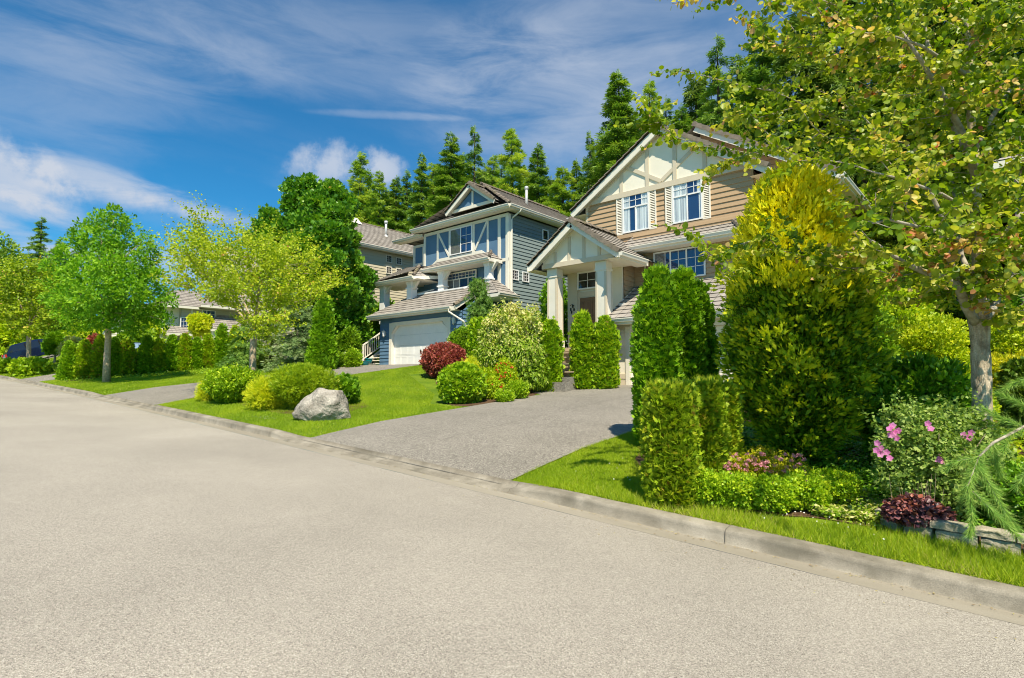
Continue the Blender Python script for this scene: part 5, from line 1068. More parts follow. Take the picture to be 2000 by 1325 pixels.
def poly_targets(poly, n, D0, D1):
    xs = [p[0] for p in poly]; ys = [p[1] for p in poly]; o = []
    while len(o) < n:
        x = random.uniform(min(xs), max(xs)); y = random.uniform(min(ys), max(ys))
        if inpoly(x, y, poly): o.append(np.array(atD(x, y, random.uniform(D0, D1))))
    return o
def V3(v): return np.array([v[0], v[1], v[2]])
def onground(px, D):
    """ground point under photo column px at forward distance D"""
    x, y = 0, 0
    d = Rv*((px-1000)/FPX)+Vector((-math.sin(YAW), math.cos(YAW), 0))*(1/math.cos(PITCH)); d = d*D
    return Vector((d.x, d.y, G(d.x, d.y)))
def topz(px, py, D): return atD(px, py, D).z
def gxy(x, y): return (x, y, G(x, y))

# ------------------------------------------------------------------ conifers of the forest edge
def conifer(Lv, h, R, nb, L, Wd, droop=.35, bare=.12, tint=(.1, .8), taper=.8, ragged=.35, dens=1.0, upturn=.0, hang=.5):
    for i in range(nb):
        t = bare+(1-bare)*((i+rng.random())/nb)**.92; z = h*t
        if t > .995: continue
        Lb = R*((1-t)/(1-bare))**taper*rng.uniform(1-ragged, 1+ragged*.6)+.12; az = rng.uniform(0, 6.28); d = np.array([math.cos(az), math.sin(az), 0]); sd_ = np.array([-d[1], d[0], 0])
        m = max(5, int(dens*Lb*16)); s = rng.random(m)**.75; w = Lb*.34*(1-s*.65); lat = rng.uniform(-1, 1, m)*w
        P = d*(s*Lb)[:, None]+sd_*lat[:, None]; zz_ = z-droop*Lb*s**1.6+upturn*Lb*s*s-np.abs(lat)*.3+rng.normal(size=m)*.08*Lb*.6; P[:, 2] = zz_
        T = unit(d*.7+sd_*np.sign(lat)[:, None]*.55+rng.normal(size=(m, 3))*.35+np.array([0, 0, -hang+.0])); Nn = unit(rng.normal(size=(m, 3))*.45+np.array([0, 0, 1.])+d*.35)
        tb = rng.uniform(tint[0], tint[1]); sc = rng.uniform(.6, 1.25, m); Lv.add(P, Nn, T, L*sc, Wd*sc, np.clip(tb+rng.normal(size=m)*.13+.12*(s-.5), 0, 1), 'spray')
    m = 14; zt = h*(1-.05*rng.random(m)); Lv.add(np.stack([np.zeros(m), np.zeros(m), zt], 1), rdir(m), unit(rng.normal(size=(m, 3))*.4+np.array([0, 0, 1.])), L*.8, Wd*.6, tint[1], 'spray')
VAR = []
def fir_proto(k, mat, **kw):
    H = 18.0; t = bpy.data.objects.new('conifer_tree', None); Lv = Leaves(); conifer(Lv, H, **kw); cr = Lv.build('crown', mat); me_c = cr.data; bpy.data.objects.remove(cr)
    m = MB(); m.tube([(0, 0, -1), (.03, .02, H*.5), (0, 0, H*.97)], [.28, .16, .03], 8)
    for q in range(26):
        z = H*(.12+.03*q); a = q*2.4; r = kw['R']*(1-z/H)*.7; m.tube([(0, 0, z), (r*math.cos(a), r*math.sin(a), z-.15*r)], [.045, .012], 5)
    tr = m.build('trunk', M['darkbark']); me_t = tr.data; bpy.data.objects.remove(tr); bpy.data.objects.remove(t); VAR.append((me_c, me_t, H))
fir_proto(0, FM['forest'], R=3.0, nb=190, L=.27, Wd=.20, droop=.15, taper=.92, dens=5.6, hang=.35)
fir_proto(1, FM['forestlight'], R=2.9, nb=200, L=.26, Wd=.18, droop=-.05, taper=.82, ragged=.55, dens=5.4, hang=.1)
fir_proto(2, FM['forest'], R=3.2, nb=140, L=.27, Wd=.18, droop=.3, taper=1.0, ragged=.6, dens=5.0, hang=.6)
fir_proto(3, FM['darkfir'], R=3.6, nb=190, L=.40, Wd=.26, droop=.35, taper=.7, ragged=.4, dens=3.4, hang=.6)
fir_proto(4, FM['forestlight'], R=2.6, nb=170, L=.26, Wd=.18, droop=-.15, taper=.85, ragged=.55, dens=5.0, hang=-.1, tint=(.3, 1))
def tree_at(px, py_top, Y_, k, wpx, label, group='conifers of the forest edge'):
    p = atY(px, py_top, Y_); D = p.dot(Fv); b = Vector((p.x, p.y, G(p.x, p.y)-.3)); h = p.z-b.z; R = wpx*.86/FPX*D; mc, mt, H = VAR[k]
    t = thing('conifer_tree', label, 'conifer', b, group); s = h/H; Rp = {0: 3.0, 1: 2.9, 2: 3.2, 3: 3.6, 4: 2.6}[k]
    t.rotation_euler = (0, 0, rng.uniform(0, 6.28)); t.scale = (R/Rp*1.1, R/Rp*1.1, s)
    for nm, me in (('crown', mc), ('trunk', mt)): c = bpy.data.objects.new(nm, me); C.objects.link(c); c.parent = t
for a in [
 (705, 300, 38, 4, 90, 'wispy light green conifer just above the ridge of the yellow house'),
 (742, 335, 37, 1, 70, 'short light green conifer over the flue of the yellow house'),
 (774, 345, 39, 0, 70, 'small dark-topped conifer right of the yellow house flue'),
 (795, 333, 41, 2, 75, 'thin conifer in the gap between the yellow and the blue house'),
 (824, 301, 38, 0, 70, 'slender pointed conifer over the left eave of the blue house'),
 (846, 320, 41, 4, 75, 'ragged conifer left of the tall pointed pair over the blue house'),
 (881, 261, 38, 0, 105, 'full-crowned pointed conifer directly left of the blue house gable peak'),
 (927, 245, 40, 2, 80, 'narrow tallest conifer straight above the blue house gable peak'),
 (963, 304, 42, 1, 70, 'low wispy conifer in the dip above the blue house ridge'),
 (1000, 253, 39, 4, 105, 'round-topped open conifer above the middle of the blue roof'),
 (1050, 282, 38, 0, 95, 'bright pointed conifer rising behind the blue house flue pipe'),
 (1099, 326, 37, 1, 100, 'low bushy conifer left of the tan house porch roof peak'),
 (1126, 312, 39, 0, 70, 'small dark conifer next to the left eave of the tan house'),
 (1152, 256, 38, 2, 70, 'medium conifer leaning out beside the tan gable slope'),
 (1208, 140, 34, 0, 150, 'very tall conifer rising over the left slope of the tan gable'),
 (1268, 158, 36, 1, 90, 'conifer just left of the tan gable peak'),
 (1330, 205, 36, 0, 110, 'conifer directly behind the tan gable peak'),
 (1400, 70, 34, 2, 130, 'tall open conifer behind the right slope of the tan gable'),
 (1484, 36, 35, 0, 150, 'tall full conifer behind the topmost leaves of the street tree'),
 (1560, 20, 33, 3, 160, 'dark conifer over the right end of the tan roof'),
 (1640, -40, 34, 3, 170, 'dark towering conifer beyond the right corner of the tan house'),
 (1725, -90, 33, 0, 170, 'towering conifer left of the pale street tree trunk, in the background'),
 (1800, -60, 36, 3, 160, 'dark background conifer just left of the upper pale trunk'),
 (1880, -120, 33, 3, 170, 'dark background conifer straight behind the upper pale trunk'),
 (1960, -60, 34, 0, 170, 'background conifer at the top right corner'),
 (2060, -100, 35, 3, 200, 'dark background conifer cut by the right edge'),
 (1680, 180, 29, 3, 130, 'shaded conifer close behind the right corner of the tan house'),
 (1770, 220, 27, 3, 140, 'shaded lower conifer seen through the street tree leaves'),
 (1870, 240, 40, 0, 170, 'mid-height conifer filling the gap left of the mauve house'),
 (82, 424, 20, 2, 70, 'pointed conifer rising left of the leafy green tree at the left'),
 (118, 470, 24, 1, 60, 'lower light conifer partly hidden by the leafy green tree')]:
    tree_at(*a)
for i, (px, py, Y_, k, w, lab) in enumerate([
 (725, 352, 46, 0, 90, 'low conifer behind the two at the left end of the forest belt'), (760, 372, 47, 3, 90, 'dark low conifer deep behind the yellow house flue'), (808, 352, 46, 2, 90, 'conifer deep between the yellow and blue house roofs'), (862, 318, 47, 3, 100, 'dark conifer deep left of the blue house gable peak'), (905, 300, 47, 0, 100, 'conifer deep in the gap before the narrow tallest one'),
 (945, 330, 46, 3, 100, 'dark conifer deep behind the blue house ridge, left part'), (980, 318, 47, 2, 100, 'conifer deep behind the blue house ridge, middle part'), (1025, 325, 46, 0, 100, 'conifer deep behind the blue house flue pipe'), (1075, 345, 46, 3, 110, 'dark conifer deep right of the blue house flue pipe'), (1180, 250, 42, 0, 110, 'conifer filling the gap left of the very tall one'), (1240, 235, 44, 3, 120, 'dark conifer filling the gap right of the very tall one'), (1300, 190, 42, 2, 110, 'conifer filling the gap over the tan gable peak'), (1360, 150, 42, 3, 130, 'dark conifer deep behind the right tan gable slope'), (1440, 110, 42, 0, 140, 'deep conifer between the two tall ones above the tan roof')]):
    tree_at(px, py, Y_, k, w, lab)
# ------------------------------------------------------------------ the near street tree (pale bark, round leaves)
def branchset(mb, path, r0, r1, n=8):
    k = len(path); mb.tube(path, [r0+(r1-r0)*i/(k-1) for i in range(k)], n)
def wp(px, py, D): return atD(px, py, D)
def dense(pl, k=6):
    o = []
    for a, b in zip(pl[:-1], pl[1:]):
        for i in range(k): o.append(V3(a.lerp(b, i/k)))
    return o+[V3(pl[-1])]
def near_tree():
    b = onground(1926, 6.7); t = thing('street_tree', 'near street tree with pale peeling bark and round green and reddish leaves, at the right', 'tree', b)
    mb = MB(); tr = [Vector((b.x, b.y, b.z-.1)), wp(1922, 930, 6.68), wp(1919, 830, 6.66), wp(1917, 740, 6.65), wp(1914, 660, 6.65), wp(1912, 610, 6.65), wp(1914, 560, 6.68), wp(1911, 470, 6.7), wp(1909, 400, 6.72), wp(1903, 300, 6.72), wp(1893, 200, 6.75), wp(1893, 90, 6.75), wp(1886, -30, 6.8), wp(1880, -200, 6.8), wp(1890, -420, 6.8)]
    rp = [28, 24, 20, 19.5, 19, 22, 16, 14, 10.5, 9, 8, 7.5, 6.5, 4.5, 1.5]; rd = [r*.82/FPX*6.7 for r in rp]
    path = []; rr = []
    for i in range(len(tr)-1):
        for k in range(5): path.append(tr[i].lerp(tr[i+1], k/5)); rr.append((rd[i]*(1-k/5)+rd[i+1]*k/5)*(1+.035*math.sin(i*5+k*2.1)+.03*math.sin((i*5+k)*.9)))
    mb.tube(path+[tr[-1]], rr+[rd[-1]], 16); tk = mb.build('trunk', M['bark'], t, smooth=True)
    D = 6.65; limbs = [
      ([(1912, 640, D), (1888, 600, D-.1), (1872, 560, D-.2), (1850, 545, D-.3), (1800, 530, D-.4), (1760, 510, D-.5), (1700, 470, D-.6)], 10, 3),
      ([(1872, 562, D-.2), (1860, 520, D-.25), (1840, 470, D-.3), (1838, 420, D-.35), (1800, 340, D-.4), (1770, 280, D-.5)], 6, 2.5),
      ([(1914, 640, D), (1940, 600, D+.15), (1958, 560, D+.3), (1985, 520, D+.4), (2040, 450, D+.5)], 9, 3.5),
      ([(1918, 600, D), (1905, 560, D+.2), (1878, 500, D+.45), (1868, 440, D+.6), (1860, 350, D+.8)], 7, 2.5),
      ([(1912, 560, D), (1935, 500, D-.3), (1975, 440, D-.5), (2010, 400, D-.6)], 6, 2.5),
      ([(1907, 350, D), (1880, 260, D-.1), (1850, 200, D-.2), (1800, 120, D-.35), (1760, 60, D-.45)], 7, 2.5),
      ([(1905, 330, D), (1860, 240, D+.2), (1822, 130, D+.4), (1800, 30, D+.5), (1780, -80, D+.6)], 7, 2.5),
      ([(1900, 300, D), (1930, 240, D+.1), (1970, 180, D+.2), (2030, 80, D+.3)], 6, 2.5),
      ([(1909, 420, D), (1840, 380, D-.5), (1760, 350, D-.9), (1700, 335, D-1.1)], 4, 1.2),
      ([(1893, 150, D), (1800, 90, D-.6), (1720, 62, D-.9)], 4, 1.2),
      ([(1911, 480, D), (1820, 450, D-.9), (1740, 430, D-1.4), (1680, 440, D-1.6)], 4, 1.2),
      ([(1893, 100, D), (1930, 30, D-.6), (1980, -60, D-1.0)], 5, 2)]
    mb = MB(); nodes = [V3(p) for p in path[28:]]
    for pl, a, c in limbs:
        q = [wp(*p) for p in pl]; branchset(mb, q, a/FPX*D, c/FPX*D, 9); nodes += dense(q, 5)
    main = [(1500,-80),(1460,10),(1435,60),(1430,120),(1400,155),(1440,215),(1385,232),(1450,258),(1490,285),(1560,295),(1640,330),(1700,385),(1725,440),(1690,500),(1690,560),(1800,590),(1880,610),(1990,640),(2080,560),(2100,-80)]
    tg = poly_targets(main, 285, 5.7, 8.8)
    tg += poly_targets([(1700,-80),(1700,400),(1850,560),(2100,560),(2100,-80)], 90, 5.4, 8.8)
    tg += poly_targets([(1355,455),(1385,435),(1480,440),(1600,462),(1700,470),(1700,560),(1600,540),(1520,500),(1430,478)], 17, 6.2, 7.0)
    tg += [V3(wp(*p)) for p in [(1312,8,6.6),(1420,0,6.6),(1305,128,6.8),(1312,140,6.7),(1330,135,6.7),(1247,245,6.6),(1262,215,6.5),(1275,238,6.6),(1300,262,6.5),(1330,270,6.5),(1345,285,6.5),(1390,335,6.4),(1380,345,6.3),(1420,320,6.4),(1350,455,6.2),(1345,478,6.2),(1370,500,6.2),(1395,520,6.2),(1440,300,6.6)]]
    nl = [nodes[i] for i in rng.integers(34, len(nodes), 260)]
    for a in nl:
        d = rng.normal(size=3)*np.array([1, 1, .8])+np.array([0, 0, .25]); d /= np.linalg.norm(d); p = a+d*rng.uniform(.3, .75)
        if p[2] > .9: tg.append(p)
    for _ in range(90):           # the rest of the crown: above, behind and right of the frame
        d = rng.normal(size=3); d /= np.linalg.norm(d); p = np.array([b.x+.3, b.y, 4.2])+d*np.array([3.0, 2.9, 3.4])*rng.uniform(.45, 1.0)
        pv = Vector(p)
        ok = p[2] > 1.7
        z_ = pv.dot(Fv); sx = 1000+FPX*pv.dot(Rv)/z_ if z_ > .5 else 9999; sy = 662-FPX*pv.dot(Uv)/z_ if z_ > .5 else -9999
        if ok and p[1] > 7.6 and (sy < -60 or sx > 1850) and z_ > 4.6: tg.append(p)
    sh = grow(nodes, tg, sag=.16, wob=.10)
    for s in sh:
        k = len(s); step = max(1, k//6); q = [Vector(p) for p in s[::step]]+[Vector(s[-1])]; ln = float(np.linalg.norm(s[-1]-s[0])); branchset(mb, q, .004+.006*min(1.6, ln), .0018, 5)
    mb.build('branch', M['barklight'], t, smooth=True)
    Lv = Leaves(); leafy_shoots(Lv, sh, .040, .084, 'round', .10, (.10, .72), .07, .40, .95, .45, .55, .018)
    # side sprigs fill the crown
    sp = []
    for s in sh:
        for _ in range(2):
            i = rng.integers(max(1, len(s)//3), len(s)); a = s[i]; d = rng.normal(size=3)*np.array([1, 1, .5])*.75+(s[-1]-s[0])/np.linalg.norm(s[-1]-s[0])*.9; d /= np.linalg.norm(d); ln = rng.uniform(.18, .5); sp.append(np.array([a, a+d*ln*.5+np.array([0, 0, .02]), a+d*ln]))
    leafy_shoots(Lv, sp, .042, .082, 'round', .05, (.1, .7), .03, .15, .9, .45, .6, .015)
    # small clusters of red-brown leaves on the inner wood
    rs = []
    for (px, py, D_) in [(1925,455,6.3),(1985,450,6.0),(1880,495,6.3),(1890,510,6.2),(1945,480,6.4),(1960,565,6.3),(1940,545,6.4),(1975,570,6.1),(1930,520,6.3),(1800,460,6.0),(1810,450,6.1),(1870,470,6.2),(1962,540,6.2),(1950,600,6.2),(1990,560,6.2),(1930,590,6.3),(1965,500,6.2),(1985,480,6.2),(1900,480,6.1)]:
        a = V3(wp(px+rng.uniform(-8,8), py+rng.uniform(-8,8), D_)); d = np.array([-.8, rng.uniform(-.6,.6), rng.uniform(-.1,.25)]); rs.append(np.array([a, a+d*.12, a+d*.25]))
    leafy_shoots(Lv, rs, .03, .085, 'round', .0, (.8, .9), 1.0, 1, 1.05, .6, .5, .02)
    Lv.build('crown', FM['katsura'], t, b)
near_tree()

# ------------------------------------------------------------------ spreading katsura by the blue driveway, and the far one
def spreading(label, px, D, poly, n, matk, L, gap, trunk_px, base_lab, tw=10, group=None, D0=None, D1=None, extra=(), fork=600, redf=.05, name='street_tree', tint=(.2, .8)):
    b = onground(px, D); t = thing(name, label, 'tree', b, group); fx, fy = fork
    mb = MB(); top = wp(fx, fy, D); mid = wp(px, (fy+735)/2, D); pts = [b-Vector((0, 0, .1)), b.lerp(mid, .5), mid, top]; rd = tw/2/FPX*D
    mb.tube(pts, [rd*1.15, rd, rd*.95, rd*.85], 12); mb.build('trunk', M['barkbrown'], t, smooth=True)
    mb = MB(); nodes = dense([mid, top], 6)[6:]; xs = [p[0] for p in poly]; ys = [p[1] for p in poly]; cx_ = sum(xs)/len(xs); cy_ = sum(ys)/len(ys)
    for k in range(9):
        a = k*.7+.2; ex = wp(fx+(cx_-fx)*.6+math.cos(a*1.3+1)*(max(xs)-min(xs))*.27, fy+(min(ys)-fy)*rng.uniform(.35, .75), D+math.sin(a*2)*1.2); md = top.lerp(ex, .5)+Vector((0, 0, .1)); branchset(mb, [top-Vector((0,0,.05)), md, ex], rd*.34, rd*.1, 7); nodes += dense([top, md, ex], 6)
    tg = poly_targets(poly, n, D0 or D-2.6, D1 or D+2.6)+[V3(wp(*e)) for e in extra]
    sh = grow(nodes, tg, step=.2, sag=.18, wob=.07)
    for s in sh: branchset(mb, [Vector(s[0]), Vector(s[len(s)//2]), Vector(s[-1])], .010, .003, 4)
    mb.build('branch', M['barkbrown'], t)
    Lv = Leaves(); leafy_shoots(Lv, sh, gap, L, 'round', .05, tint, redf, .35, 1.0, .3, .5, .05); sp = []
    for s in sh:
        for _ in range(3):
            i = rng.integers(0, len(s)); a = s[i]; d = (a-V3(top)); d = d/max(.01, np.linalg.norm(d))+rng.normal(size=3)*np.array([.45, .45, .25])+np.array([0, 0, .05]); d /= np.linalg.norm(d); ln = rng.uniform(.5, 1.2); sp.append(np.array([a, a+d*ln*.5+np.array([0, 0, .05]), a+d*ln]))
    leafy_shoots(Lv, sp, gap, L, 'round', .05, tint, redf*.6, .2, 1.0, .3, .6, .04)
    Lv.build('crown', FM[matk], t, b); return t
spreading('spreading pale green tree with red-tipped arching shoots beside the blue house driveway', 494, 20.0,
  [(325,510),(345,470),(385,452),(430,480),(470,472),(520,462),(565,470),(605,495),(652,530),(655,560),(620,590),(575,612),(545,645),(505,672),(478,652),(455,620),(420,595),(380,575),(335,562)], 420, 'katsurafar', .085, .10, 720, '', 13, fork=(497, 640),
  extra=[(383,425,20),(380,430,20.3),(392,422,20),(410,430,20),(430,437,20),(385,445,19.6),(398,440,20.2),(332,505,19.5),(320,540,19.5),(336,470,20.5),(355,462,20.4),(345,555,19.4),(325,575,19.6),(450,452,20.2),(655,535,20.5)])
spreading('olive green street tree with a thin grey trunk beside the dark parked car', 56, 38,
  [(-40,560),(0,545),(30,510),(60,505),(95,530),(130,560),(150,600),(120,630),(80,640),(56,660),(30,640),(-20,630),(-50,600)], 420, 'katsurafar', .17, .17, 700, '', 8.5, fork=(56, 640), D0=35, D1=41, extra=[(60,500,38),(40,508,38),(20,520,38)], tint=(0, .5))

# ------------------------------------------------------------------ broadleaf trees
def clump_tree(label, base, clumps, matk, L, Wd, shape, tr_pts, tr_r, tmat='barkbrown', tint=(.1, .9), name='tree', cat='tree', group=None, limbs=True, tipt=None, up=.5, droop=.1, inner=.35, amp=.3, rnd=.8):
    t = thing(name, label, cat, base, group); mb = MB(); mb.tube(tr_pts, tr_r, 12); mb.build('trunk', M[tmat], t, smooth=True)
    if limbs:
        mb = MB(); top = Vector(tr_pts[-1])
        for c, r, n in clumps:
            a = Vector(tr_pts[-1 if c[2] > top.z else -2]); mb.tube([a, a.lerp(Vector(c), .55)+Vector((0, 0, .1)), Vector(c)], [tr_r[-1]*.8, tr_r[-1]*.5, tr_r[-1]*.2], 6)
        mb.build('branch', M[tmat], t, smooth=True)
    Lv = Leaves()
    for c, r, n in clumps: blob(Lv, c, r, n, L, Wd, shape, tint=(tint[0]+rng.uniform(0, .2), tint[1]-rng.uniform(0, .2)), inner=inner, amp=amp, up=up, droop=droop, tipt=tipt, rnd=rnd, tuft=L*1.7)
    Lv.build('crown', FM[matk], t, base)
def cpx(lst, D, dens=1.0, spread=.9):
    o = []
    for px, py, r, dd in lst:
        R = r/FPX*(D+dd); o.append((V3(atD(px, py, D+dd)), np.array([R, R*spread, R*.82]), int(dens*r*r*.62)))
    return o
D = 28.3; b = onground(208, D)
ashc = [(190,430,24,0),(222,425,26,0),(240,440,22,1),(165,455,26,0),(195,470,36,-.8),(235,475,34,.5),(140,490,30,.5),(115,520,30,0),(280,470,20,0),(290,500,24,.5),(265,520,34,0),(215,520,42,-1.6),(165,530,42,-1.2),(125,560,36,0),(300,545,26,0),(315,570,24,.6),(250,570,42,-1.6),(195,575,44,-2),(145,590,38,-1),(110,590,22,.5),(285,600,34,0),(305,615,22,.8),(235,615,36,-1.2),(190,620,34,-1),(150,625,28,0),(265,630,24,0),(205,500,40,1.8),(255,550,40,2.0),(170,575,40,2.0),(225,600,36,2),(330,590,14,0),(320,625,16,0)]
clump_tree('leafy bright green tree with a straight slim trunk on the lawn at the left', b, cpx([(a, b_, c_*.80, d_) for a, b_, c_, d_ in ashc], D, 1.75), 'ash', .17, .085, 'leaf', [b-Vector((0,0,.1)), wp(209, 700, D), wp(212, 650, D), wp(212, 610, D), wp(210, 540, D)], [.19, .15, .13, .12, .07], 'barkbrown', (.05, .95), 'street_tree', inner=.2, amp=.45, droop=.3, rnd=1.0)
D = 35; b = onground(618, D)
mpc = [(578,372,24,0),(600,365,22,0),(645,378,26,0),(668,400,26,0),(580,405,30,0),(620,400,30,-.8),(655,430,36,-1),(600,440,38,-1.2),(560,450,26,.5),(525,425,16,1),(520,445,22,1),(540,470,34,.5),(500,470,20,1),(640,470,44,-2),(590,490,44,-2),(675,470,30,0),(550,510,36,-.5),(630,520,50,-2.5),(680,520,34,-.5),(705,545,28,0),(660,570,44,-1.5),(700,590,30,0),(590,550,44,-2),(640,610,46,-1.5),(690,620,30,-.5),(600,610,40,-1),(660,650,40,-1),(640,680,36,-.5),(700,655,24,0),(560,570,34,0),(620,440,40,2),(650,520,46,2.5),(600,580,44,2.5)]
clump_tree('tall dense dark green maple between the yellow house and the spreading tree', b, cpx([(a, b_, c_*.76, d_) for a, b_, c_, d_ in mpc], D, 4.2), 'maple', .23, .22, 'fan', [b-Vector((0,0,.2)), b+Vector((0,0,2)), b+Vector((.1,0,5)), b+Vector((0,.1,8.5))], [.3, .26, .2, .12], 'barkbrown', (.1, .9), 'maple_tree', up=1.1, inner=.45, amp=.3, tipt=(.006, .97), rnd=.5)
# far left background greenery, each tree of its own
for (px, py, r, D, mk, lab) in [(-5, 500, 34, 60, 'forest', 'tree with a rounded top cut by the left edge of the view'), (20, 600, 46, 62, 'shrub', 'dark leafy tree behind the dark parked car'), (118, 600, 44, 62, 'shrub', 'shaded leafy tree behind the roof of the dark parked car'), (70, 620, 40, 66, 'darkshrub', 'dark rounded tree straight above the dark parked car'), (165, 650, 26, 52, 'brightshrub', 'bright green bush tree left of the leafy tree trunk'), (300, 625, 24, 50, 'brightshrub', 'yellow-green small tree left of the grey house bay'), (265, 655, 20, 46, 'shrub', 'small green tree right of the leafy tree trunk'),(-60, 600, 50, 58, 'shrub', 'tree outside the left edge of the view')]:
    if px < -20: continue
    b = onground(px, D); c = V3(atD(px, py, D)); R = r/FPX*D; cl_ = [(c, np.array([R, R, R]), int(r*r*1.1)), (c-np.array([0, 0, R*1.1]), np.array([R*1.25, R, R*.9]), int(r*r*1.1)), (c+np.array([R*.5, 0, -R*.4]), np.array([R*.7]*3), int(r*r*.6))]
    if r > 30: cl_.append((c-np.array([-R*.3, 0, R*2.0]), np.array([R*1.2, R, R*.9]), int(r*r)))
    clump_tree(lab, b, cl_, mk, .36, .22, 'leaf', [b-Vector((0,0,.2)), b+Vector((0,0,1)), Vector(c)], [.16, .13, .06], amp=.35, inner=.3, name='background_tree', group='background trees at the left')
# background trees and shrubs right of the tan house
for (px, py, r, D, mk, lab, Ls) in [(1700, 560, 46, 17, 'brightshrub', 'bright sunlit bush right behind the golden conifer', .13), (1760, 540, 50, 20, 'brightshrub', 'sunlit small tree behind the low left limb of the street tree', .15), (1760, 630, 44, 15, 'brightshrub', 'sunlit bush with pale leaves above the dark glossy shrub', .11), (1830, 660, 44, 13.5, 'juniper', 'yellow-green spreading bush left of the pale trunk', .09), (1860, 560, 52, 21, 'shrub', 'green bush tree left behind the pale trunk', .15), (1965, 590, 38, 17, 'darkshrub', 'dark layered bush right of the pale trunk fork', .13), (1975, 650, 40, 15, 'juniper', 'pale green layered shrub right of the pale trunk', .09), (1690, 650, 40, 14, 'shrub', 'mid green bush beside the golden conifer', .10),(1720, 420, 60, 24, 'brightshrub', 'tall sunlit leafy tree beside the rear corner of the tan house', .2), (1820, 440, 70, 26, 'shrub', 'leafy tree deep behind the middle of the street tree crown', .22)]:
    b = onground(px, D); c = V3(atD(px, py, D)); R = r/FPX*D
    cl_ = [(c, np.array([R, R, R*.9]), int(r*r*1.5)), (c-np.array([0, 0, R*1.0]), np.array([R*1.15, R, R*.8]), int(r*r*1.2)), (c+np.array([-R*.5, 0, -R*.3]), np.array([R*.7]*3), int(r*r*.7))]
    clump_tree(lab, b, cl_, mk, Ls, Ls*.55, 'leaf', [b-Vector((0,0,.1)), b+Vector((0,0,.5)), Vector(c)], [.06, .05, .03], amp=.4, inner=.3, name='garden_bush', cat='bush', group='sunlit shrubs between the tan and the mauve house')

# ------------------------------------------------------------------ shrubs and clipped conifers, near to far
def hedgecol(label, px, D, ytop, wpx, matk='thuja', prof=P_col, n=9000, L=.07, Wd=.05, ybase=None, group=None, cat='hedge plant', name='arborvitae', deep=1.0, **kw):
    b = onground(px, D); h = topz(px, ytop, D)-b.z; r = wpx/2/FPX*D
    return plant(name, label, cat, b, FM[matk], lambda Lv: column(Lv, V3(b)-np.array([0, 0, .03]), r, r*deep, h, prof, n, L, Wd, **kw), group)
g1 = 'tall columnar hedge by the tan driveway'
hedgecol('left and bulkiest of the tall green hedge columns by the tan driveway', 1287, 10.0, 524, 74, 'thuja', n=26000, L=.075, Wd=.055, group=g1, amp=.12, fringe=60)
hedgecol('middle column of the tall green hedge by the tan driveway', 1336, 10.3, 528, 64, 'thuja', n=22000, L=.075, Wd=.055, group=g1, amp=.12, fringe=60)
hedgecol('right column of the tall green hedge, next to the golden conifer', 1366, 10.6, 552, 44, 'thuja', n=16000, L=.075, Wd=.055, group=g1, amp=.12, fringe=40)
g2 = 'low box-clipped hedge blocks on the verge'
hedgecol('front left box-clipped low hedge block with browned foot', 1308, 7.05, 752, 92, 'thujay', P_box, 22000, .05, .035, group=g2, amp=.05, tipt=(.03, .9), deep=.8, fringe=250)
hedgecol('middle box-clipped low hedge block with a bare brown side', 1376, 7.5, 746, 58, 'thujay', P_box, 14000, .05, .035, group=g2, amp=.06, tipt=(.05, .9), deep=1.1, fringe=160)
hedgecol('right and thinnest box-clipped low hedge block, against the golden conifer', 1412, 7.9, 752, 40, 'thujay', P_box, 9000, .05, .035, group=g2, amp=.08, tipt=(.10, .85), deep=1.1, fringe=80)
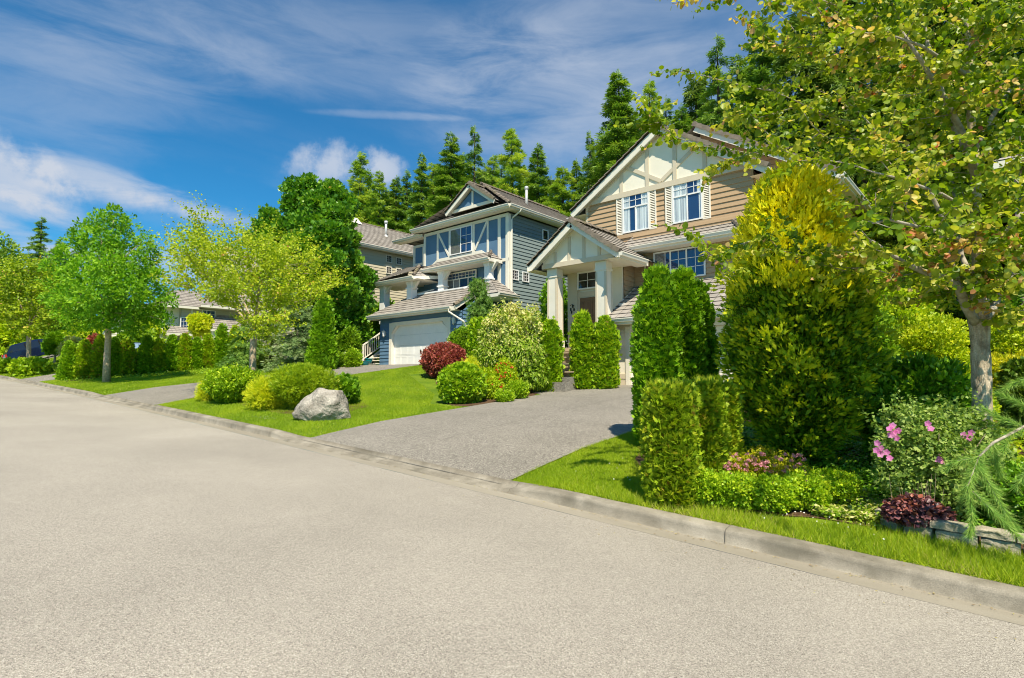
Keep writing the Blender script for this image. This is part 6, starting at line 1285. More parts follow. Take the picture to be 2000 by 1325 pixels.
# golden conifer
def golden():
    D = 8.7; b = onground(1556, D); h = topz(1550, 318, D)-b.z; t = thing('golden_conifer', 'big bushy conifer with bright golden top and shaded green skirt', 'conifer', b)
    Lv = Leaves(); R = 141/FPX*D
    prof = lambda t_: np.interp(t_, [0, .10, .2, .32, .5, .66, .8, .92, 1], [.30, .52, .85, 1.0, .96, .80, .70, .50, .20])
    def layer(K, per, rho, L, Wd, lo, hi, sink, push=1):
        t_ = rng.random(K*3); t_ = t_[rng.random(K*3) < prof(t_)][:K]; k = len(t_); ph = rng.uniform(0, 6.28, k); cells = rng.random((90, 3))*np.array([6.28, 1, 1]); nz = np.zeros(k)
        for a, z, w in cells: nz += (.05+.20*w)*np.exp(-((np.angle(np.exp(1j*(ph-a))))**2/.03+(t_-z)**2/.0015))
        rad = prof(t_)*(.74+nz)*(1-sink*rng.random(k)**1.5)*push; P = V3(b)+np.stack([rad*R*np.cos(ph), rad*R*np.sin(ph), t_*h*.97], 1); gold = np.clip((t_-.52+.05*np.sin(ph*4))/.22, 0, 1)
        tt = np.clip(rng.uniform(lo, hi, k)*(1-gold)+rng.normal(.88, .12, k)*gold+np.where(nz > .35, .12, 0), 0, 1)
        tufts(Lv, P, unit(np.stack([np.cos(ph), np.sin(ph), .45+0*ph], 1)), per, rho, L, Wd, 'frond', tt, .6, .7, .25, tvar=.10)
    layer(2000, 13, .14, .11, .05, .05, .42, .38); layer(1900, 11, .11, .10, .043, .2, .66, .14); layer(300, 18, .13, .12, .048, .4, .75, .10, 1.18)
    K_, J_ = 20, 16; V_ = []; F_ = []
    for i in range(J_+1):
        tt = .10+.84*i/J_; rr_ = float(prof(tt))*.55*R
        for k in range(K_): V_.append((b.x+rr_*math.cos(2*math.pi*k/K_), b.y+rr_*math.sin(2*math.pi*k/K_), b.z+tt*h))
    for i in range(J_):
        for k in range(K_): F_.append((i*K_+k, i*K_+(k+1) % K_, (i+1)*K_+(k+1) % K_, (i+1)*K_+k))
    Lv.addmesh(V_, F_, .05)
    m = 1500; ph = rng.uniform(0, 6.28, m); tt = rng.uniform(.55, .99, m); rad = prof(tt)*rng.uniform(.8, 1.02, m); P = V3(b)+np.stack([rad*R*np.cos(ph), rad*R*np.sin(ph), tt*h], 1)
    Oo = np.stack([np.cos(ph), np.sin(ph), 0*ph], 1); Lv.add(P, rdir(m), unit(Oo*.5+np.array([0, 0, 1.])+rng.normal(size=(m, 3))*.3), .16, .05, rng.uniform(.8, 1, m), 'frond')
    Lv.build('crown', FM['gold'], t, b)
    mb = MB()
    for k in range(7):
        a = k*.9; r = .10+.25*(k % 3)/2; mb.tube([b+Vector((.1*math.cos(a), .1*math.sin(a), -.05)), b+Vector((r*math.cos(a), r*math.sin(a), .6)), b+Vector((r*1.5*math.cos(a), r*1.5*math.sin(a), 2.0)), b+Vector((r*.8*math.cos(a), r*.8*math.sin(a), 3.2))], [.03, .025, .016, .006], 7)
    mb.build('trunk', M['darkbark'], t, smooth=True)
golden()
hedgecol('clipped column right of the variegated shrub and left of the timber steps', 1076, 19.6, 626, 35, 'thujab', n=9000, L=.09, Wd=.06, group='clipped columns in front of the porch', tipt=(.02, .93))
hedgecol('clipped column standing right in front of the entry door', 1139, 19.8, 612, 41, 'thujab', n=10000, L=.09, Wd=.06, group='clipped columns in front of the porch', tipt=(.04, .92), fringe=30)
hedgecol('clipped column in front of the right porch post', 1184, 19.5, 618, 38, 'thujab', n=10000, L=.09, Wd=.06, group='clipped columns in front of the porch', tipt=(.04, .92))
hedgecol('shaded dark hedge column behind the left porch post', 1086, 25.5, 532, 60, 'darkshrub', n=9000, L=.10, Wd=.07)
hedgecol('squat clipped hedge block left of the variegated shrub', 957, 22.5, 622, 72, 'thujab', P_box, 9000, .10, .07, amp=.08)
hedgecol('slim pointed cone conifer standing alone in front of the tall maple', 628, 29.5, 572, 50, 'thuja', P_cone, 11000, .14, .09, cat='conifer', name='cone_conifer')
# left hedge rows
for i, (px, yt) in enumerate([(133,668),(163,664),(193,655),(222,660),(245,660)]):
    hedgecol(['first', 'second', 'third', 'fourth', 'fifth'][i]+' clipped cone from the left in the row behind the leafy tree trunk', px, 31.5+i*.25, yt, 27, 'thujab' if i % 3 else 'thuja', P_taper, 9000, .10, .07, group='clipped cones left of the gap', amp=.09, tint=(.4, 1))
for i, (px, yt) in enumerate([(284,655),(308,662),(332,655),(360,652),(382,660),(404,652),(430,632),(456,636)]):
    hedgecol(['first', 'second', 'third', 'fourth', 'fifth', 'sixth', 'seventh', 'eighth'][i]+' clipped cone from the left in the row before the grey house', px, 33.0+i*.35, yt, 24, 'thujab' if i % 2 else 'thuja', P_taper, 9000, .10, .07, group='clipped cones in front of the grey house', amp=.09, tint=(.4, 1))
b = onground(105, 44); h = topz(105, 651, 44)-b.z
def tr_(t): 
    m = MB(); m.tube([b-Vector((0,0,.1)), b+Vector((0,0,.9))], [.09, .07], 8); m.build('trunk', M['barkbrown'], t)
plant('topiary_tree', 'dark teardrop-clipped evergreen on a short bare stem before the dark parked car', 'topiary', b, FM['thuja'], lambda Lv: column(Lv, V3(b)+np.array([0,0,.7]), .68, .68, h-.7, P_tear, 7000, .16, .10, amp=.04), trunk=tr_)

def bush(name, label, px, D, wpx, ytop, matk, n, L, Wd, shape='leaf', cat='bush', group=None, deep=.9, core=.7, zc=.45, ybump=.25, k=14, base=None, lobes=0, **kw):
    if shape == 'spray' and matk != 'juniper': shape = 'frond'; n = int(n*.6); L *= 1.25; Wd = L*.9
    b = base or onground(px, D); top = topz(px, ytop, D); h = top-b.z; r = wpx/2/FPX*D; c = V3(b)+np.array([0, 0, h*zc])
    lobes = lobes or (0 if ybump < .12 else 7)
    def fn(Lv):
        q = .80 if lobes else 1.0; blob(Lv, c, (r*q, r*deep*q, h*(1-zc)*(.88 if lobes else 1)), int(n*(.55 if lobes else 1)), L, Wd, shape, core=core, zmin=b.z+.02, amp=ybump*.7, k=k, tuft=L*1.3, **kw)
        for j in range(lobes):
            a = 6.283*j/lobes+rng.uniform(-.4, .4); rr = r*rng.uniform(.34, .52); el = rng.uniform(-.1, .95); cc = c+np.array([math.cos(a)*math.cos(el)*(r-rr), math.sin(a)*math.cos(el)*(r-rr)*deep, math.sin(el)*(h*(1-zc)-rr*.8)])
            blob(Lv, cc, (rr, rr, rr*.85), int(n*.5/lobes)+60, L, Wd, shape, zmin=b.z+.02, amp=ybump, k=10, tuft=L*1.3, **kw)
    return plant(name, label, cat, b, FM[matk], fn, group)
bush('round_bush', 'ball-clipped light green bush at the corner of the tan driveway lawn', 903, 17.2, 88, 714, 'thujab', 15000, .075, .05, 'spray', inner=.8, ybump=.05, core=.85, up=.3, zc=.48)
bush('round_bush', 'big rounded lime green bush behind the boulder', 592, 16.9, 132, 714, 'juniper', 22000, .11, .05, 'spray', inner=.7, ybump=.14, up=.7, tint=(.05, .48))
bush('spreading_bush', 'rounded mid green bush left of the lime green one behind the boulder', 455, 18.3, 122, 719, 'boxwood', 15000, .085, .05, 'leaf', inner=.6, ybump=.25, tint=(.05, .85))
bush('spreading_bush', 'orange-tipped low golden bush at the left foot of the rounded bushes', 408, 18.8, 40, 748, 'juniper', 3500, .09, .05, 'spray', inner=.6, ybump=.3, tint=(.4, 1))
bush('golden_juniper', 'golden feathery juniper sprawling between the two rounded bushes', 522, 16.6, 62, 745, 'juniper', 7000, .14, .045, 'spray', inner=.5, ybump=.45, tint=(.45, 1), up=.2)
bush('low_juniper', 'low dark green juniper right behind the boulder', 672, 17.6, 54, 738, 'thuja', 6000, .10, .06, 'spray', inner=.5, ybump=.3, tint=(.1, .7))
bush('red_bush', 'dark red spreading bush below the white garage door', 868, 23.6, 100, 672, 'barberry', 17000, .09, .06, 'leaf', inner=.55, ybump=.22, k=24, up=.8, tint=(.1, .8), tipt=(.01, .97))
bush('golden_bush', 'small golden yellow bush behind the ball-clipped bush', 915, 18.6, 50, 702, 'juniper', 5000, .09, .05, 'spray', inner=.5, tint=(.55, 1), ybump=.3)
bush('garden_bush', 'loose light green bush between the ball-clipped bush and the red-flowered plants', 948, 18.2, 44, 720, 'brightshrub', 5000, .09, .05, 'leaf', inner=.5, ybump=.3)
bush('garden_bush', 'small-leaved green bush under the drooping conifer beside the garage', 905, 24.5, 60, 628, 'shrub', 8000, .10, .06, 'leaf', inner=.4, ybump=.35)
def varieg():
    D = 19.6; b = onground(1005, D); cl_ = []
    Lv = Leaves(); t = thing('variegated_shrub', 'large loose shrub with cream-edged leaves left of the porch', 'shrub', b)
    for px, py, r, dd, ti in [(985,700,36,0,.5),(1020,690,36,-.2,.45),(1035,725,30,-.3,.3),(1000,730,34,-.2,.4),(960,690,30,0,.5),(965,655,26,.3,.6),(1000,650,32,.2,.65),(1035,655,28,.2,.6),(985,618,16,.3,.8),(1000,604,13,.3,.85),(1022,612,9,.3,.8),(975,610,9,.4,.8),(1050,690,22,0,.5),(1030,622,12,.3,.8),(958,632,14,.3,.8),(1045,740,20,-.3,.3),(1010,750,20,-.2,.3)]:
        c = V3(atD(px, py, D+dd)); R = r/FPX*D; blob(Lv, c, (R, R, R), int(r*r*2.0), .13, .055, 'leaf', tint=(max(0, ti-.4), min(1, ti+.25)), inner=.3, amp=.4, droop=.9, up=.3)
    up_ = []
    for k in range(70):
        a = V3(atD(rng.uniform(955, 1055), rng.uniform(615, 700), D+rng.uniform(-.5, .5))); d = np.array([rng.normal()*.35, rng.normal()*.35, 1.]); ln = rng.uniform(.3, .7); up_.append(np.array([a, a+d*ln*.5, a+d*ln]))
    leafy_shoots(Lv, up_, .045, .13, 'leaf', .0, (.5, .76), 0, .2, 1.0, .5, .4, .02)
    Lv.build('foliage', FM['varieg'], t, b); mb = MB()
    for k in range(8): a = k*.8; mb.tube([b, b+Vector((.3*math.cos(a), .3*math.sin(a), 1.0)), b+Vector((.6*math.cos(a), .6*math.sin(a), 2.3))], [.03, .02, .008], 5)
    mb.build('stem', M['barkbrown'], t)
varieg()
def weeping():
    D = 25.3; b = onground(938, D); h = topz(945, 536, D)-b.z; t = thing('weeping_conifer', 'narrow drooping dark green conifer in front of the blue house corner', 'conifer', b); Lv = Leaves()
    for i in range(70):
        s = (i+rng.random())/70; z = b.z+h*(.05+.93*s); Lb = (.25+.85*(1-s)**.8)*rng.uniform(.6, 1.2); az = rng.uniform(0, 6.28); d = np.array([math.cos(az), math.sin(az), 0]); m = 130; u = rng.random(m)
        P = np.array([b.x+.1*math.sin(s*5), b.y, z])+d*(u*Lb)[:, None]; P[:, 2] += .25*Lb*np.sin(u*3)-.55*Lb*u**2; P += rng.normal(size=(m, 3))*np.array([.10, .10, .05]); P[:, 2] -= np.abs(rng.normal(size=m))*.16
        Lv.add(P, unit(rng.normal(size=(m, 3))+d), unit(np.array([0, 0, -.8])+d*.4+rng.normal(size=(m, 3))*.35), .16, .09, np.clip(rng.normal(.45, .22, m), 0, 1), 'spray')
    Lv.build('crown', FM['weeping'], t, b); mb = MB(); mb.tube([b-Vector((0,0,.1)), b+Vector((.05,0,h*.5)), b+Vector((.1,0,h*.97))], [.07, .05, .012], 8); mb.build('trunk', M['darkbark'], t)
weeping()
def redflowers():
    for px, D, w, yt, lab in ((985, 18.4, 46, 705, 'red-flowered leafy plant in front of the variegated shrub'), (962, 17.9, 40, 738, 'low red-flowered plant beside the ball-clipped bush')):
        b = onground(px, D); h = topz(px, yt, D)-b.z; r = w/2/FPX*D; c = V3(b)+np.array([0, 0, h*.45]); t = thing('flowering_plant', lab, 'plant', b); Lv = Leaves(); blob(Lv, c, (r, r, h*.55), 4500, .08, .045, 'leaf', inner=.3, amp=.35, zmin=b.z); Lv.build('foliage', FM['brightshrub'], t, b)
        for _ in range(42):
            d = rdir(1)[0]; d[2] = abs(d[2])*.9; q = c+np.array([0, 0, h*.05])+d*np.array([r*1.02, r*1.02, h*.55]); Lv = Leaves(); Lv.add(np.tile(q, (4, 1)), rdir(4)+d, rdir(4), .05, .045, rng.random(4), 'round'); Lv.build('flower', FM['redflower'], t, b)
redflowers()
bush('low_bush', 'mounded low green bush at the driveway edge by the steps', 1010, 17.6, 46, 745, 'boxwood', 5000, .07, .03, 'leaf', inner=.6, ybump=.12)
bush('low_bush', 'tiny low green plant with red flowers at the driveway edge', 985, 16.9, 40, 765, 'boxwood', 2500, .06, .03, 'leaf', inner=.4, ybump=.3)
# blue spruce, low conifer, mixed shrubs left of the blue garage
def cone_tree(label, px, D, ytop, wpx, matk, name='conifer', nb=110, **kw):
    b = onground(px, D); h = topz(px, ytop, D)-b.z; R = wpx/2/FPX*D; t = thing(name, label, 'conifer', b); Lv = Leaves(); conifer(Lv, h, R, nb, .20, .12, **kw)
    for v in Lv.V: v += V3(b)
    Lv.build('crown', FM[matk], t, b); mb = MB(); mb.tube([b-Vector((0,0,.1)), b+Vector((0,0,h*.95))], [.09, .02], 8); mb.build('trunk', M['darkbark'], t)
cone_tree('blue-green spruce between the spreading tree and the slim cone conifer', 575, 31.0, 570, 110, 'spruce', 'spruce', nb=170, droop=.15, bare=.02, taper=.55, dens=3.2, hang=.2)
cone_tree('low drooping dark conifer behind the spreading tree trunk', 478, 32.0, 628, 90, 'weeping', 'low_conifer', nb=110, droop=.45, bare=.02, taper=.5, dens=3.0, hang=.6)
cone_tree('shaded dark conifer low behind the spreading tree, left of the blue-green spruce', 528, 34.0, 600, 80, 'darkfir', 'low_conifer', nb=110, droop=.3, bare=.02, taper=.6, dens=3.0, hang=.4)
for (px, yt, w, D, mk, lab, Ls) in [(722, 590, 56, 38.5, 'shrub', 'leafy green bush tree left of the balcony of the blue house', .2), (680, 640, 40, 32, 'shrub', 'green bush at the foot of the tall maple, left of the stairs', .16), (690, 684, 28, 30.5, 'thujab', 'small rounded bush beside the flank stairs of the blue house', .10), (748, 585, 40, 37.5, 'darkshrub', 'dark glossy shrub touching the left balcony post', .2), (655, 690, 34, 31.5, 'shrub', 'small green bush right of the slim cone conifer', .12)]:
    bush('garden_bush', lab, px, D, w, yt, mk, 6500, Ls, Ls*.6, 'leaf', inner=.4, ybump=.35, group='shrubs left of the blue garage')
bush('golden_maple', 'yellow-green small maple above the cone row in front of the grey house', 386, 42, 42, 612, 'brightshrub', 4500, .18, .16, 'fan', inner=.2, ybump=.5, core=0, zc=.75, tint=(.6, 1), cat='small tree')
bush('weeping_golden_conifer', 'bright drooping yellow-green conifer at the far left behind the parked car', 14, 52, 90, 618, 'brightshrub', 9000, .3, .14, 'spray', inner=.3, ybump=.4, droop=1.2, cat='conifer')
bush('ground_juniper', 'low spreading juniper on the verge by the far thin trunk', 60, 37.2, 70, 705, 'boxwood', 7000, .15, .09, 'spray', inner=.3, ybump=.4)
bush('ground_juniper', 'low green shrub at the left edge of the view on the verge', 5, 41, 40, 705, 'boxwood', 3500, .15, .09, 'spray', inner=.3, ybump=.4)
bush('cream_flowering_bush', 'pale cream-flowered bush behind the first cones at the left', 137, 42, 44, 655, 'varieg', 4500, .14, .12, 'leaf', inner=.4, tint=(.5, 1), cat='bush')
bush('red_leaved_bush', 'red-leaved bush behind the cone row at the left', 178, 44, 24, 652, 'barberry', 3000, .2, .14, 'leaf', inner=.3, cat='bush')
bush('clipped_hedge', 'low bright clipped hedge in the gap between the two cone rows', 268, 34, 30, 683, 'brightshrub', 3500, .11, .07, 'leaf', inner=.7, ybump=.1)
# near right bed
bush('glossy_shrub', 'large dark glossy-leaved shrub between the golden conifer and the pale trunk', 1778, 8.4, 205, 695, 'darkshrub', 15000, .10, .055, 'leaf', inner=.5, ybump=.2, k=24, up=1.3, droop=.5, rnd=.55, tint=(.1, .9), zc=.5)
bush('yellow_shrub', 'rounded bright yellow shrub behind the pale trunk at the right', 1955, 14.5, 150, 690, 'yellowshrub', 13000, .09, .045, 'leaf', inner=.7, ybump=.12, tint=(.1, .9), zc=.5)
bush('dark_clipped_bush', 'dark rounded bush cut by the right edge', 2010, 9.5, 76, 700, 'darkfir', 6000, .08, .05, 'spray', inner=.7, ybump=.15)
def boxrow():
    for i, (px, D, w, yt, zt) in enumerate([(1376, 6.9, 96, 916, 0), (1436, 6.78, 96, 922, 0), (1498, 6.68, 100, 928, 0), (1562, 6.7, 100, 922, 0), (1622, 6.78, 92, 914, 0)]):
        lab = ['leftmost small bright boxwood, against the clipped hedge block', 'second small bright boxwood from the left, below the pink flowers', 'middle small bright boxwood of the low row', 'fourth small bright boxwood from the left', 'rightmost small bright boxwood of the low row'][i]
        bush('boxwood', lab, px, D, w, yt, 'boxwood', 6500, .034, .026, 'leaf', inner=.5, ybump=.3, group='low boxwood row on the verge', core=.6, deep=.8, tint=(.15, .95), k=20, up=.6)
boxrow()
def spirea():
    D = 7.6; b = onground(1465, D); t = thing('spirea', 'yellow-green mound dotted with small pink flower heads behind the boxwood row', 'flowering shrub', b); Lv = Leaves()
    for px, py, r in [(1430, 915, 40), (1480, 905, 46), (1530, 920, 40), (1455, 930, 40), (1510, 935, 36)]:
        c = V3(atD(px, py, D)); R = r/FPX*D; blob(Lv, c, (R, R*.8, R*.7), 1700, .045, .018, 'leaf', inner=.3, amp=.4, tint=(.05, .8), up=.6)
    Lv.build('foliage', FM['spirea'], t, b)
    for k in range(60):
        c = V3(atD(rng.uniform(1405, 1570), rng.uniform(884, 918)+ (8 if k % 2 else 0), D-.34+rng.uniform(-.1, .12))); Lv = Leaves(); blob(Lv, c, (.03, .03, .016), 30, .014, .013, 'round', inner=.3, amp=.2, up=1); Lv.build('flower_head', FM['pinkhead'], t, b)
spirea()
def mallow():
    D = 6.25; b = onground(1815, D); t = thing('mallow_shrub', 'grey-green mallow shrub with clusters of pink flowers in front of the pale trunk', 'flowering shrub', b); Lv = Leaves()
    for px, py, r, dd in [(1790, 830, 48, 0), (1850, 835, 50, .1), (1900, 850, 45, 0), (1760, 880, 48, 0), (1820, 890, 60, -.2), (1880, 900, 56, -.1), (1770, 940, 48, -.1), (1840, 950, 60, -.2), (1900, 960, 50, 0), (1930, 900, 40, .2), (1740, 905, 30, .1)]:
        c = V3(atD(px, py, D+dd)); R = r/FPX*D; blob(Lv, c, (R, R*.8, R*.85), int(r*r*.52), .045, .042, 'fan', inner=.3, amp=.4, tint=(.05, .9), up=.5, rnd=.9)
    ms = []
    for k in range(80):
        a = V3(atD(rng.uniform(1715, 1930), rng.uniform(800, 930), D+rng.uniform(-.35, .2))); d = np.array([rng.normal()*.4, -.2+rng.normal()*.3, 1.]); ln = rng.uniform(.12, .3); ms.append(np.array([a, a+d*ln*.5, a+d*ln]))
    leafy_shoots(Lv, ms, .022, .045, 'fan', .0, (.3, .78), 0, .1, 1.0, .3, .5, .01)
    Lv.build('foliage', FM['hibiscus'], t, b); mb = MB()
    for k in range(9): a = k*.7; mb.tube([b, b+Vector((.15*math.cos(a), .1*math.sin(a), .4)), b+Vector((.45*math.cos(a), .3*math.sin(a), .95))], [.012, .01, .004], 5)
    mb.build('stem', M['barkbrown'], t)
    for px, py in [(1738,838),(1748,846),(1752,856),(1740,850),(1755,842),(1714,866),(1722,876),(1732,884),(1738,896),(1720,888),(1813,828),(1818,838),(1883,850),(1893,856),(1898,846),(1832,898),(1843,902),(1838,892),(1744,832),(1712,880)]:
        c = atD(px, py, D-.42); Lv = Leaves(); n = Vector((-.3+rng.uniform(-.4,.4), -1, .35+rng.uniform(-.3,.3))).normalized(); u = n.orthogonal().normalized(); w = n.cross(u); A = [u*math.cos(k*1.2566)+w*math.sin(k*1.2566) for k in range(5)]
        Lv.add(np.array([V3(c)]*5), np.array([V3(n) for _ in range(5)]), np.array([V3(a+n*.25) for a in A]), .036, .036, rng.uniform(.1, 1, 5), 'round'); o = Lv.build('flower', FM['pink'], t, b)
mallow()
def heuchera():
    D = 5.75; b = onground(1785, D); t = thing('purple_leaved_plant', 'low purple and rust leaved plant on the stone edging', 'plant', b); Lv = Leaves()
    for px, py, r in [(1760, 992, 26), (1790, 985, 30), (1815, 1000, 28), (1775, 1008, 26), (1745, 1003, 18), (1840, 1010, 20)]:
        c = V3(atD(px, py, D)); R = r/FPX*D; blob(Lv, c, (R, R, R*.7), 330, .045, .042, 'round', inner=.3, amp=.3, up=1.0, tint=(0, 1))
    Lv.build('foliage', FM['heuchera'], t, b); mb = MB()
    for k in range(14):
        mb = MB(); p = atD(rng.uniform(1735, 1840), rng.uniform(975, 1000), D); mb.tube([p, p+Vector((rng.uniform(-.05,.05), rng.uniform(-.05,.05), rng.uniform(.12, .26)))], [.0015, .001], 4); mb.build('flower_stalk', M['barkbrown'], t)
heuchera()
def pine():
    b = Vector((1.35, 7.15, G(1.35, 7.15))); t = thing('pine_tree', 'pine with long soft needles reaching in from the right edge over the stone edging', 'tree', b)
    mb = MB(); mb.tube([b-Vector((0,0,.1)), b+Vector((-.03,0,1.2)), b+Vector((0,0,2.6))], [.07, .055, .02], 9); mb.build('trunk', M['barkbrown'], t, smooth=True)
    mb = MB(); tw = []
    def path(pl, r0, r1):
        q = [wp(p[0], p[1], p[2]+.55) for p in pl]; branchset(mb, q, r0, r1, 7); return q
    root = b+Vector((0, 0, .95))
    main = [root, wp(2060, 800, 5.85), wp(2000, 834, 5.55), wp(1940, 865, 5.35), wp(1912, 893, 5.25), wp(1895, 930, 5.2), wp(1880, 970, 5.15)]
    branchset(mb, main[:5], .02, .010, 8); tw.append(main[3:])
    for pl in [[(1912,893,4.7),(1890,950,4.55),(1900,1000,4.5),(1895,1045,4.45)], [(1905,900,4.7),(1940,960,4.6),(1965,1005,4.5),(1985,1030,4.45)], [(1912,893,4.7),(1870,900,4.75),(1850,915,4.8)], [(1912,893,4.7),(1925,940,4.8),(1950,960,4.9)], [(1900,960,4.55),(1940,1000,4.45),(1985,1045,4.4)],
               [(2000,834,5.0),(1960,820,5.1),(1925,800,5.2)], [(2000,834,5.0),(1970,850,4.9),(1960,880,4.8)], [(2020,800,5.2),(1985,785,5.3),(1950,770,5.4)], [(1940,865,4.8),(1945,900,4.9),(1955,930,5.0)], [(2060,850,5),(2020,900,4.9),(1985,950,4.9)], [(2080,870,5.1),(2040,960,5.0),(2010,1010,4.9)], [(2030,740,5.4),(1990,745,5.4),(1965,760,5.4)]]:
        tw.append(path(pl, .006, .002))
    for k in range(26):
        a = rng.uniform(-1.2, 1.6); z = rng.uniform(.5, 2.5); L0 = rng.uniform(.5, 1.0); p0 = b+Vector((0, 0, z)); p1 = p0+Vector((math.cos(a)*L0, math.sin(a)*L0, .1)); p2 = p1+Vector((math.cos(a)*.2, math.sin(a)*.2, -.1)); branchset(mb, [p0, p1, p2], .012, .003, 6); tw.append([p0.lerp(p1, .3), p1, p2])
    mb.build('branch', M['barklight'], t, smooth=True); Lv = Leaves()
    for q in tw:
        pts = np.array([V3(p) for p in q]); seg = np.linalg.norm(np.diff(pts, axis=0), axis=1); cum = np.concatenate([[0], np.cumsum(seg)]); m = int(cum[-1]*1700); s = rng.random(m)*cum[-1]; P = np.stack([np.interp(s, cum, pts[:, k]) for k in range(3)], 1)
        dr = unit((pts[-1]-pts[0])[None, :]); T = unit(dr*1.0+rng.normal(size=(m, 3))*.5+np.array([0, 0, -.1])); Lv.add(P, rdir(m), T, rng.uniform(.07, .13, m), .0042, rng.uniform(.1, 1, m), 'needle')
    Lv.build('needles', FM['pine'], t, b)
pine()
bush('fern_bush', 'shaded dark leafy shrub under the pine branch at the right edge', 1985, 5.9, 150, 905, 'darkshrub', 6000, .055, .035, 'leaf', inner=.4, ybump=.3)
# ivy and mixed ground cover
def cover(name, label, outline, n, L, Wd, matk, h=.12, shape='leaf', tint=(.1, .9), up=1.0):
    Lv = Leaves(); xs = [p[0] for p in outline]; ys = [p[1] for p in outline]; P = []
    while len(P) < n:
        x = random.uniform(min(xs), max(xs)); y = random.uniform(min(ys), max(ys))
        if inpoly(x, y, outline): P.append((x, y, G(x, y)+random.random()*h*(.6+.4*math.sin(x*5)*math.cos(y*6))))
    P = np.array(P); m = len(P); Lv.add(P, unit(rng.normal(size=(m, 3))*.5+np.array([0, -.2, up])), unit(rng.normal(size=(m, 3))*np.array([1, 1, .4])), L*rng.uniform(.6, 1.3, m), Wd*rng.uniform(.6, 1.3, m), rng.uniform(tint[0], tint[1], m), shape)
    o = Lv.build(name, FM[matk]); o['kind'] = 'stuff'; tag(o, label, 'ground cover'); return o
cover('ivy_ground_cover', 'dark ivy carpet under the golden conifer and glossy shrub', [(-3.6,7.6),(-2.6,7.3),(-1.2,7.5),(.9,7.6),(.9,10),(-.3,11.5),(-4.3,11.5),(-4.6,9.6)], 26000, .055, .05, 'darkshrub', .16, 'round', up=1.2)
cover('pale_ground_cover', 'pale variegated low plants between the boxwood row and the stone edging', [(-1.75,7.05),(-1.15,7.1),(-.7,7.3),(-.5,7.7),(-1.3,7.9),(-1.9,7.5)], 3600, .05, .04, 'varieg', .22, 'leaf')
cover('green_ground_cover', 'mixed green plants at the back of the right bed', [(-4,11.5),(3,10),(3,21),(-4,17)], 16000, .12, .07, 'brightshrub', .35)
cover('dark_ground_cover', 'low plants in the bed along the hedge rows at the left', [(-37.4,7),(-28.5,17.8),(-29,20.5),(-38.5,20.5),(-38.8,7)], 9000, .10, .07, 'shrub', .18)

# ------------------------------------------------------------------ boulder, stone edging, pots, garden bits
def boulder():
    import bmesh
    b = onground(635, 14.6); bm = bmesh.new(); bmesh.ops.create_icosphere(bm, subdivisions=5, radius=1)
    pl = [Vector(rng.normal(size=3)).normalized() for _ in range(16)]; dd = [rng.uniform(.70, .93) for _ in range(16)]
    pl += [Vector((-.75, -.4, .55)).normalized(), Vector((.9, -.1, .45)).normalized(), Vector((.1, .2, 1)).normalized(), Vector((-.25,-.9,.3)).normalized()]; dd += [.70, .80, .84, .82]
    from mathutils import noise
    for v in bm.verts:
        p = v.co.copy()
        for n, d in zip(pl, dd):
            e = p.dot(n)-d
            if e > 0: p -= n*e*.88
        p += p.normalized()*(.07*noise.noise(p*2.2)+.035*noise.noise(p*6)+.014*noise.noise(p*17)); v.co = Vector((p.x*.80, p.y*.60, p.z*.56+.30))
    bmesh.ops.rotate(bm, verts=bm.verts, cent=(0,0,0), matrix=Matrix.Rotation(math.radians(38), 3, 'Z'))
    me = bpy.data.meshes.new('boulder'); bm.to_mesh(me); bm.free(); me.polygons.foreach_set('use_smooth', [True]*len(me.polygons)); o = link('boulder', me, M['rock']); o.location = b+Vector((0, 0, -.05)); tag(o, 'large rounded grey granite boulder on the lawn edge', 'boulder')
boulder()
def rough_block(name, x0, x1, y0, y1, z0, z1, rot, mat, label, cat, group):
    import bmesh
    from mathutils import noise
    bm = bmesh.new(); bmesh.ops.create_cube(bm, size=1); bmesh.ops.subdivide_edges(bm, edges=bm.edges[:], cuts=5, use_grid_fill=True); sx, sy, sz = x1-x0, y1-y0, z1-z0; off = Vector((x0*7, y0*5, z0*9))
    for v in bm.verts:
        p = v.co; q = Vector((p.x*sx, p.y*sy, p.z*sz)); r = 1-.06*(abs(p.x)*2)**8-.06*(abs(p.y)*2)**8; n = noise.noise((q+off)*14); q += Vector((n*.006, n*.014 if p.y < -.3 else n*.004, n*.006)); q.z -= .012*((abs(p.y)*2)**10+(abs(p.x)*2)**14)*(1 if p.z > .3 else 0); v.co = q
    me = bpy.data.meshes.new(name); bm.to_mesh(me); bm.free(); o = link(name, me, M[mat]); o.location = ((x0+x1)/2, (y0+y1)/2, (z0+z1)/2); o.rotation_euler = (0, math.atan2(.04, 1)*.9, rot); tag(o, label, cat, group); return o
ords = ['leftmost', 'second from the left', 'third from the left', 'fourth from the left', 'fifth from the left', 'sixth from the left', 'seventh from the left', 'eighth from the left']
xx = -1.13
for i in range(6):
    w = [.20, .26, .34, .30, .36, .34][i]; yb = 7.02+[.10, .03, 0, 0, -.01, -.02][i]; zb = G(xx+w/2, 7.0)
    rough_block('edging_stone', xx, xx+w-.012, yb, yb+.17, zb+.13, zb+.205, [-.5, -.2, -.05, 0, 0, 0][i], 'block', 'flat capping stone, '+ords[i]+' in the top course of the edging', 'stone', 'capping stones of the bed edging')
    rough_block('edging_stone', xx+.04, xx+w+.02, yb+.015, yb+.18, zb-.05, zb+.122, [-.5, -.2, -.05, 0, 0, 0][i], 'block', 'grey-green stone, '+ords[i]+' in the lower course of the bed edging', 'stone', 'lower stones of the bed edging')
    xx += w
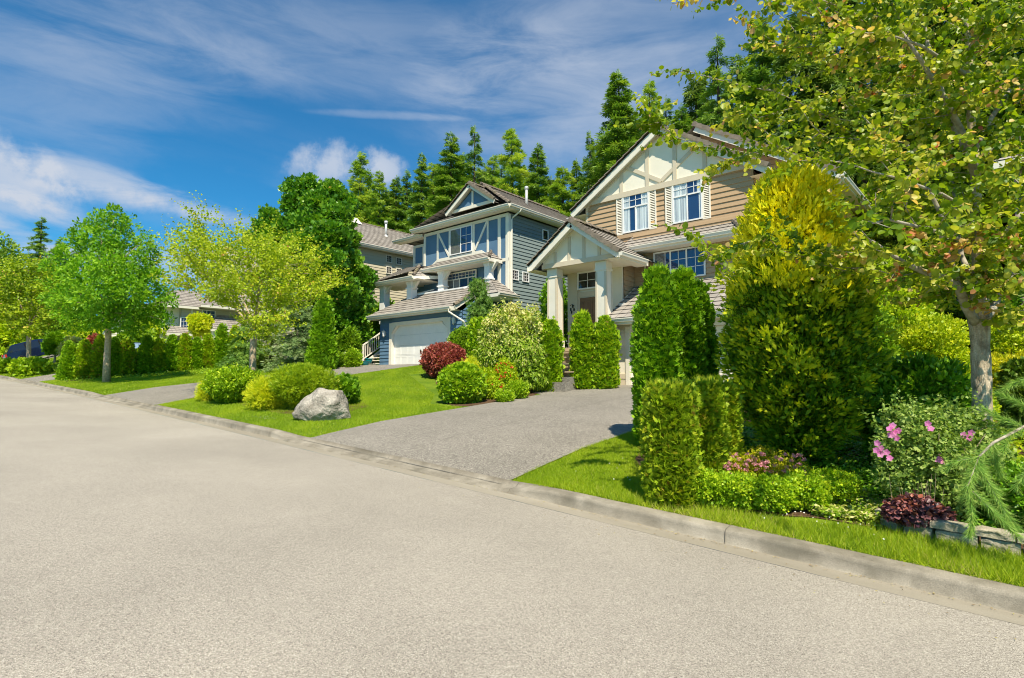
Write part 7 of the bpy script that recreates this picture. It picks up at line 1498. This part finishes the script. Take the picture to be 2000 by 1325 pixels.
def pot(label, x, y, z, r, h):
    t = thing('flower_pot', label, 'pot', (x, y, z), 'teal glazed pots by the blue garage'); m = MB(); m.lathe((x, y, z), [(0, .0), (r*.6, 0), (r*.66, .02), (r*.95, h*.6), (r, h*.88), (r*1.08, h*.9), (r*1.08, h), (r*.95, h), (r*.9, h*.85), (0, h*.85)], 24); m.build('pot_body', M['teal'], t, smooth=True)
    m = MB(); m.lathe((x, y, z), [(0, h*.88), (r*.88, h*.875)], 20); m.build('potting_soil', M['soil'], t)
p = atY(705, 704, 19.4); pot('teal bowl pot on the landing at the foot of the flank stairs', -29.9, 19.35, .885, .38, .30)
pot('small teal pot on the driveway left of the white garage door', -27.75, 19.35-.5, G(-27.7, 18.85)+.03, .26, .24)
pot('teal pot half hidden on the steps beside the garage corner', -28.25, 19.45, .885, .22, .3)
t = thing('flowering_plant', 'orange-yellow flowers beside the handrail of the blue house stairs', 'plant', (-30.1, 20.3, G(-30.1, 20.3))); Lv = Leaves(); c = V3(atY(703, 682, 20.3)); blob(Lv, c, (.28, .28, .45), 500, .08, .05, 'leaf', inner=.2); Lv.build('foliage', FM['shrub'], t, V3(t.location)); Lv = Leaves(); 
for _ in range(22):
    q = c+np.array([0, -.05, .05])+rdir(1)[0]*np.array([.27, .27, .36]); Lv = Leaves(); Lv.add(np.tile(q, (3, 1)), rdir(3), rdir(3), .09, .085, rng.random(3), 'round'); Lv.build('flower', FM['orange'], t, V3(t.location))
m = MB(); b = atY(656, 712, 18.6); bz = G(b.x, 18.6); m.box(b.x-.03, b.x+.03, 18.57, 18.63, bz, bz+.55); m.box(b.x-.05, b.x+.05, 18.55, 18.65, bz+.55, bz+.62); o = m.build('garden_post', M['fascia']); tag(o, 'short pale garden post at the back edge of the blue house driveway', 'post')

# ------------------------------------------------------------------ grass
def grass(name, label, outline, n, h, w, lean=.35, tint=(.1, .7), tall=0, skip=None):
    xs = np.array([p[0] for p in outline]); ys = np.array([p[1] for p in outline]); P = []
    c = rng.random((int(n*3.2), 2))*np.array([np.ptp(xs), np.ptp(ys)])+np.array([xs.min(), ys.min()])
    ins = np.zeros(len(c), bool); j = len(outline)-1
    for i in range(len(outline)):
        xi, yi = outline[i]; xj, yj = outline[j]
        if yi != yj: cr = ((yi > c[:, 1]) != (yj > c[:, 1])) & (c[:, 0] < (xj-xi)*(c[:, 1]-yi)/(yj-yi)+xi); ins ^= cr
        j = i
    c = c[ins][:n]; u = -c[:, 0]; z0 = -1.84+.0435*u-.00014*u*u+.15; xg = np.arange(-70, 8, .1); z0 = z0-.115*np.interp(c[:, 0], xg, [kdrop(x) for x in xg])*np.clip(1-(c[:, 1]-6.3)/2.0, 0, 1); t = np.clip((c[:, 1]-6.3)/12.2, 0, 1); z = z0+(np.interp(c[:, 0], _XS, _HS)-z0)*t
    P = np.column_stack([c, z]); m = len(P); patch = np.sin(P[:, 0]*2.1+1.3*np.sin(P[:, 1]*1.7))*np.cos(P[:, 1]*2.6+P[:, 0]*.7); stripe = np.sin((P[:, 0]*.8+P[:, 1]*.6)*6.0)*.07
    T = unit(np.column_stack([rng.normal(size=m)*lean, rng.normal(size=m)*lean, np.ones(m)])); big = np.sin(P[:, 0]*.9+2*np.sin(P[:, 1]*.8))*np.sin(P[:, 1]*1.3+P[:, 0]*.5); ti = np.clip(rng.uniform(tint[0], tint[1], m)+.12*patch+.13*big+stripe, 0, 1); ti = np.where(rng.random(m) < .02, .97, ti)
    hh = h*rng.uniform(.5, 1.3, m)*(1+.25*patch)
    Lv = Leaves(); Lv.add(P, unit(rng.normal(size=(m, 3))*np.array([1, 1, .2])), T, hh, w, ti, 'blade'); o = Lv.build(name, FM['grass']); o['kind'] = 'stuff'; tag(o, label, 'grass'); return o
grass('verge_grass', 'long unmown grass along the kerb in front of the right bed', [(-4.0,6.26),(3.4,6.26),(3.4,7.12),(-.6,7.05),(-1.2,7.0),(-1.9,6.8),(-3.2,6.55),(-4.2,6.5)], 30000, .105, .006, .55, (.2, .98))
grass('lawn_grass', 'mown lawn to the right of the tan driveway', [(-5.73,6.28),(-3.6,6.28),(-3.3,6.7),(-4.6,8.2),(-5.0,10.2),(-5.73,10.2)], 70000, .045, .006, .5, (.2, .72))
grass('lawn_grass', 'mown front lawn of the blue house behind the boulder', [(-21.53,6.28),(-11.46,6.28),(-11.46,11.2),(-13.1,11.2),(-15.2,13.2),(-19.3,15.3),(-19.5,19.4),(-21.53,19.4)], 190000, .05, .009, .5, (.2, .72))
grass('lawn_grass', 'lawn strip between the cone rows and the blue house driveway', [(-40.5,6.30),(-27.62,6.30),(-27.62,17.5),(-28.6,17.5),(-37.2,15),(-37.2,7),(-40.5,7)], 110000, .07, .016, .5, (.2, .72))
grass('lawn_grass', 'far lawn with the thin grey tree trunk', [(-59.8,6.30),(-46.7,6.30),(-46.7,14),(-59.8,14)], 40000, .09, .03, .5, (.2, .72))
grass('lawn_grass', 'sunlit lawn strip behind the pale trunk at the right', [(-1.5,15),(3,15),(3,21.5),(-1.5,21.5)], 16000, .08, .012, .5, (.4, .9))
# small white clover heads
Lv = Leaves(); n = 70; P = []
for _ in range(n):
    k = random.random()
    if k < .35: x, y = random.gauss(-14.6, .35), random.gauss(6.9, .14)
    elif k < .6: x, y = random.uniform(-5.2, -4), random.uniform(6.5, 8.2)
    else: x, y = random.uniform(-2.2, -1.0), random.uniform(6.6, 7.1)
    P.append((x, max(6.4, y), G(x, max(6.4, y))+.05))
P = np.array(P); Lv.add(P, np.tile([0, -.3, 1.], (n, 1)), rdir(n), .014, .014, .9, 'round'); o = Lv.build('clover_flowers', M['white']); o['kind'] = 'stuff'; tag(o, 'tiny white clover heads scattered in the grass', 'flowers')
n = 900; x = np.concatenate([rng.uniform(-30, 3, n//2), rng.normal(-4, 3.5, n-n//2)]); y = np.where(rng.random(n) < .6, 6.04-np.abs(rng.normal(size=n))*.05, rng.uniform(5.2, 6.28, n)); zz2 = -1.84+.0435*(-x)-.00014*x*x+np.where(y > 6.09, .155, .03*np.maximum(6.1-y, 0)+.012)
k = np.array([kdrop(a) < .05 for a in x]) | (y < 6.05); x, y, zz2 = x[k], y[k], zz2[k]; m_ = len(x); Lv = Leaves(); Lv.add(np.column_stack([x, y, zz2]), unit(rng.normal(size=(m_, 3))*.3+np.array([0, 0, 1.])), rdir(m_)*np.array([1, 1, .1]), rng.uniform(.008, .03, m_), rng.uniform(.005, .018, m_), rng.uniform(.3, 1, m_), 'leaf')
o = Lv.build('fallen_leaves', FM['dryleaf']); o['kind'] = 'stuff'; tag(o, 'dry leaf scraps and grit lying along the kerb and gutter', 'leaf litter')
print('faces', sum(len(o.data.polygons) for o in bpy.data.objects if o.type == 'MESH'))
